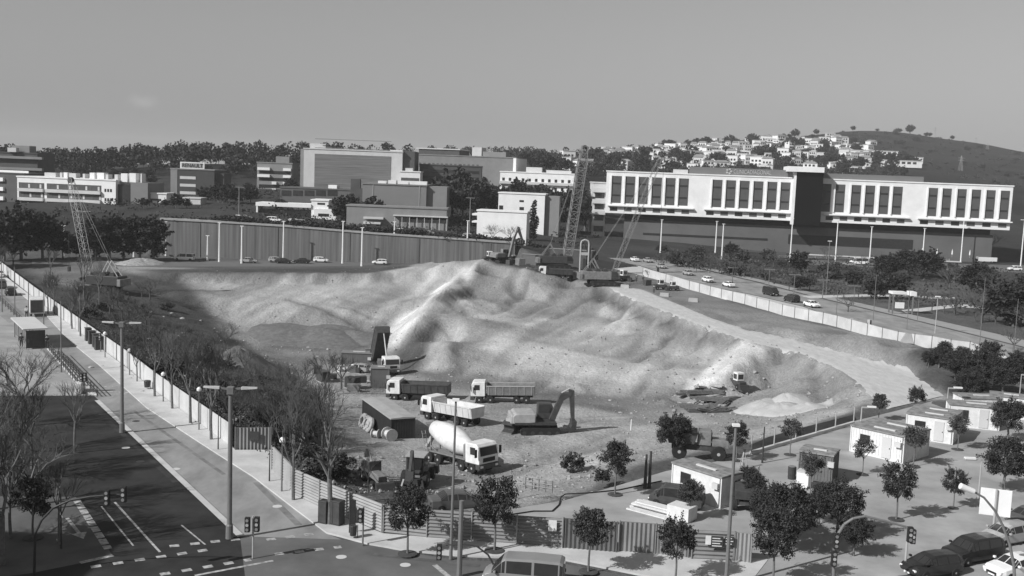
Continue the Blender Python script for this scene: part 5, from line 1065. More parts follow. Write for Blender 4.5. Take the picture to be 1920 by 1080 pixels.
# ---- lorries
def cab(t, x0, h=2.9, w_=1.25, m=white):
    o = MB().prism([(x0 - 1.9, 1.0), (x0, 1.0), (x0 + .06, 1.75), (x0 - .12, h - .25), (x0 - .35, h), (x0 - 1.9, h)], -w_, w_).obj('cab', m, t, bevel=.07)
    MB().add([(x0 + .075, -w_ + .16, 1.8), (x0 + .075, w_ - .16, 1.8), (x0 - .09, w_ - .2, h - .32), (x0 - .09, -w_ + .2, h - .32)], [(0, 1, 2, 3)]).obj('windscreen', glass, o)
    MB().box(x0 + .02, x0 + .09, -.75, .75, 1.2, 1.58).obj('grille', black, o); MB().box(x0 - .5, x0 + .1, -w_, w_, .5, .98).obj('bumper', dkpaint, o, bevel=.05)
    for s in (-1, 1):
        MB().add([(x0 - .35, s * (w_ + .012), 1.85), (x0 - 1.2, s * (w_ + .012), 1.85), (x0 - 1.2, s * (w_ + .012), 2.55), (x0 - .5, s * (w_ + .012), 2.55)], [(0, 1, 2, 3)]).obj('side_window', glass, o)
        MB().box(x0 - .12, x0 - .02, s * (w_ + .32) - .13, s * (w_ + .32) + .13, 1.75, 2.5).obj('wing_mirror', black, o)
        MB().cb((x0 + .08, s * .95, .78), (.08, .35, .2)).obj('headlight', lampglass, o); MB().box(x0 - 1.75, x0 - .55, s * w_ * .75 - .1, s * w_ * .98, .95, 1.12).obj('mudguard', dkpaint, o)
    return o
def chassis(t, x0, x1, axles):
    for s in (-1, 1): MB().box(x0, x1, s * .42 - .05, s * .42 + .05, .75, 1.0).obj('frame_rail', darkmetal, t)
    MB().box(axles[1] + .3 if len(axles) > 2 else x0, axles[0] - .7, -1.05, 1.05, .5, .95).obj('side_tank', darkmetal, t)
    for x in axles:
        for y in (-.98, .98): wheel(t, x, y, .5, .42)
def make_dump(body=None, tilt=0.0, cabm=white):
    t = thing('dump_truck', 'x', 'truck'); cab(t, 4.2, m=cabm); chassis(t, -4.1, 4.0, [3.1, 1.6, -1.9, -3.2])
    M_ = Matrix.Translation((-3.6, 0, 1.1)) @ Matrix.Rotation(-tilt, 4, 'Y') @ Matrix.Translation((3.6, 0, -1.1)); mb = MB(); L0, L1, zb, zt = -4.3, 2.1, 1.12, 2.35
    def add(p): mb.hexa([M_ @ Vector(v) for v in p])
    add([(L0, -.95, zb), (L1 - .2, -.95, zb), (L1 - .2, .95, zb), (L0, .95, zb), (L0, -.95, zb + .1), (L1 - .2, -.95, zb + .1), (L1 - .2, .95, zb + .1), (L0, .95, zb + .1)])
    for s in (-1, 1): add([(L0, s * .95, zb), (L1 - .2, s * .95, zb), (L1 - .2, s * 1.03, zb), (L0, s * 1.03, zb), (L0, s * 1.17, zt), (L1, s * 1.17, zt), (L1, s * 1.25, zt), (L0, s * 1.25, zt)])
    add([(L1 - .2, -1.0, zb), (L1 - .12, -1.0, zb), (L1 - .12, 1.0, zb), (L1 - .2, 1.0, zb), (L1, -1.2, zt + .25), (L1 + .08, -1.2, zt + .25), (L1 + .08, 1.2, zt + .25), (L1, 1.2, zt + .25)])
    b_ = mb.obj('dump_body', body or greyp, t); mb = MB()
    for s in (-1, 1):
        a, b = M_ @ Vector((L0, s * 1.24, zt + .03)), M_ @ Vector((L1, s * 1.24, zt + .03)); mb.bar(a, b, .12)
        for k in range(7): x = L0 + .4 + k * .95; mb.bar(M_ @ Vector((x, s * 1.05, zb + .05)), M_ @ Vector((x, s * 1.26, zt)), .08)
    mb.obj('side_ribs', lightmetal if body is None or body == greyp else body, b_)
    if tilt < .1:
        mb = MB(); mb.hexa([(L0 - .08, -1.0, zb), (L0, -1.0, zb), (L0, 1.0, zb), (L0 - .08, 1.0, zb), (L0 - .08, -1.2, zt), (L0, -1.2, zt), (L0, 1.2, zt), (L0 - .08, 1.2, zt)]); mb.obj('tailgate', body or greyp, t)
    else:
        a = M_ @ Vector((L1 - .3, 0, zb)); MB().tube((1.7, 0, 1.0), a, .16, .09, 10).obj('hydraulic_ram', lightmetal, t)
    return t
def set_at(o, a, b, label, group=None, base=None, roll=True):   # a = front, b = rear ground points
    c = (a + b) / 2 if base is None else base; o.location = (c.x, c.y, H(c.x, c.y) + .02); rz = head(b, a); d = Vector((math.cos(rz), math.sin(rz)))
    pz = H(c.x + d.x * 2.5, c.y + d.y * 2.5) - H(c.x - d.x * 2.5, c.y - d.y * 2.5) if roll else 0
    o.rotation_euler = (0, -math.atan2(pz, 5), rz); o['label'] = label
    if group: o['group'] = group
dump_w = mat('white_body_paint', .6, .5, .08, 1, dirt=.12)
set_at(make_dump(greyp), G(885, 754), G(1000, 756), 'dump truck with grey body standing farthest right of the parked lorries')
set_at(make_dump(dkpaint), G(728, 746), G(842, 750), 'dump truck with dark body and light cab behind the dark container')
set_at(make_dump(dump_w), G(803, 783), G(893, 800), 'dump truck with white body between the mixer and the dark container')
o = make_dump(dkpaint, R(62)); set_at(o, G(738, 706), G(706, 684), 'dump truck tipping its raised dark body at the foot of the spoil cone', roll=False)
def make_mixer():
    t = thing('concrete_mixer_truck', 'x', 'truck'); cab(t, 4.3, m=white); chassis(t, -4.2, 4.1, [3.2, 1.7, -1.7, -3.0])
    M_ = Matrix.Translation((-.7, 0, 2.55)) @ Matrix.Rotation(R(-76), 4, 'Y')      # drum axis leans up to the rear
    MB().lathe([(.45, -2.9), (.75, -2.85), (1.12, -1.3), (1.22, -.2), (1.16, .9), (.78, 2.3), (.52, 2.9), (.5, 3.0)], 36, M_ @ Matrix.Rotation(math.pi, 4, 'X')).obj('drum', white, t, smooth=True)
    r_ = MB(); r_.lathe([(.7, 0), (.74, 0), (.74, .14), (.7, .14)], 24, M_ @ Matrix.Rotation(math.pi, 4, 'X') @ Matrix.Translation((0, 0, 2.35))); r_.obj('drum_ring', lightmetal, t)
    mb = MB()
    for s in (-1, 1): mb.bar((-3.4, s * .6, 1.0), (-3.3, s * .55, 2.7), .12); mb.bar((1.9, s * .7, 1.0), (1.9, s * .5, 2.0), .15); mb.bar((-3.4, s * .6, 1.6), (-2.3, s * .6, 1.0), .1)
    mb.box(-3.9, 2.2, -.7, .7, .95, 1.08); mb.obj('support_frame', greyp, t)
    MB().box(1.75, 2.3, -.95, .95, 1.1, 2.6).obj('water_tank', greyp, t, bevel=.1); MB().lathe([(.25, 0), (.75, .7)], 12, Matrix.Translation((-3.75, 0, 2.95))).obj('hopper', greyp, t)
    MB().hexa([(-4.0, -.2, 2.3), (-3.7, -.2, 2.2), (-3.7, .2, 2.2), (-4.0, .2, 2.3), (-4.7, -.25, 1.25), (-4.5, -.25, 1.1), (-4.5, .25, 1.1), (-4.7, .25, 1.25)]).obj('chute', lightmetal, t)
    mb = MB(); 
    for s in (-.22, .22): mb.bar((-3.5, -1.0 + s, .8), (-4.0, -1.0 + s, 3.0), .04)
    for k in range(7): mb.bar((-3.5 - k * .07, -1.22, .9 + k * .3), (-3.5 - k * .07, -.78, .9 + k * .3), .03)
    mb.obj('ladder', lightmetal, t); return t
set_at(make_mixer(), G(902, 886), G(818, 862), 'concrete mixer truck with a white drum, centre foreground of the pit')
# ---- excavators
def track(t, L, y, r=.42, wd=.55):
    n = 8; pts = [(L / 2 + r * math.sin(math.pi * i / n), r + r * math.cos(math.pi * i / n)) for i in range(n + 1)] + [(-L / 2 - r * math.sin(math.pi * i / n), r - r * math.cos(math.pi * i / n)) for i in range(n + 1)]
    o = MB().prism(pts, y - wd / 2, y + wd / 2).obj('track', black, t); mb = MB()
    for k in range(5): x = -L / 2 + L * k / 4; mb.tube((x, y - wd / 2 - .03, r * .75), (x, y + wd / 2 + .03, r * .75), r * .5, n=10)
    mb.obj('roller', darkmetal, o)
def make_exc(m=yellow, boom_m=dkpaint, pose=((1.6, 1.6), (4.4, 5.6), (6.6, 5.4), (6.9, 1.4))):
    t = thing('excavator', 'x', 'excavator'); track(t, 3.4, -1.15); track(t, 3.4, 1.15); MB().box(-1, 1, -1, 1, .5, .95).obj('undercarriage', darkmetal, t)
    MB().tube((0, 0, .9), (0, 0, 1.15), .8, n=16).obj('slew_ring', darkmetal, t)
    MB().box(-2.7, 1.6, -1.4, 1.4, 1.15, 1.4).obj('deck', darkmetal, t); MB().prism([(-2.9, 1.3), (-2.2, 1.15), (-.6, 1.4), (-.6, 2.3), (-2.6, 2.3), (-2.95, 2.0)], -1.38, 1.38).obj('engine_cover', m, t, bevel=.08)
    MB().prism([(-3.15, 1.25), (-2.75, 1.2), (-2.75, 2.15), (-3.1, 2.1)], -1.3, 1.3).obj('counterweight', m, t, bevel=.1)
    c = MB().prism([(-.1, 1.4), (1.7, 1.4), (1.75, 2.0), (1.3, 3.0), (-.1, 3.0)], .45, 1.4).obj('cab', boom_m, t, bevel=.05); MB().prism([(.0, 2.05), (1.55, 2.05), (1.15, 2.85), (.0, 2.85)], .43, 1.42).obj('side_window', glass, c)
    a, b, c_, d = [Vector((p[0], -.1, p[1])) for p in pose]; mid = (a + b) / 2 + Vector((0, 0, 1.0)) * .9
    MB().prism([(a.x - .2, a.z - .2), (a.x + .35, a.z - .3), (mid.x + .2, mid.z - .35), (b.x, b.z - .2), (b.x, b.z + .15), (mid.x - .15, mid.z + .3)], -.35, .15).obj('boom', boom_m, t)
    MB().prism([(b.x - .5, b.z + .35), (b.x + .2, b.z - .25), (c_.x, c_.z)] if False else [(b.x - .3, b.z + .45), (b.x + .3, b.z + .3), (d.x + .15, d.z + .4), (d.x - .2, d.z + .4), (b.x - .15, b.z - .3)], -.3, .1).obj('stick', boom_m, t)
    MB().tube((a.x + .4, -.1, a.z - .2), (mid.x, -.1, mid.z - .35), .09, n=8).obj('hydraulic_ram', lightmetal, t); MB().tube((mid.x, -.1, mid.z + .4), (b.x - .2, -.1, b.z + .5), .09, n=8).obj('hydraulic_ram', lightmetal, t)
    MB().prism([(d.x - .2, d.z + .45), (d.x + .3, d.z + .4), (d.x + .25, d.z - .5), (d.x - .45, d.z - .75), (d.x - .95, d.z - .35), (d.x - .7, d.z - .25), (d.x - .35, d.z - .3), (d.x - .2, d.z)], -.75, .55).obj('bucket', darkmetal, t)
    return t
o = make_exc(pose=((1.2, 1.7), (3.2, 4.2), (5, 5), (3.5, 1.0))); p = G(1010, 812); o.location = p; o.rotation_euler = (0, 0, R(8)); o.scale = (1.12,) * 3; o['label'] = 'tracked excavator with pale engine cover and folded dark arm beside the lorries'
o = make_exc(m=greyp, boom_m=greyp, pose=((1.2, 1.6), (3.3, 7.6), (4, 6), (4.6, 4.6))); o.location = GYp(945, 262); o.rotation_euler = (0, 0, R(35)); o.scale = (1.15,) * 3; o['label'] = 'excavator with raised arm at the left end of the upper platform'
def make_bucket(): t = thing('loose_bucket', 'x', 'bucket'); MB().prism([(-.8, 0), (.5, 0), (.9, .5), (.8, 1.3), (-.2, 1.5), (-.8, 1.1), (-.3, .9), (-.2, .5), (-.7, .2)], -.7, .7).obj('shell', darkmetal, t, bevel=.04); MB().box(-.5, .3, -.3, .3, 1.45, 1.8).obj('hitch', lightmetal, t); return t
o = make_bucket(); o.location = G(956, 812); o.rotation_euler = (0, 0, 1); o['label'] = 'loose dark digger bucket on the ground behind the excavator'
def make_backhoe():
    t = thing('backhoe_loader', 'x', 'backhoe'); MB().prism([(-1, .8), (2.6, .7), (2.7, 1.5), (.6, 1.65), (-1, 1.5)], -.5, .5).obj('body', greyp, t, bevel=.06)
    c = MB().prism([(-1.2, 1.3), (.6, 1.3), (.45, 2.75), (-1.1, 2.75)], -.8, .8).obj('cab', dkpaint, t, bevel=.05); MB().box(-1.3, .6, -.85, .85, 2.76, 2.86).obj('cab_roof', lightmetal, c); MB().prism([(-.95, 1.75), (.45, 1.75), (.35, 2.65), (-.9, 2.65)], -.82, .82).obj('side_window', glass, c); MB().box(-1.23, -1.12, -.65, .65, 1.7, 2.6).obj('rear_window', glass, c)
    for y in (-.95, .95): wheel(t, -.8, y, .72, .45); wheel(t, 2.0, y, .45, .35)
    for y in (-.7, .7): MB().bar((.5, y, 1.5), (3.4, y, .8), .16).obj('loader_arm', greyp, t)
    MB().prism([(3.3, .1), (4.1, .1), (3.7, .9), (3.3, 1.0)], -1.15, 1.15).obj('front_bucket', darkmetal, t); MB().bar((-1.6, 0, .9), (-2.3, 0, 3.6), .28).obj('boom', dkpaint, t); MB().bar((-2.3, 0, 3.6), (-2.9, 0, 1.9), .22).obj('stick', dkpaint, t); MB().prism([(-3.2, 1.2), (-2.7, 1.3), (-2.6, 2.0), (-3.0, 2.0)], -.35, .35).obj('rear_bucket', darkmetal, t)
    for y in (-1.0, 1.0): MB().bar((-1.7, y * .8, .9), (-1.9, y, .1), .14).obj('stabiliser_leg', lightmetal, t)
    MB().box(-1.9, -1.3, -.7, .7, .5, 1.0).obj('rear_frame', darkmetal, t); return t
o = make_backhoe(); o.location = G(782, 908); o.rotation_euler = (0, 0, R(82)); o['label'] = 'backhoe loader seen from behind between the mixer and the corner hoarding'
o = dup(o, G(700, 905), R(-60), 'backhoe loader half hidden by twigs near the inside of the hoarding', scale=.72)
# dumper / tractor in the shade of a tree
def make_dumper():
    t = thing('site_dumper', 'x', 'dumper'); MB().prism([(-2.6, .8), (2.2, .8), (2.2, 1.3), (-2.6, 1.2)], -.6, .6).obj('chassis', dkpaint, t); MB().prism([(-2.9, 1.4), (-.6, 1.4), (-.3, 2.5), (-3.1, 2.3)], -1.05, 1.05).obj('skip', dkpaint, t, bevel=.05)
    MB().prism([(-.3, 1.3), (.9, 1.3), (.9, 2.6), (-.2, 2.6)], -.7, .7).obj('cab', greyp, t, bevel=.05); MB().box(.92, .98, -.6, .6, 1.7, 2.5).obj('window', glass, t); MB().prism([(1, 1.2), (2.5, 1.1), (2.5, 1.8), (1, 1.9)], -.6, .6).obj('engine_cover', greyp, t, bevel=.05)
    for x in (-1.9, 1.6):
        for y in (-.95, .95): wheel(t, x, y, .68, .45)
    return t
o = make_dumper(); o.location = gp(1312, 858); o.rotation_euler = (0, 0, R(-8)); o['label'] = 'dark site dumper with big wheels parked behind the first white cabin'
o = dup(o, gp(1395, 948), R(80), 'dark machine in the shade at the right end wall of the first cabin', scale=.8)
o = car('van', dkpaint, gp(1268, 950), R(160), 'dark van with white lettering parked before the first white cabin', name='parked_van', cat='van', scale=.85)
o = car('hatch', car_light, G(668, 698), R(170), 'pale pickup-sized car below the tipping truck')
o = car('sedan', car_grey, gp(858, 955), R(18), 'flat grey car inside the hoarding behind the corner tree')

# ---- cranes
def lattice(a, b, w0, w1, m, parent, name='boom', n=14, r=.055):
    a, b = Vector(a), Vector(b); d = (b - a).normalized(); x = Vector((0, 1, 0)); y = x.cross(d).normalized(); mb = MB(); L = (b - a).length
    def c(t, i): w_ = (w0 + (w1 - w0) * max(0, (t - .85) / .15)) / 2 * min(1, .35 + t * 8); return a + d * L * t + x * (w_ if i in (0, 1) else -w_) + y * (w_ if i in (1, 2) else -w_)
    for i in range(4):
        for k in range(n): mb.tube(c(k / n, i), c((k + 1) / n, i), r, n=4, cap=False)
    for k in range(n):
        for i in range(4):
            j = (i + 1) % 4; mb.tube(c(k / n, i), c((k + 1) / n, j), r * .6, n=3, cap=False); mb.tube(c((k + 1) / n, i), c((k + 1) / n, j), r * .5, n=3, cap=False)
    return mb.obj(name, m, parent)
def make_crane(bm, boom_to, wd, r, boomm, heading):
    t = thing('crawler_crane', 'x', 'crane'); track(t, 5.2, -2.0, .55, .9); track(t, 5.2, 2.0, .55, .9); MB().box(-1.4, 1.4, -1.6, 1.6, .7, 1.2).obj('undercarriage', darkmetal, t)
    MB().box(-5.0, 2.2, -1.6, 1.6, 1.35, 3.2).obj('machinery_house', bm, t, bevel=.08); MB().box(-5.7, -4.9, -1.9, 1.9, 1.3, 2.7).obj('counterweight', greyp, t, bevel=.08)
    c = MB().prism([(1.9, 1.4), (3.6, 1.4), (3.7, 2.2), (3.3, 3.3), (1.9, 3.3)], -1.7, -.5).obj('cab', darkmetal, t, bevel=.05); MB().prism([(2.1, 2.1), (3.5, 2.1), (3.15, 3.1), (2.1, 3.1)], -1.73, -.47).obj('window', glass, c)
    for k in (-3.2, -1.2, .6): MB().tube((k, -1, 3.35), (k, 1, 3.35), .55, n=12).obj('winch_drum', darkmetal, t)
    f0 = Vector((2.2, 0, 1.7)); lattice(f0, boom_to, wd, wd * .6, boomm, t, n=16, r=r); tip = Vector(boom_to); ap = Vector((-2.2, 0, 6.2)); mb = MB()
    for s in (-.8, .8): mb.bar((-.6, s, 3.2), ap + Vector((0, s * .8, 0)), .2); mb.bar((-4.4, s, 3.2), ap + Vector((0, s * .8, 0)), .14)
    mb.obj('gantry', boomm, t); mb = MB()
    for s in (-.4, .4): mb.tube(ap + Vector((0, s, 0)), tip + Vector((0, s, 0)), .022, n=4)
    mb.obj('pendant_cable', lightmetal, t); MB().tube(tip + Vector((0, -.3, -.3)), tip + Vector((0, .3, -.3)), .6, n=12).obj('sheave', darkmetal, t)
    mb = MB(); mb.tube(tip + Vector((.5, 0, 0)), (tip.x + .5, 0, 4.5), .04, n=4); mb.cb((tip.x + .5, 0, 4.0), (.5, .4, 1.0)); mb.obj('hoist_cable', darkmetal, t); return t
def crane_at(base_px, base_py, tip_px, tip_py, rz, wd, r, bm, boomm, label, sc_=1.0):
    p = G(base_px, base_py) if base_py > 520 else GYp(base_px, 266); q = W(tip_px, tip_py, p.y); d = Vector((math.cos(rz), 0 if False else math.sin(rz)))
    # the boom stays in the crane's own vertical plane
    X = (q.x - p.x) / math.cos(rz); o = make_crane(bm, (X / sc_, 0, (q.z - p.z) / sc_), wd, r, boomm, rz); o.location = p; o.rotation_euler = (0, 0, rz); o.scale = (sc_,) * 3; o['label'] = label; return o
crane_at(1128, 534, 1243, 288, R(6), 1.1, .05, greyp, greyp, 'crawler crane with pale slim boom leaning right over the street')
crane_at(1046, 505, 1097, 274, R(8), 2.2, .15, dkpaint, greyp, 'crawler crane with the thick dark lattice boom in the middle')
crane_at(188, 545, 127, 335, R(168), 1.3, .045, darkmetal, lightmetal, 'crawler crane with thin pale boom rising before the long white apartments')
def make_grab():
    t = thing('diaphragm_wall_rig', 'x', 'drilling rig'); mb = MB(); w_, h = 1.0, 9.4
    for s in (-1, 1): mb.tube((s * w_, 0, .6), (s * w_, 0, h - 1), .2, n=8)
    mb.path([(-w_, 0, h - 1), (-w_ * .8, 0, h - .3), (0, 0, h), (w_ * .8, 0, h - .3), (w_, 0, h - 1)], .2, 8); mb.path([(-w_, 0, 1.0), (-.5, 0, .1), (.5, 0, .1), (w_, 0, 1.0)], .18, 8); mb.box(-w_, w_, -.15, .15, 5.6, 6.3); mb.obj('hose_frame', lightmetal, t)
    MB().box(.5, 1.5, .2, .9, .2, h - 2).obj('leader', darkmetal, t); MB().box(-.35, .35, -.3, .3, .2, 4.8).obj('grab_body', darkmetal, t); MB().bar((1.3, .4, 5), (4.2, .4, .6), .25).obj('backstay', greyp, t); MB().box(2, 5, -.4, 1.4, .1, 1.6).obj('machinery_house', greyp, t, bevel=.08); return t
o = make_grab(); p = GYp(1095, 254); o.location = p; o['label'] = 'upright rig with a looped pale frame between the two crane booms'
# truck and containers on the upper platform
o = dup([x for x in C.objects if x.name == 'dump_truck.001'][0], GYp(1042, 257), R(176), 'dark dump truck parked on the upper platform before the thick crane boom')
def make_cont(m, L=6.0, w_=2.44, h=2.55, label='', door=True, roofm=None, win=True, ribs=True, name='site_cabin', cat='site cabin'):
    t = thing(name, label, cat); mb = MB(); mb.box(.02, L - .02, .02, w_ - .02, .1, h - .12)
    if ribs:
        n_ = int(L / .3)
        for k in range(n_): x = .12 + k * (L - .3) / n_; mb.box(x, x + .12, -.012, w_ + .012, .2, h - .2)
        for k in range(int(w_ / .3)): y = .12 + k * .3; mb.box(-.012, L + .012, y, y + .12, .2, h - .2)
    mb.obj('wall', m, t); mb = MB()
    for x in (0, L):
        for y in (0, w_): mb.box(x - .05 if x else -.05, x + .05, y - .05, y + .05, .05, h)
    mb.box(-.03, L + .03, -.03, w_ + .03, .03, .14); mb.obj('corner_post', m, t)
    MB().prism([(-.12, h - .1), (w_ + .12, h - .1), (w_ + .12, h + .02), (w_ / 2, h + .1), (-.12, h + .02)], -.1, L + .1, 'x').obj('roof', roofm or greyp, t)
    if win:
        f_ = MB().box(L * .18, L * .18 + 1.0, -.06, .02, 1.05, 1.95).obj('window', glass, t); MB().box(L * .18 - .06, L * .18 + 1.06, -.045, .02, .98, 1.05).obj('sill', m, f_)
    if name == 'site_cabin':
        MB().box(L * .35, L * .75, w_ * .3, w_ * .42, h + .02, h + .16).obj('roof_strip', pale, t); MB().box(L * .86, L * .86 + .55, -.32, -.03, 1.5, 1.95).obj('cooling_unit', pale, t); MB().tube((L - .12, -.06, .1), (L - .12, -.06, h - .1), .035, n=6).obj('downpipe', greyp, t)
    if door: dr = MB().box(L * .6, L * .6 + .9, -.05, .02, .2, 2.15).obj('door', pale, t); MB().box(L * .6 + .75, L * .6 + .82, -.09, -.05, 1.1, 1.2).obj('handle', black, dr)
    return t
def cont_at(corner, lefttop, h, m, label, w_=2.44, off=0, L=None, win=True, door=True, roofm=None, ribs=True, z=0, cat='site cabin', name='site_cabin'):
    c = P(corner[0], corner[1], z); l_ = P(lefttop[0], lefttop[1], z + h); d = (Vector((c.x, c.y)) - Vector((l_.x, l_.y))); LL = L or d.length; d.normalize(); nrm = Vector((-d.y, d.x))
    o = make_cont(m, LL, w_, h, label, door, roofm, win, ribs, name, cat); org = Vector((c.x, c.y)) - d * LL + nrm * off; o.location = (org.x, org.y, z + .08); o.rotation_euler = (0, 0, math.atan2(d.y, d.x)); return o
cabw = mat('cabin_white_paint', .7, .55, .05, 2, dirt=.14); cabg = mat('cabin_grey_paint', .13, .6, .12, 1.5); roofg = mat('cabin_roof', .22, .7, .5, 1.6)
cont_at((1350, 956), (1262, 868), 2.5, cabw, 'white site cabin with grey roof, nearest the front hoarding', door=False, roofm=roofg, ribs=False)
cont_at((1558, 910), (1500, 846), 2.5, cabg, 'dark grey site container in the middle of the plaza', roofm=roofg, door=False, win=False)
cont_at((1692, 872), (1597, 798), 2.6, cabw, 'long ribbed white site cabin at the plaza edge, front one of its pair', roofm=roofg)
cont_at((1692, 872), (1597, 798), 2.6, cabw, 'white site cabin close behind the long ribbed white one', roofm=roofg, off=2.5)
cont_at((1785, 836), (1701, 775), 2.6, cabw, 'smooth white site cabin right of the long ribbed pair, front one', roofm=roofg, ribs=False)
cont_at((1785, 836), (1701, 775), 2.6, cabw, 'white site cabin behind the smooth white one', roofm=roofg, off=2.5, ribs=False)
cont_at((1872, 810), (1781, 758), 2.5, cabw, 'white site cabin near the right edge with plain long side', roofm=roofg, ribs=False)
cont_at((1875, 790), (1807, 746), 2.5, cabw, 'small white site cabin behind the plain one near the right edge', roofm=roofg, ribs=False)
cont_at((1925, 790), (1858, 741), 2.5, cabw, 'farthest white site cabin cut by the right edge', roofm=roofg, ribs=False)
# big dark container with tyres
def gcont(corner_px, left_px, h, m, label, w_, L):
    c, l_ = G(*corner_px), G(*left_px); d = Vector((c.x - l_.x, c.y - l_.y)).normalized(); nrm = Vector((-d.y, d.x)); o = make_cont(m, L, w_, h, label, False, concrete, False, True, 'steel_container', 'container'); o.location = (c.x - d.x * L, c.y - d.y * L, min(c.z, l_.z) - .05); o.rotation_euler = (0, 0, math.atan2(d.y, d.x)); return o, d, nrm, Vector((c.x, c.y, c.z))
o, d, nrm, cc = gcont((733, 824), (662, 784), 3.3, mat('dark_container_paint', .035, .6, .25, 1), 'long dark steel container with tyres leaning on it', 2.7, 10.5)
def make_tyre(): t = thing('big_tyre', 'x', 'tyre'); MB().lathe([(.45, -.2), (.78, -.24), (.9, -.12), (.9, .12), (.78, .24), (.45, .2), (.45, -.2)], 20, None, False).obj('tread', mat('dusty_rubber', .34, .9, .3, 3), t, smooth=False); MB().lathe([(.46, -.05), (.46, .05)], 16).obj('rim', darkmetal, t); return t
for k, u in enumerate((7.9, 6.4, 5.5)):
    p = cc - Vector((d.x, d.y, 0)) * u - Vector((nrm.x, nrm.y, 0)) * .7
    o2 = pick(PR, 'tyre', make_tyre, (p.x, p.y, H(p.x, p.y) + .85), 0, 'dusty lorry tyre leaning on the dark container, %s from the left' % ORD[k + 1], 'tyres leaning on the dark container'); o2.rotation_euler = (R(72), 0, math.atan2(d.y, d.x))
def make_reel(): t = thing('cable_reel', 'x', 'cable reel'); MB().tube((0, 0, -.5), (0, 0, .5), .4, n=14).obj('core', timber, t); MB().tube((0, 0, -.6), (0, 0, -.5), .7, n=18).obj('flange', timber, t); MB().tube((0, 0, .5), (0, 0, .6), .7, n=18).obj('flange', timber, t); return t
p = cc - Vector((nrm.x, nrm.y, 0)) * .6 + Vector((d.x, d.y, 0)) * 1.2; o2 = pick(PR, 'reel', make_reel, (p.x, p.y, H(p.x, p.y) + .7), 0, 'pale wooden cable reel at the end of the dark container'); o2.rotation_euler = (R(90), 0, .6)
p = cc - Vector((d.x, d.y, 0)) * 2.0 - Vector((nrm.x, nrm.y, 0)) * 1.1; o2 = pick(PR, 'reel', make_reel, (p.x, p.y, H(p.x, p.y) + .5), 0, 'small cable reel beside the long side of the dark container', scale=.7); o2.rotation_euler = (R(90), 0, 1.2)
for i, (px, py, rz, L, m, lb) in enumerate([(1003, 268, -20, 6, greyp, 'grey container left of the dark truck on the upper platform'), (978, 272, -20, 6, cabg, 'dark container farthest left on the upper platform'), (1030, 277, -22, 12, darkg, 'long dark container behind the dark truck on the upper platform')]):
    o = make_cont(m, L, 2.5, 2.7 if i < 2 else 4.5, lb, False, None, False, True, 'steel_container', 'container'); o.location = GYp(px, py); o.rotation_euler = (0, 0, R(rz))
# ------------------------------------------------------------------ hoardings
def ribbed(mb, A, B, h, n=7, t=.05, vertical=False):
    d = (B - A).normalized(); nn = Vector((d.y, -d.x, 0)) * t; L = (B - A).length
    if not vertical:
        for k in range(n):
            z0, z1 = h * k / n, h * (k + 1) / n; zm = (z0 + z1) / 2
            mb.add([A + Vector((0, 0, z0)), B + Vector((0, 0, z0)), B + nn + Vector((0, 0, zm)), A + nn + Vector((0, 0, zm))], [(0, 1, 2, 3)])
            mb.add([A + nn + Vector((0, 0, zm)), B + nn + Vector((0, 0, zm)), B + Vector((0, 0, z1)), A + Vector((0, 0, z1))], [(0, 1, 2, 3)])
        mb.add([A - nn, B - nn, B - nn + Vector((0, 0, h)), A - nn + Vector((0, 0, h))], [(0, 1, 2, 3)])
    else:
        k = max(4, int(L / .28)); 
        for i in range(k):
            a, b, c = A + d * L * i / k, A + d * L * (i + .5) / k + nn, A + d * L * (i + 1) / k; up = Vector((0, 0, h)); mb.add([a, b, b + up, a + up], [(0, 1, 2, 3)]); mb.add([b, c, c + up, b + up], [(0, 1, 2, 3)])
        mb.add([A - nn, B - nn, B - nn + Vector((0, 0, h)), A - nn + Vector((0, 0, h))], [(0, 1, 2, 3)])
sheetm = mat('corrugated_sheet', .32, .55, .12, .6, metal=.15, dirt=.1); sheet_shaded = mat('shaded_corrugated_sheet', .2, .55, .15, .8); panelm = mat('pale_hoarding_panel', .5, .7, .1, .5, dirt=.08)  # front sheeting repeats the corner sheet darker, its weaker sun painted in
def bp_(px, py): p = P(px, py, 0); return Vector((p.x, p.y, .06))
t = thing('hoarding', 'long pale panel hoarding running along the left pavement', 'hoarding'); pts = [Vector((P(a, b, 2).x, P(a, b, 2).y, .05)) for a, b in FENCE_L]; pts.insert(0, pts[0] + (pts[0] - pts[1]).normalized() * 40)
for k in range(len(pts) - 1):
    a, b = pts[k], pts[k + 1]; n_ = max(1, round((b - a).length / 6)); mb = MB()
    for q in range(n_):
        c, e = a + (b - a) * q / n_, a + (b - a) * (q + 1) / n_; dd = (e - c).normalized(); nn = Vector((dd.y, -dd.x, 0)) * .03; c2 = c + dd * .05
        MB().hexa([c2 - nn, e - nn, e + nn, c2 + nn, c2 - nn + Vector((0, 0, 2)), e - nn + Vector((0, 0, 2)), e + nn + Vector((0, 0, 2)), c2 + nn + Vector((0, 0, 2))]).obj('panel', panelm, t)
        MB().tube(c + nn * 2.4, c + nn * 2.4 + Vector((0, 0, 2.15)), .06, n=6).obj('post', polem, t)
def fence(name, label, pts, h, m, vertical=False, cap=True, postm=None, n=7, cat='fence'):
    t = thing(name, label, cat); pts = [bp_(*p) for p in pts]; mb = MB()
    for a, b in zip(pts, pts[1:]):
        ribbed(mb, a, b, h, n, .09, vertical); n_ = max(1, round((b - a).length / 3))
        for q in range(n_ + (1 if b is pts[-1] else 0)): c = a + (b - a) * q / n_; dd = (b - a).normalized(); nn = Vector((dd.y, -dd.x, 0)) * .09; MB().tube(c + nn, c + nn + Vector((0, 0, h + .1)), .05, n=6).obj('post', postm or m, t)
    mb.obj('sheeting', m, t); return t
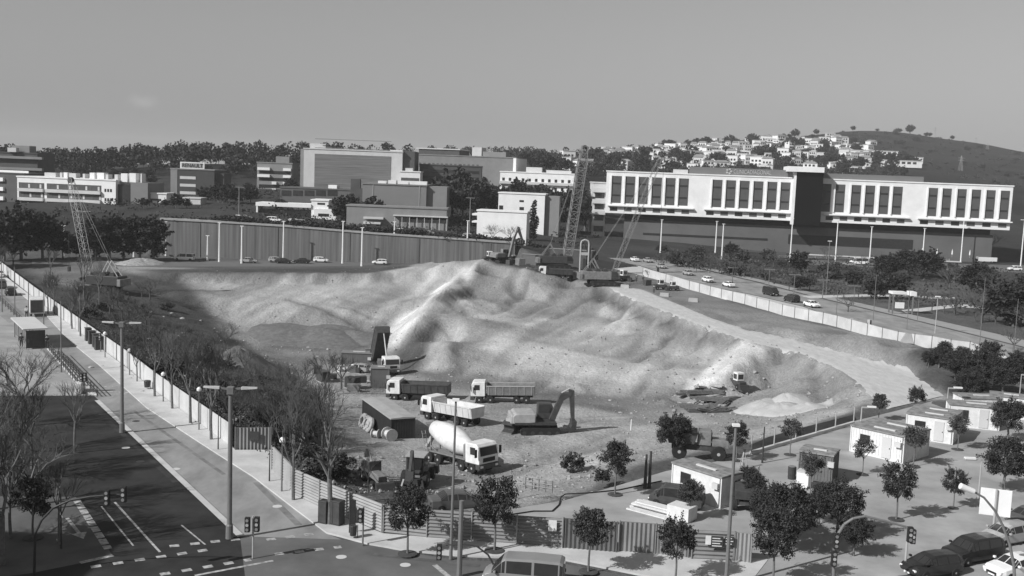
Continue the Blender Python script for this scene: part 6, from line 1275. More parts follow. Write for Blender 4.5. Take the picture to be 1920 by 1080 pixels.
fence('hoarding', 'short grey panel hoarding across the end of the long pale one', [(441, 845), (508, 844)], 2.0, mat('grey_panel', .2, .7, .1, .6), True)
t = thing('notice_board', 'small dark notice on the short grey hoarding', 'sign', bp_(476, 845) + Vector((0, -.12, 1.2))); MB().box(-.45, .45, -.02, .02, -.3, .5).obj('panel', darkmetal, t)
fence('ribbed_hoarding', 'bright corrugated hoarding climbing from the corner beside the forked plane tree', [(511, 883), (553, 930), (600, 952), (717, 1001)], 2.0, sheetm, n=9)
fence('ribbed_hoarding', 'corrugated hoarding with horizontal ribs along the front pavement', [(719, 1001), (800, 1010), (1053, 1028)], 2.0, sheet_shaded, n=8, postm=sheetm)
fence('ribbed_gate', 'first ribbed gate of the front hoarding, with upright ribs', [(1055, 1030), (1155, 1038)], 2.1, mat('gate_sheet', .11, .55, .15, .8), True)
fence('ribbed_gate', 'second ribbed gate, paler, with upright ribs', [(1160, 1036), (1228, 1041), (1290, 1048)], 2.1, mat('pale_gate_sheet', .2, .55, .15, .8), True)
fence('ribbed_hoarding', 'short corrugated hoarding carrying dark notices near the tall lamp', [(1296, 1050), (1374, 1054)], 2.0, sheet_shaded, n=7)
fence('end_panel', 'narrow pale ribbed panel at the right end of the front hoarding', [(1376, 1054), (1407, 1058)], 2.0, mat('end_sheet', .26, .55, .1, .8), True)
def notice(px, py, w_, h_, z, m, label, lines=0, lm=None):
    p = bp_(px, py) + Vector((0, -.2, z)); t = thing('notice', label, 'sign', p, R(-3)); MB().box(-w_ / 2, w_ / 2, -.02, .02, -h_ / 2, h_ / 2).obj('panel', m, t)
    for k in range(lines): MB().box(-w_ * .4, w_ * (.4 if k % 2 else .25), -.03, -.02, h_ * (.32 - .64 * k / max(1, lines - 1)) - .03, h_ * (.32 - .64 * k / max(1, lines - 1)) + .03).obj('printed_line', lm or white, t)
notice(1034, 1027, .55, .75, 1.55, white, 'white notice hung on the front hoarding left of the first gate')
notice(1325, 1052, .4, .6, 1.45, white, 'small white notice beside two dark boards'); notice(1341, 1053, .8, .8, 1.35, darkmetal, 'dark printed board next to the small white notice', 4); notice(1364, 1054, .6, .6, 1.45, darkmetal, 'dark printed board nearest the tall lamp', 3)
# right wire fence
rp = [(1205, 517), (1248, 530), (1292, 543), (1311, 548), (1331, 554), (1352, 559), (1373, 565), (1396, 571), (1418, 578), (1441, 584), (1466, 592), (1489, 597), (1515, 603), (1542, 609), (1568, 616), (1595, 624), (1625, 632), (1653, 640), (1682, 648), (1713, 656), (1745, 665), (1780, 676), (1815, 687), (1850, 697), (1890, 710), (1930, 722)]
t = thing('barrier_fence', 'pale continuous barrier with dark posts right of the haul road', 'fence'); q = [Vector((P(a, b, 0).x, P(a, b, 0).y, 0)) for a, b in rp]
for k, a in enumerate(q): a.z = H(a.x, a.y); MB().tube(a, a + Vector((0, 0, 2.2)), .06, n=5).obj('post', polem, t)
for a, b in zip(q, q[1:]):
    dd = (b - a); dd.z = 0; dd.normalize(); nn = Vector((dd.y, -dd.x, 0)) * .02; up = Vector((0, 0, 2.0)); s_ = -nn * 4
    MB().hexa([a - nn + s_, b - nn + s_, b + nn + s_, a + nn + s_, a - nn + up + s_, b - nn + up + s_, b + nn + up + s_, a + nn + up + s_]).obj('panel', mat('pale_netting', .52, .85, .15, .4), t)
# ------------------------------------------------------------------ lamps, masts and signals
def make_tlamp(h, r=.17):
    t = thing('street_lamp', 'x', 'street lamp'); MB().lathe([(r * 1.5, 0), (r * 1.4, .9), (r, 1.0), (r * .8, h - .1), (r * .85, h)], 12).obj('column', polem, t); MB().cb((0, 0, h - .05), (r * 2.6, r * 2.6, .5)).obj('head_joint', polem, t, bevel=.03)
    for s in (-1, 1):
        MB().bar((0, 0, h), (s * .8, 0, h + .12), .12).obj('arm', polem, t); MB().hexa([(s * .7, -.16, h + .02), (s * 1.75, -.13, h + .1), (s * 1.75, .13, h + .1), (s * .7, .16, h + .02), (s * .7, -.12, h + .22), (s * 1.75, -.08, h + .22), (s * 1.75, .08, h + .22), (s * .7, .12, h + .22)]).obj('lamp_head', lightmetal, t, bevel=.03)
    return t
for px, py, ty, lb in ((430, 1011, 722, 'tall double-armed street lamp on the kerb of the avenue, right one of two'), (229, 812, 605, 'tall double-armed street lamp beside the avenue, farther and left one')):
    p = bp_(px, py); o = make_tlamp((py - ty) / pxm(p) * 1.0 / .985); o.location = p; o.rotation_euler = (0, 0, R(4 if py < 1100 else 72)); o['label'] = lb
def mast(px, py, ty, label, r=.13, m=None, head=None, group=None, name='lamp_mast', Y=None, armdir=1, hw=.5):
    p = G(px, py) if Y is None else None
    if Y is not None: p = W(px, py, Y); p.z = H(p.x, p.y)
    if Y is None and py > 700: p = bp_(px, py)
    q = W(px, ty, p.y); h = q.z - p.z; t = thing(name, label, 'lamp post', p, 0, group); m = m or lightmetal; MB().lathe([(r * 1.25, 0), (r, 1), (r * .65, h)], 8).obj('column', m, t)
    if head == 'T': MB().box(-1.3, 1.3, -.12, .12, h - .1, h + .1).obj('lamp_head', m, t)
    elif head == 'ball': MB().lathe([(.05, h), (.22, h + .08), (.24, h + .25), (.1, h + .42)], 10).obj('lamp_globe', whitew, t)
    elif head == 'arm': MB().box(0 if armdir > 0 else -1.5, 1.5 if armdir > 0 else 0, -.06, .06, h - .1, h + .05).obj('arm', m, t); MB().box(armdir * 1.0 - .4, armdir * 1.0 + .5, -.14, .14, h - .02, h + .14).obj('lamp_head', whitew, t)
    elif head == 'hood': MB().box(*((-.45, .45) if py < 700 else (-.22, .22)), -.16, .16, h - .05, h + .1).obj('lamp_head', whitew, t)
    return t
L1 = [(120, 480, 423), (251, 482, 430), (311, 480, 416), (389, 489, 442), (411, 491, 418), (453, 494, 424), (531, 490, 415), (642, 494, 415), (678, 499, 427), (738, 491, 416), (875, 488, 414)]
for k, (px, py, ty) in enumerate(L1): mast(px, py, ty, 'pale slim mast by the motorway, %s from the left' % ORD[k + 1], .24, m=whitew, head='hood', group='masts along the motorway')
for k, (px, py, ty) in enumerate([(448, 410, 351), (880, 440, 371)]): mast(px, py, ty, ('T-headed lamp on the upper road above the left part of the retaining wall', 'T-headed lamp on the upper road above the right end of the retaining wall')[k], .2, head='T', Y=300, m=polem)
L2 = [(1238, 474, 412), (1341, 474, 415), (1353, 487, 420), (1481, 492, 410), (1566, 490, 414), (1630, 493, 425), (1729, 493, 428), (1801, 492, 414), (1913, 505, 412)]
for k, (px, py, ty) in enumerate(L2): mast(px, py, ty, 'pale slim mast before the hospital, %s from the left' % ORD[k + 1], .23, m=whitew, head='T' if px == 1913 else 'hood', group='masts before the hospital', Y=None)
for k, (px, py, ty) in enumerate([(1373, 530, 502), (1441, 540, 505), (1488, 552, 515), (1542, 560, 525), (1600, 573, 536)]): mast(px, py, ty, 'small T-headed lamp behind the parked cars on the right street, %s from the left' % ORD[k + 1], .09, head='T', group='small lamps on the right street', m=polem)
mast(1549, 552, 452, 'tall dark mast at the kerb behind the last parked white car', .13, head='hood', m=polem); mast(1753, 625, 556, 'slim pale mast in the park at the right', .08, head='hood'); mast(1637, 600, 515, 'thin dark pole near the end of the parked cars', .07, m=polem); mast(1567, 602, 545, 'thin dark pole at the wire fence behind the parked cars', .07, m=polem)
for k, (px, py, ty) in enumerate([(1835, 665, 520), (1900, 665, 560), (1700, 618, 540), (1720, 600, 552)]): mast(px, py, ty, 'thin dark pole in the park at the right edge, %s from the left' % ORD[[1700, 1720, 1835, 1900].index(px) + 1], .06, m=polem, group='thin poles in the right park')
for k, (px, py, ty) in enumerate(sorted([(4, 585, 478), (28, 590, 500), (54, 598, 530), (82, 617, 550), (115, 698, 565)])): mast(px, py, ty, 'slim dark lamp pole between the bus lane and the avenue, %s from the left' % ORD[k + 1], .085, m=polem, group='slim poles of the bus lane', head=None)
for k, (px, py, ty) in enumerate([(197, 672, 628), (243, 705, 660), (306, 755, 705), (373, 808, 734), (528, 924, 830)]): mast(px, py, ty, 'low pavement lamp with a round white head, %s from the left' % ORD[k + 1], .06, m=polem, head='ball', group='low pavement lamps')
mast(845, 1050, 750, 'very tall thin lamp post in front of the mixer truck', .1, head='hood', m=polem)
mast(1361, 1100, 797, 'tall lamp post with small pale head beside the front hoarding', .13, head='hood', m=polem)
mast(409, 845, 775, 'dark pole at the end of the long hoarding', .05, m=darkmetal); mast(505, 905, 845, 'thin dark post at the foot of the corrugated corner', .05, m=darkmetal)
mast(1429, 870, 800, 'dark slanted post at the plaza edge beside the sunken ramp', .08, m=darkmetal)
for px, py, ty, ad in ((1773, 790, 727, 1), (1910, 760, 702, 1), (1614, 792, 763, 1), (1834, 937, 861, -1)): mast(px, py, ty, {1773: 'white L-shaped lamp post above the smooth white cabin', 1910: 'white L-shaped lamp post above the farthest cabin', 1614: 'white L-shaped lamp post behind the long ribbed cabin', 1834: 'pale L-shaped lamp post left of the blank board'}[px], .07, head='arm', armdir=ad, m=lightmetal, name='bracket_lamp')
for k, (px, ty) in enumerate(((1209, 852), (1217, 846))): mast(px, 918, ty, 'rough dark twin post on the pale ground, %s one' % ('left', 'right')[k], .13, m=darkmetal, name='twin_post')
mast(1183, 808, 786, 'short white stake beside the excavator', .06, m=white, name='stake')
def sig_head(mb_t, c, rz=0, s=1.0, face=-1):
    hd = MB().cb(c, (.32 * s, .28 * s, .95 * s)).obj('signal_head', black, mb_t, bevel=.02)
    for k in (-.3, 0, .3): MB().tube((c[0], c[1] - .14 * s, c[2] + k * s), (c[0], c[1] - .17 * s, c[2] + k * s), .1 * s, n=12).obj('lens', greyp if k else lightmetal, hd)
    return hd
def signal(px, py, ty, label, heads=((0, 0),), rz=0, m=polem, r=.06):
    p = bp_(px, py); h = (py - ty) / pxm(p) / .97; t = thing('traffic_signal', label, 'traffic light', p, rz); MB().tube((0, 0, 0), (0, 0, h), r, n=8).obj('pole', m, t)
    for dx, dz in heads: sig_head(t, (dx, -.25, h - .5 + dz))
    return t
signal(474, 1048, 966, 'traffic signal with paired heads on the central island beside the crossing', ((-.3, 0), (.3, .05)), m=lightmetal); signal(680, 1024, 950, 'slim traffic signal on the pavement before the bright corrugated hoarding', ((-.15, 0),)); signal(189, 661, 625, 'traffic signal among the dark boxes on the left pavement'); signal(158, 735, 700, 'traffic signal at the end of the guard rail', ((-.2, 0), (.2, .1))); signal(558, 0, 0, '') if False else None
def arc(label, pts, Y0, r, heads, name='signal_arch', cat='traffic light', m=polem):  # pts in pixels in one upright plane through the base
    b0 = bp_(*pts[0]); t = thing(name, label, cat, b0); v = []
    for px, py in pts: q = W(px, py, b0.y); v.append((q.x - b0.x, 0, max(0, q.z - b0.z)))
    rr = [r * (1 - .5 * i / len(v)) for i in range(len(v))]; MB().path(v, rr, 10).obj('curved_pole', m, t)
    for px, py in heads: q = W(px, py, b0.y); sig_head(t, (q.x - b0.x, -.2, q.z - b0.z), s=1.0)
    return t, b0
arc('arched signal mast over the street at the bottom right', [(1562, 1118), (1564, 1030), (1571, 1002), (1583, 983), (1600, 972), (1622, 968), (1660, 977), (1700, 988)], 0, .11, [(1566, 1012), (1562, 1045), (1704, 1000)])
signal(1696, 1075, 985, 'pale signal post under the right end of the arched mast', ((.25, -.1),), m=lightmetal, r=.08)
t, b0 = arc('tall curved lamp at the bottom right with a long white head', [(1904, 1130), (1901, 1060), (1893, 1020), (1880, 985), (1866, 958), (1845, 933), (1826, 922)], 0, .1, [], 'curved_street_lamp', 'street lamp'); a, b = W(1827, 922, b0.y) - b0, W(1800, 911, b0.y) - b0; MB().tube((a.x, 0, a.z), (b.x, 0, b.z), .17, .2, 12).obj('lamp_head', whitew, t, bevel=.04)
arc('curved signal arm over the side lane at the bottom left', [(64, 1078), (66, 1000), (78, 975), (100, 952), (132, 938), (170, 931), (238, 926)], 0, .08, [(203, 931), (234, 925)], m=darkmetal)
arc('curved signal arm behind the thick lamp at the bottom centre', [(928, 1092), (926, 1060), (915, 1040), (895, 1025), (870, 1020), (836, 1022)], 0, .07, [(824, 1033)], m=darkmetal)
p = bp_(1861, 1010); t = thing('sign_board', 'blank white sign board on a single post at the bottom right', 'sign', p, R(-18)); h = 96 / pxm(p); MB().tube((0, 0, 0), (0, 0, h), .09, n=8).obj('post', lightmetal, t); MB().box(-1.05, 1.05, .1, .16, h - 2.0, h).obj('board', whitew, t, bevel=.02)
mast(115, 1030, 925, 'dark leaning pole beside the round clipped tree', .05, m=darkmetal)
mast(850, 1402, 938, 'thick lamp column cut by the bottom edge in front of the hoarding', .15, m=polem, name='lamp_column')
# ------------------------------------------------------------------ bus stop and avenue furniture
p = P(54, 607, 2.6); p.z = .06; ang = head(bp_(118, 690), bp_(60, 635)); t = thing('bus_shelter', 'bus shelter with flat pale roof beside the avenue', 'bus shelter', p, ang)
MB().box(-5.6, 5.6, -1.5, 1.5, 2.55, 2.7).obj('roof', pale, t)
for x in (-5.2, -1.7, 1.7, 5.2): MB().box(x - .07, x + .07, 1.0, 1.14, 0, 2.55).obj('post', lightmetal, t)
MB().box(-5.3, -5.2, -1.2, 1.1, .1, 2.4).obj('advert_panel', darkmetal, t); MB().box(-5.1, 5.1, 1.06, 1.08, .5, 2.4).obj('glass_back', glassg, t); MB().box(-1.5, 1.5, .2, .6, .42, .48).obj('seat', darkmetal, t)
def rail(label, a, b, n, name='guard_rail', m=darkmetal):
    A, B = bp_(*a), bp_(*b); t = thing(name, label, 'railing'); 
    for k in range(n + 1): c = A + (B - A) * k / n; MB().tube(c, c + Vector((0, 0, 1.0)), .05, n=5).obj('post', m, t)
    mb = MB()
    for z in (.35, .65, .98): mb.tube(A + Vector((0, 0, z)), B + Vector((0, 0, z)), .045, n=5)
    mb.obj('rails', m, t); return t
rail('dark guard rail from the bus shelter down to the white block', (93, 660), (150, 728), 14); rail('dark guard rail behind the first, along the avenue kerb', (110, 668), (182, 745), 14); rail('guard rail leading up to the bus shelter', (-20, 545), (62, 628), 16)
surf('bus_platform', [(88, 655), (160, 738), (182, 742), (110, 664)], pave, 0.0, thick=.18)
t = thing('concrete_block', 'white tapered block at the near end of the guard rail', 'barrier', bp_(150, 736), R(105)); MB().prism([(-1.1, 0), (1.1, 0), (1.0, .5), (.5, 1.1), (-1.0, 1.1)], -.3, .3).obj('block', white, t, bevel=.05)
for k, (px, py) in enumerate([(167, 640), (173, 646), (181, 652), (185, 657)]): t = thing('bin', 'dark upright recycling bin on the left pavement, %s from the left' % ORD[k + 1], 'bin', bp_(px, py), ang, 'dark bins on the left pavement'); MB().box(-.5, .5, -.5, .5, 0, 1.75, .04, .04).obj('body', darkmetal, t, bevel=.05); MB().box(-.53, .53, -.53, .53, 1.76, 1.85).obj('lid', dkpaint, t)
t = thing('street_cabinet', 'dark street cabinet at the foot of the forked plane tree', 'cabinet', bp_(608, 983), R(-25)); MB().box(-.35, .35, -.3, .3, 0, 1.7).obj('body', darkmetal, t, bevel=.03); MB().box(-.32, .32, -.32, -.3, .2, 1.6).obj('door', dkpaint, t)
t = thing('street_cabinet', 'wide dark street cabinet right of the forked plane tree', 'cabinet', bp_(629, 985), R(-25)); MB().box(-.55, .55, -.35, .35, 0, 1.8).obj('body', darkmetal, t, bevel=.03); MB().box(-.52, -.02, -.37, -.35, .2, 1.7).obj('door', dkpaint, t); MB().box(.02, .52, -.37, -.35, .2, 1.7).obj('door', dkpaint, t)
t = thing('banner', 'tall narrow black banner on a pole before the corrugated hoarding', 'banner', bp_(655, 1002), R(-10)); MB().tube((0, 0, 0), (0, 0, 2.4), .05, n=6).obj('pole', darkmetal, t); MB().box(.04, .42, -.04, .04, .6, 2.4).obj('cloth', black, t)
t = thing('litter_bin', 'small dark litter bin beside the black banner', 'bin', bp_(662, 1012)); MB().lathe([(.22, .25), (.26, .9), (.24, .95)], 12).obj('body', darkmetal, t); MB().tube((.3, 0, 0), (.3, 0, 1), .03, n=5).obj('post', darkmetal, t)
t = thing('litter_bin', 'small dark litter bin on the pavement above the avenue', 'bin', bp_(276, 731)); MB().lathe([(.3, .25), (.36, .95), (.33, 1.0)], 12).obj('body', darkmetal, t); MB().tube((.4, 0, 0), (.4, 0, 1), .03, n=5).obj('post', darkmetal, t)
# ------------------------------------------------------------------ people
def person(p, rz, label, top=white, legs=darkmetal, pose='stand', group=None, k=1.0):
    t = thing('person', label, 'person', p, rz, group, k)
    walk = .18 if pose == 'walk' else .03; arm = (.32, .25) if pose == 'point' else (.04, -.08)
    V = [(0, 0, .95), (0, 0, 1.15), (0, 0, 1.4), (0, .0, 1.5), (0.02, 0, 1.62), (.03, 0, 1.72), (0, .1, .9), (walk, .11, .5), (walk * .9, .11, .08), (walk + .13, .12, .04), (0, -.1, .9), (-walk * .6, -.11, .5), (-walk * 1.3, -.11, .08), (-walk + .1, -.12, .04),
         (0, .19, 1.4), (arm[1] * .3, .24, 1.13), (.1 + arm[0], .25, .88 + arm[0] * .8), (0, -.19, 1.4), (-.04, -.25, 1.13), (.08, -.26, .88)]
    E = [(0, 1), (1, 2), (2, 3), (3, 4), (4, 5), (0, 6), (6, 7), (7, 8), (8, 9), (0, 10), (10, 11), (11, 12), (12, 13), (2, 14), (14, 15), (15, 16), (2, 17), (17, 18), (18, 19)]
    Rr = [.15, .14, .16, .06, .1, .085, .095, .065, .045, .04, .095, .065, .045, .04, .065, .048, .035, .065, .048, .035]
    def grow(name, keep, m, add, par):
        ids = [i for i in range(len(V)) if i in keep]; mp = {a: b for b, a in enumerate(ids)}; me = bpy.data.meshes.new(name); me.from_pydata([V[i] for i in ids], [(mp[a], mp[b]) for a, b in E if a in mp and b in mp], [])
        o = bpy.data.objects.new(name, me); C.objects.link(o); sk = o.modifiers.new('skin', 'SKIN'); sl = me.skin_vertices.new() if not me.skin_vertices else me.skin_vertices[0]
        sl = me.skin_vertices[0]
        for j, i in enumerate(ids): sl.data[j].radius = (Rr[i] + add, Rr[i] + add)
        sl.data[0].use_root = True; s2 = o.modifiers.new('sub', 'SUBSURF'); s2.levels = 1; s2.render_levels = 1; bpy.context.view_layer.update()
        m2 = bpy.data.meshes.new_from_object(o.evaluated_get(bpy.context.evaluated_depsgraph_get())); bpy.data.objects.remove(o); m2.materials.clear(); m2.materials.append(m); o = bpy.data.objects.new(name, m2); C.objects.link(o); o.parent = par; return o
    b_ = grow('body', set(range(20)), skin_m, 0, t); grow('jacket', {0, 1, 2, 14, 15, 16, 17, 18}, top, .02, b_); grow('trousers', {0, 6, 7, 8, 10, 11, 12}, legs, .018, b_)
    MB().lathe([(.1, 1.66), (.12, 1.72), (.1, 1.8), (.03, 1.84)], 12, Matrix.Translation((.01, 0, 0))).obj('hair' if pose != 'point' else 'helmet', hair_m if pose != 'point' else white, b_); return t
hiv = mat('pale_workwear', .55, .8, .1, 5)
for px, py, ps, lb, tp in ((1193, 529, 'stand', 'worker in dark clothes standing right of the slim-boom crane', dkpaint), (1206, 531, 'walk', 'worker bending over beside the other at the slim-boom crane', darkmetal), (1226, 550, 'stand', 'worker standing at the edge of the haul road near the small machines', darkmetal), (1243, 541, 'point', 'worker in pale clothes between the small machines at the haul road', hiv), (566, 848, 'walk', 'worker in a white top behind the corrugated corner hoarding', white)):
    person(G(px, py), 1.2, lb, tp, pose=ps, k=1.05)
for px, py, ps, lb, tp in ((50, 597, 'walk', 'person in white walking behind the light truck', white), (40, 652, 'stand', 'person in dark clothes waiting at the bus shelter, left one', darkmetal), (52, 655, 'stand', 'person in dark clothes waiting at the bus shelter, right one', dkpaint), (88, 655, 'walk', 'person in dark clothes stepping out of the bus shelter', black)):
    person(bp_(px, py) + Vector((0, 0, .02)), 2.0, lb, tp, pose=ps, k=1.03)
# ------------------------------------------------------------------ site clutter
def planks(p, rz, label, L=4.0, n=9, m=timber, rows=3, seed=1, wd=.22, name='plank_stack', cat='planks'):
    r = random.Random(seed); t = thing(name, label, cat, p, rz)
    for j in range(rows):
        for i in range(n - j * 2):
            y = -n * wd / 2 + (i + j) * wd * 1.05; dx = r.uniform(-.25, .25); MB().box(-L / 2 + dx, L / 2 + dx, y, y + wd * .9, .02 + j * .14, .13 + j * .14).obj('plank', m, t)
    return t
planks(bp_(1240, 960), R(-38), 'pale stack of long planks beside the first white cabin', 4.2, 8, mat('pale_timber', .6, .8, .12, 2)); planks(bp_(1222, 965), R(-38), 'lower spread of pale planks left of the stack', 3.6, 5, MATS['pale_timber'], 1, 3)
t = thing('slab_crate', 'pale crate of slabs at the right end of the planks', 'crate', bp_(1278, 975), R(-38)); MB().box(-.9, .9, -.7, .7, .1, 1.1).obj('slabs', MATS['pale_timber'], t, bevel=.02); MB().box(-.92, .92, -.72, .72, .02, .1).obj('pallet', timber, t)
rb = mat('rusty_bars', .13, .8, .35, 4); rbl = mat('pale_bars', .4, .7, .3, 4)
for k, (px, py, L, rz, m) in enumerate([(1308, 765, 6, 20, rb), (1325, 772, 7, 18, rb), (1318, 752, 5, 35, rbl), (1335, 755, 5.5, 25, rb), (1345, 745, 5, 40, rbl), (1350, 762, 6, 28, rb), (1330, 738, 5, 20, rb), (1312, 742, 4.5, 10, rb), (1305, 755, 5, 25, rbl), (1365, 752, 5, 70, rb)]):
    planks(G(px, py) + Vector((0, 0, .12 * (k % 4))), R(rz + 37 * (k % 3 - 1)), 'bundle of steel bars heaped below the spur', L * .8, 8, m, 3, k, .2, 'bar_bundle', 'steel bars')['group'] = 'bundles of steel bars below the spur'
def small_machine(label, p, rz, k=1.0):
    t = thing('loader', label, 'loader', p, rz, None, k); MB().prism([(-1.4, .5), (1.4, .5), (1.4, 1.2), (-1.4, 1.3)], -.6, .6).obj('body', dkpaint, t, bevel=.05); c = MB().box(-.5, .7, -.6, .6, 1.25, 2.5).obj('cab', white, t, bevel=.05); MB().box(-.51, .71, -.45, .45, 1.5, 2.25).obj('window', glass, c); MB().box(-.35, .55, -.62, .62, 1.5, 2.25).obj('side_window', glass, c)
    for x in (-1, 1):
        for y in (-.7, .7): wheel(t, x, y, .42, .3)
    MB().prism([(1.4, .1), (2.1, .1), (1.8, .8), (1.4, .8)], -.8, .8).obj('bucket', darkmetal, t); return t
small_machine('small loader with a pale cab behind the steel bars', G(1383, 728), R(-70), .95); small_machine('small loader on the upper platform by the haul road, left one', G(1238, 543), R(10)); small_machine('small loader on the upper platform by the haul road, right one', G(1262, 545), R(190), .9); small_machine('small dark machine right under the slim-boom crane', G(1168, 527), R(30), 1.1)
def sand(px, py, r, h, seed, m, label, name='sand_pile', cat='sand pile', grp=None):
    p = G(px, py); rr = random.Random(seed); V_, F_ = [(0, 0, h)], []; nr, na = 9, 28; lob = [rr.uniform(.75, 1.2) for _ in range(7)]
    for i in range(1, nr + 1):
        for j in range(na):
            a = 2 * math.pi * j / na; q = a / 6.2832 * 7; f = lob[int(q) % 7] * (1 - q % 1) + lob[(int(q) + 1) % 7] * (q % 1); R_ = r * i / nr * f; z = h * (1 - (i / nr) ** 1.5) ** 1.2 * (1 + rr.uniform(-.1, .1) + .3 * math.sin(a * 2 + seed) * (i / nr)) - (.3 if i == nr else 0); x, y = R_ * math.cos(a), R_ * math.sin(a); V_.append((x, y, z + H(p.x + x, p.y + y) - p.z))
    for j in range(na): F_.append((0, 1 + j, 1 + (j + 1) % na))
    for i in range(nr - 1):
        for j in range(na): a = 1 + i * na + j; b = 1 + i * na + (j + 1) % na; F_.append((a, a + na, b + na, b))
    mb = MB(); mb.add(V_, F_); o = mb.obj(name, m, smooth=True); o.location = p; return tag(o, label, cat, grp)
sandm = mat('pale_sand', .4, .95, .12, 1.2, bump=.4); spoil = mat('dark_spoil', .14, .95, .3, 1.2, bump=.6)
for k, (px, py, r, h, lb) in enumerate([(1425, 768, 4.2, 1.2, 'pale sand pile, leftmost of those below the haul road'), (1462, 776, 4.6, 1.5, 'pale sand pile with a dark hollow, second from the left'), (1470, 758, 3.4, 1.4, 'pale sand pile behind the others below the haul road'), (1508, 772, 4.6, 1.2, 'low pale sand pile, rightmost below the haul road')]): sand(px, py, r, h, k, sandm, lb)
for k, (px, py, r, h, lb) in enumerate([(545, 632, 9, 1.5, 'long dark spoil heap at the foot of the left face, left part'), (610, 634, 10, 1.8, 'long dark spoil heap at the foot of the left face, middle part'), (665, 636, 7, 1.6, 'long dark spoil heap behind the tipping truck'), (450, 690, 6, 3.2, 'dark pointed spoil heap left of the pit floor'), (1600, 605, 3, .9, 'low mound of rubble beside the pale pavement'), (265, 495, 6, 1.4, 'rubble heap at the far left rim of the pit')]): sand(px, py, r, h, 20 + k, spoil if k < 4 else rubblem, lb, 'spoil_heap', 'spoil heap')
rr = random.Random(3)
def rock(p, s, label, grp, m, seed, name='boulder', cat='boulder'):
    r = random.Random(seed); bm = bmesh.new(); bmesh.ops.create_icosphere(bm, subdivisions=1, radius=s)
    for v in bm.verts: v.co *= r.uniform(.7, 1.2); v.co.z *= .65
    me_ = bpy.data.meshes.new(name); bm.to_mesh(me_); bm.free(); me_.materials.append(m); o = bpy.data.objects.new(name, me_); C.objects.link(o); o.location = p; return tag(o, label, cat, grp)
for i in range(46):
    a = rr.choice([(650, 750, 700, 690), (1400, 720, 80, 30), (640, 670, 90, 20), (1150, 750, 80, 30), (1290, 775, 70, 20), (850, 700, 60, 10), (1550, 720, 60, 30)]); px, py = a[0] + rr.uniform(-1, 1) * a[2] if a[2] < 200 else rr.uniform(600, 760), a[1] + rr.uniform(-1, 1) * a[3] if a[3] < 100 else rr.uniform(660, 720)
    rock(G(px, py), rr.uniform(.15, .45), 'loose pale stone lying on the pit floor or at the foot of a slope', 'loose stones in the pit', rubblem, i)
for i in range(24):
    px, py = rr.uniform(590, 720), rr.uniform(672, 735); s = rr.uniform(.4, 1.1); t = thing('crate', 'dark crate or drum in the clutter left of the lorries', 'crate', G(px, py), rr.random() * 3, 'crates in the clutter left of the lorries'); MB().box(-s, s, -s * .6, s * .6, 0, s * rr.uniform(.8, 1.7)).obj('box', rr.choice((darkmetal, dkpaint, greyp, pale if i % 5 == 0 else dkpaint)), t, bevel=.03); MB().box(-s - .03, s + .03, -s * .6 - .03, s * .6 + .03, .0, .08).obj('pallet', timber, t)
for k, (px, py, rz, m, lb) in enumerate([(695, 728, 5, cabg, 'tall dark cupboard-like cabin between the container and the dark lorry'), (640, 690, 0, cabg, 'dark equipment cabin at the left end of the pit floor')]): o = make_cont(m, 2.6 if k == 0 else 5, 2.2, 3.0 - k * .4, lb, False, None, False, True); o.location = G(px, py); o.rotation_euler = (0, 0, R(rz))
t = thing('portable_toilet', 'white cabinet crate left of the grey site container', 'cabinet', bp_(1506, 915), R(-30)); MB().box(-.5, .5, -.5, .5, .1, 1.35).obj('body', whitew, t, bevel=.03); MB().box(-.52, .52, -.52, .52, 1.36, 1.45).obj('lid', pale, t); t.name = 'equipment_box'
t = thing('barrel', 'dark barrel left of the white cabinet crate', 'barrel', bp_(1484, 900)); MB().lathe([(.32, 0), (.35, .3), (.33, .32), (.35, .6), (.35, 1.1), (.3, 1.12)], 14).obj('drum', darkmetal, t); MB().lathe([(.3, 1.12), (.3, 1.16)], 14).obj('lid', greyp, t)
for k, (px, py, lb) in enumerate(((1700, 643, 'slanted concrete slab at the wire fence, left of the pair'), (1722, 648, 'slanted concrete slab at the wire fence, right of the pair'))): p = G(px, py); t = thing('slab_barrier', lb, 'barrier', p, R(-20)); MB().prism([(-1, 0), (1, 0), (.6, 1.4), (-.2, 1.6)], -.5, .5).obj('slab', concrete, t, bevel=.04)
t = thing('marker_post', 'white and dark marker post at the wire fence', 'post', G(1628, 624), 0); MB().box(-.25, .1, -.1, .1, 0, 2.3).obj('pale_half', white, t); MB().box(.1, .4, -.1, .1, 0, 2.2).obj('dark_half', darkmetal, t)
for k, (px, py) in enumerate(((1246, 556), (1300, 566), (1172, 540))): t = thing('concrete_block', 'concrete block lying beside the haul road, %s from the left' % ORD[{1172: 1, 1246: 2, 1300: 3}[px]], 'block', G(px, py), R(-20)); MB().box(-1, 1, -.4, .4, 0, .8, .05, .05).obj('block', concrete, t, bevel=.04)
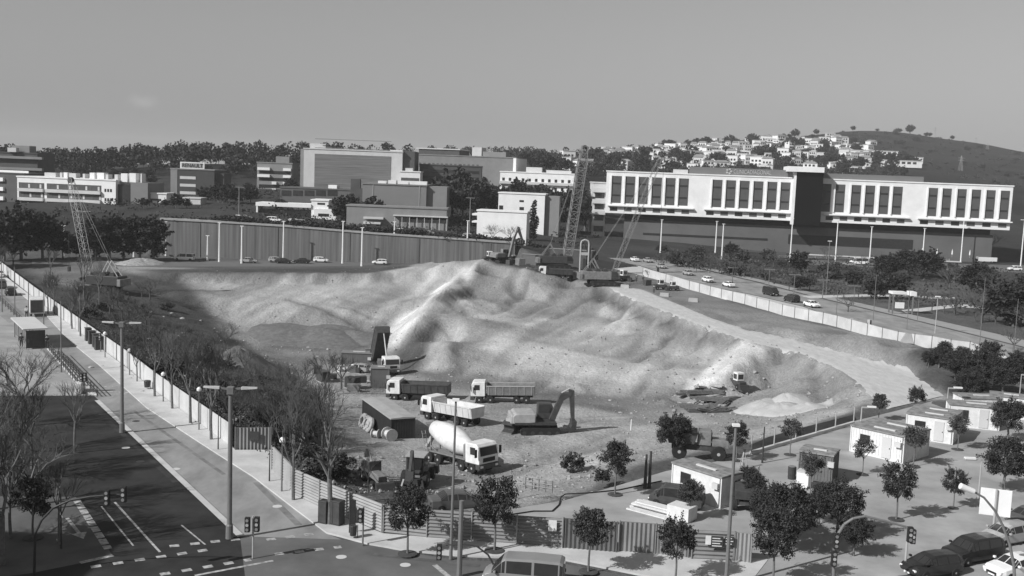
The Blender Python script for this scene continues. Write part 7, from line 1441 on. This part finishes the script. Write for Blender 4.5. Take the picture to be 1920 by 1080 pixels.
# sunken ramp at the plaza edge: a flat dark sheet stands for its shade
surf('ramp_shade', [(1405, 838), (1440, 822), (1500, 805), (1600, 780), (1604, 790), (1500, 822), (1440, 842), (1408, 850)], asph_d, 0.14)
t = thing('low_wall', 'pale low wall with short posts along the sunken ramp', 'wall'); A, B = bp_(1408, 854), bp_(1600, 797); dd = (B - A).normalized(); nn = Vector((dd.y, -dd.x, 0)) * .15; MB().hexa([A - nn, B - nn, B + nn, A + nn, A - nn + Vector((0, 0, .35)), B - nn + Vector((0, 0, .35)), B + nn + Vector((0, 0, .35)), A + nn + Vector((0, 0, .35))]).obj('kerb_wall', pave, t)
for k in range(6): c = A + (B - A) * k / 5; MB().tube(c + Vector((0, 0, .3)), c + Vector((0, 0, 1.9)), .06, n=6).obj('post', lightmetal, t)
t = thing('tripod', 'surveying tripod behind the first white cabin', 'tripod', bp_(1393, 880)); 
for a in (0, 2.1, 4.2): MB().tube((math.cos(a) * .5, math.sin(a) * .5, 0), (0, 0, 1.6), .035, n=5).obj('leg', lightmetal, t)
MB().lathe([(.12, 1.55), (.12, 1.75)], 10).obj('head', darkmetal, t)
mb = MB(); pp = [bp_(*q) for q in ((960, 968), (1000, 962), (1035, 962), (1048, 950), (1052, 935), (1060, 930), (1100, 928), (1160, 922), (1240, 905))]; mb.path([(p.x, p.y, .16) for p in pp], .05, 6); tag(mb.obj('cable', black), 'black cable snaking over the pale ground behind the front hoarding', 'cable')
t = thing('sign_board', 'long white board on posts before the right end of the hospital', 'sign', gp(1850, 494)); MB().box(-3.6, 3.6, -.1, .1, .8, 2.2).obj('board', whitew, t); MB().box(-3.9, -3.2, -.15, .15, 0, 2.4).obj('post', lightmetal, t)
rail('pale railing on the hospital forecourt', (1440, 484), (1780, 491), 16, 'forecourt_railing', pale)
t = thing('play_tower', 'pale open frame tower in the park behind the last parked car', 'play tower', gp(1688, 588)); 
for x in (-2, 2):
    for y in (-1, 1): MB().bar((x, y, 0), (x, y, 4.4), .25).obj('post', polem, t)
MB().box(-2.3, .6, -1.2, 1.2, 4.0, 4.5).obj('roof', whitew, t); MB().box(1.4, 2.6, -1.2, 1.2, 3.8, 4.6).obj('roof', whitew, t); MB().box(-1.6, .2, -1.3, -1.1, 1.2, 2.4).obj('panel', whitew, t)
# ------------------------------------------------------------------ woods that read as one mass
def woods(name, fn, n, size, m, seed, hmin=2, hmax=9):
    r = np.random.default_rng(seed); P3 = []; rr = random.Random(seed)
    while len(P3) < n:
        c = fn(rr); 
        if c is None: continue
        h = rr.uniform(hmin, hmax); k = 70; R_ = rr.uniform(2.2, 4.5); d = r.normal(size=(k, 3)); d /= np.linalg.norm(d, axis=1)[:, None]; q = d * R_ * (0.6 + .5 * r.random(k))[:, None]; q[:, 2] *= .8; P3 += list(q + np.array([c.x, c.y, c.z + h]))
    me_ = leaf_mesh(name, m, np.array(P3[:n]), size, seed); o = bpy.data.objects.new(name, me_); C.objects.link(o); return tag(o, kind='stuff')
def w_left(r): x, y = r.uniform(-420, -60), r.uniform(520, 650); return Vector((x, y, H(x, y)))
woods('woodland', w_left, 46000, .8, leaf_d, 3, 3, 12)
def w_low(r): x, y = r.uniform(-150, 30), r.uniform(300, 470); return Vector((x, y, H(x, y)))
woods('garden_undergrowth', w_low, 20000, .45, leaf_far, 13, -2.2, .6)
def w_scrub(r):
    px = r.uniform(1480, 1990); py = np.interp(px, [1480, 1600, 1700, 1760, 1860, 1920, 2000], [256, 240, 240, 254, 270, 286, 298]) + 3 + r.random() * 70; return G(px, py, near=650)
woods('hill_scrub', w_scrub, 26000, 1.0, leaf_far, 14, -3.2, -.6)
# clods and gravel lying all over the opened ground
rg = np.random.default_rng(5); oc = np.array([(1, 0, 0), (-1, 0, 0), (0, 1, 0), (0, -1, 0), (0, 0, .8), (0, 0, -.8)]); of = [(0, 2, 4), (2, 1, 4), (1, 3, 4), (3, 0, 4), (2, 0, 5), (1, 2, 5), (3, 1, 5), (0, 3, 5)]; V_, F_ = [], []
while len(V_) < 6 * 5000:
    px, py = rg.uniform(400, 1640), rg.uniform(500, 960); X, Y = P(px, py, -3)[:2]
    if not inpoly(SITE, np.array([X]), np.array([Y]))[0]: continue
    s_ = (.04 + .24 * rg.random() ** 6 + .05 * rg.random()) * (.6 if 700 < py < 860 and px < 1200 else 1); jit = rg.uniform(.6, 1.2, (6, 3)) * oc * s_; b0 = len(V_); z = H(X, Y) + s_ * .3; V_ += [(X + q[0], Y + q[1], z + q[2]) for q in jit]; F_ += [tuple(i + b0 for i in f) for f in of]
mb = MB(); mb.add(V_, F_); tag(mb.obj('gravel_and_clods', mat('clods', .27, .95, .45, .4)), kind='stuff')
def w_mid(r): x, y = r.uniform(-60, 130), r.uniform(590, 960); return Vector((x, y, H(x, y)))
woods('woodland', w_mid, 16000, .8, leaf_far, 4, 1, 7)
def w_hill(r):
    px, py = r.uniform(1080, 1700), r.uniform(262, 330)
    if py < 292 - (px - 1080) * .085: return None
    if px > 1560 and py < 275 + (px - 1560) * .2: return None
    return G(px, py, near=600)
woods('hillside_woodland', w_hill, 36000, .9, leaf_far, 5, 0, 4)
def w_park(r):
    px = r.uniform(1240, 1930); t_ = r.random(); py = 480 + (px - 1240) * .045 + t_ * (12 + (px - 1240) * .14); p = P(px, py, 0); return Vector((p.x, p.y, 0))
woods('park_undergrowth', w_park, 15000, .35, leaf_b, 6, -1.5, .6)
def g_weed(r):
    t_ = r.random(); px = 120 + t_ * 520 + r.uniform(-60, 60); py = 530 + t_ * 370 + r.uniform(-30, 70)
    if not (60 < px < 680) or py > 960: return None
    X, Y = P(px, py, -2)[:2]
    return Vector((X, Y, H(X, Y))) if inpoly(SITE, np.array([X]), np.array([Y]))[0] else None
r_ = random.Random(9); pts_ = []
while len(pts_) < 9000:
    c = g_weed(r_)
    if c is None: continue
    for q in range(12): x, y = c.x + r_.gauss(0, .7), c.y + r_.gauss(0, .7); pts_.append((x, y, H(x, y) + r_.uniform(.02, .3)))
o = bpy.data.objects.new('weeds', leaf_mesh('weeds', mat('dry_weeds', .075, .9, .4, .5), np.array(pts_), .13, 8)); C.objects.link(o); tag(o, kind='stuff')

plant('bush:1', G(1075, 886), 'small round bush alone on the pit floor in front of the excavator', h=.9)
plant('bush:0', gp(1130, 905), 'small dark bush at the edge of the pale ground', h=.6)
rail('low pale barrier frame lying in the foreground of the pit', (985, 918), (1035, 926), 4, 'crowd_barrier', greyp)
rail('low barrier frame left of the other in the foreground of the pit', (905, 925), (960, 915), 4, 'crowd_barrier', greyp)
rr = random.Random(8)
for i in range(70):
    px, py = rr.uniform(700, 1120), rr.uniform(895, 975)
    if py > 975 - (px - 700) * .1: continue
    rock(G(px, py), rr.uniform(.08, .3), 'loose rubble in the foreground of the pit behind the front hoarding', 'rubble behind the front hoarding', rubblem, 100 + i, 'rubble_piece', 'rubble')
for i in range(60):
    px = rr.uniform(150, 480); py = 505 + rr.uniform(0, 1) * 200 + (px - 150) * .35
    rock(G(px, py), rr.uniform(.15, .5), 'pale clod lying on the weedy slope under the long hoarding', 'clods on the weedy slope', concrete, 200 + i, 'clod', 'clod')

rr = random.Random(14)
for i in range(26):
    px = 1250 + i * 26 + rr.uniform(-8, 8); t_ = (px - 1240) / 690; py = 508 + t_ * 118 + rr.uniform(-16, -4); p = P(px, py, 0)
    plant('hazy:%d' % (i % 3), (p.x, p.y, 0), 'leafless roadside tree beyond the parked cars, %s from the left' % ORD[i + 1], 'leafless trees beyond the parked cars', h=rr.uniform(.45, .8), w=1.2)
for k, (px, py) in enumerate([(1290, 516), (1215, 492)]): car(('hatch', 'sedan', 'suv')[k % 3], car_light, gp(px, py), rd, 'car on the right-hand street between the barrier and the park, %s from the left' % ORD[sorted([1290, 1215]).index(px) + 1], 'further cars on the right-hand street', name='car')

small_machine('small dark loader on the crest left of the raised excavator', GYp(918, 262), R(200), 1.0); small_machine('small loader between the excavator and the dark container on the crest', GYp(962, 264), R(20), .9)
for i, (px, Y) in enumerate(((932, 258), (955, 257), (975, 260), (990, 258), (1065, 256), (1078, 258), (1012, 262), (1150, 250), (1162, 252), (1182, 250), (1215, 246))): s = .5 + .35 * (i % 3); t = thing('crate', 'dark crate among the machines on the upper platform', 'crate', GYp(px, Y), i, 'crates on the upper platform'); MB().box(-s, s, -s * .7, s * .7, 0, s * 1.5).obj('box', (darkmetal, dkpaint, greyp)[i % 3], t, bevel=.03)

rr = random.Random(19)
for i in range(16):
    p = G(1335 + rr.uniform(-48, 45), 748 + rr.uniform(-28, 28)); o = planks(p + Vector((0, 0, .1)), rr.random() * 3.1, 'bundle of steel bars heaped below the spur', rr.uniform(2, 4), rr.randint(3, 6), rr.choice((rb, rbl, rb)), 2, i + 40, .2, 'bar_bundle', 'steel bars'); o['group'] = 'bundles of steel bars below the spur'; o.rotation_euler[1] = rr.uniform(-.25, .25)
# ------------------------------------------------------------------ the air
hm = bpy.data.materials.new('haze'); hm.use_nodes = True; n, l = hm.node_tree.nodes, hm.node_tree.links; n.remove(n['Principled BSDF'])
pv = n.new('ShaderNodeVolumePrincipled'); pv.inputs['Density'].default_value = 0.00015; pv.inputs['Color'].default_value = (.9, .9, .9, 1); pv.inputs['Anisotropy'].default_value = 0.0
l.new(pv.outputs[0], n['Material Output'].inputs['Volume'])
o = MB().box(-5300, 5300, -1400, 7700, -25, 190).obj('haze', hm); tag(o, kind='stuff')
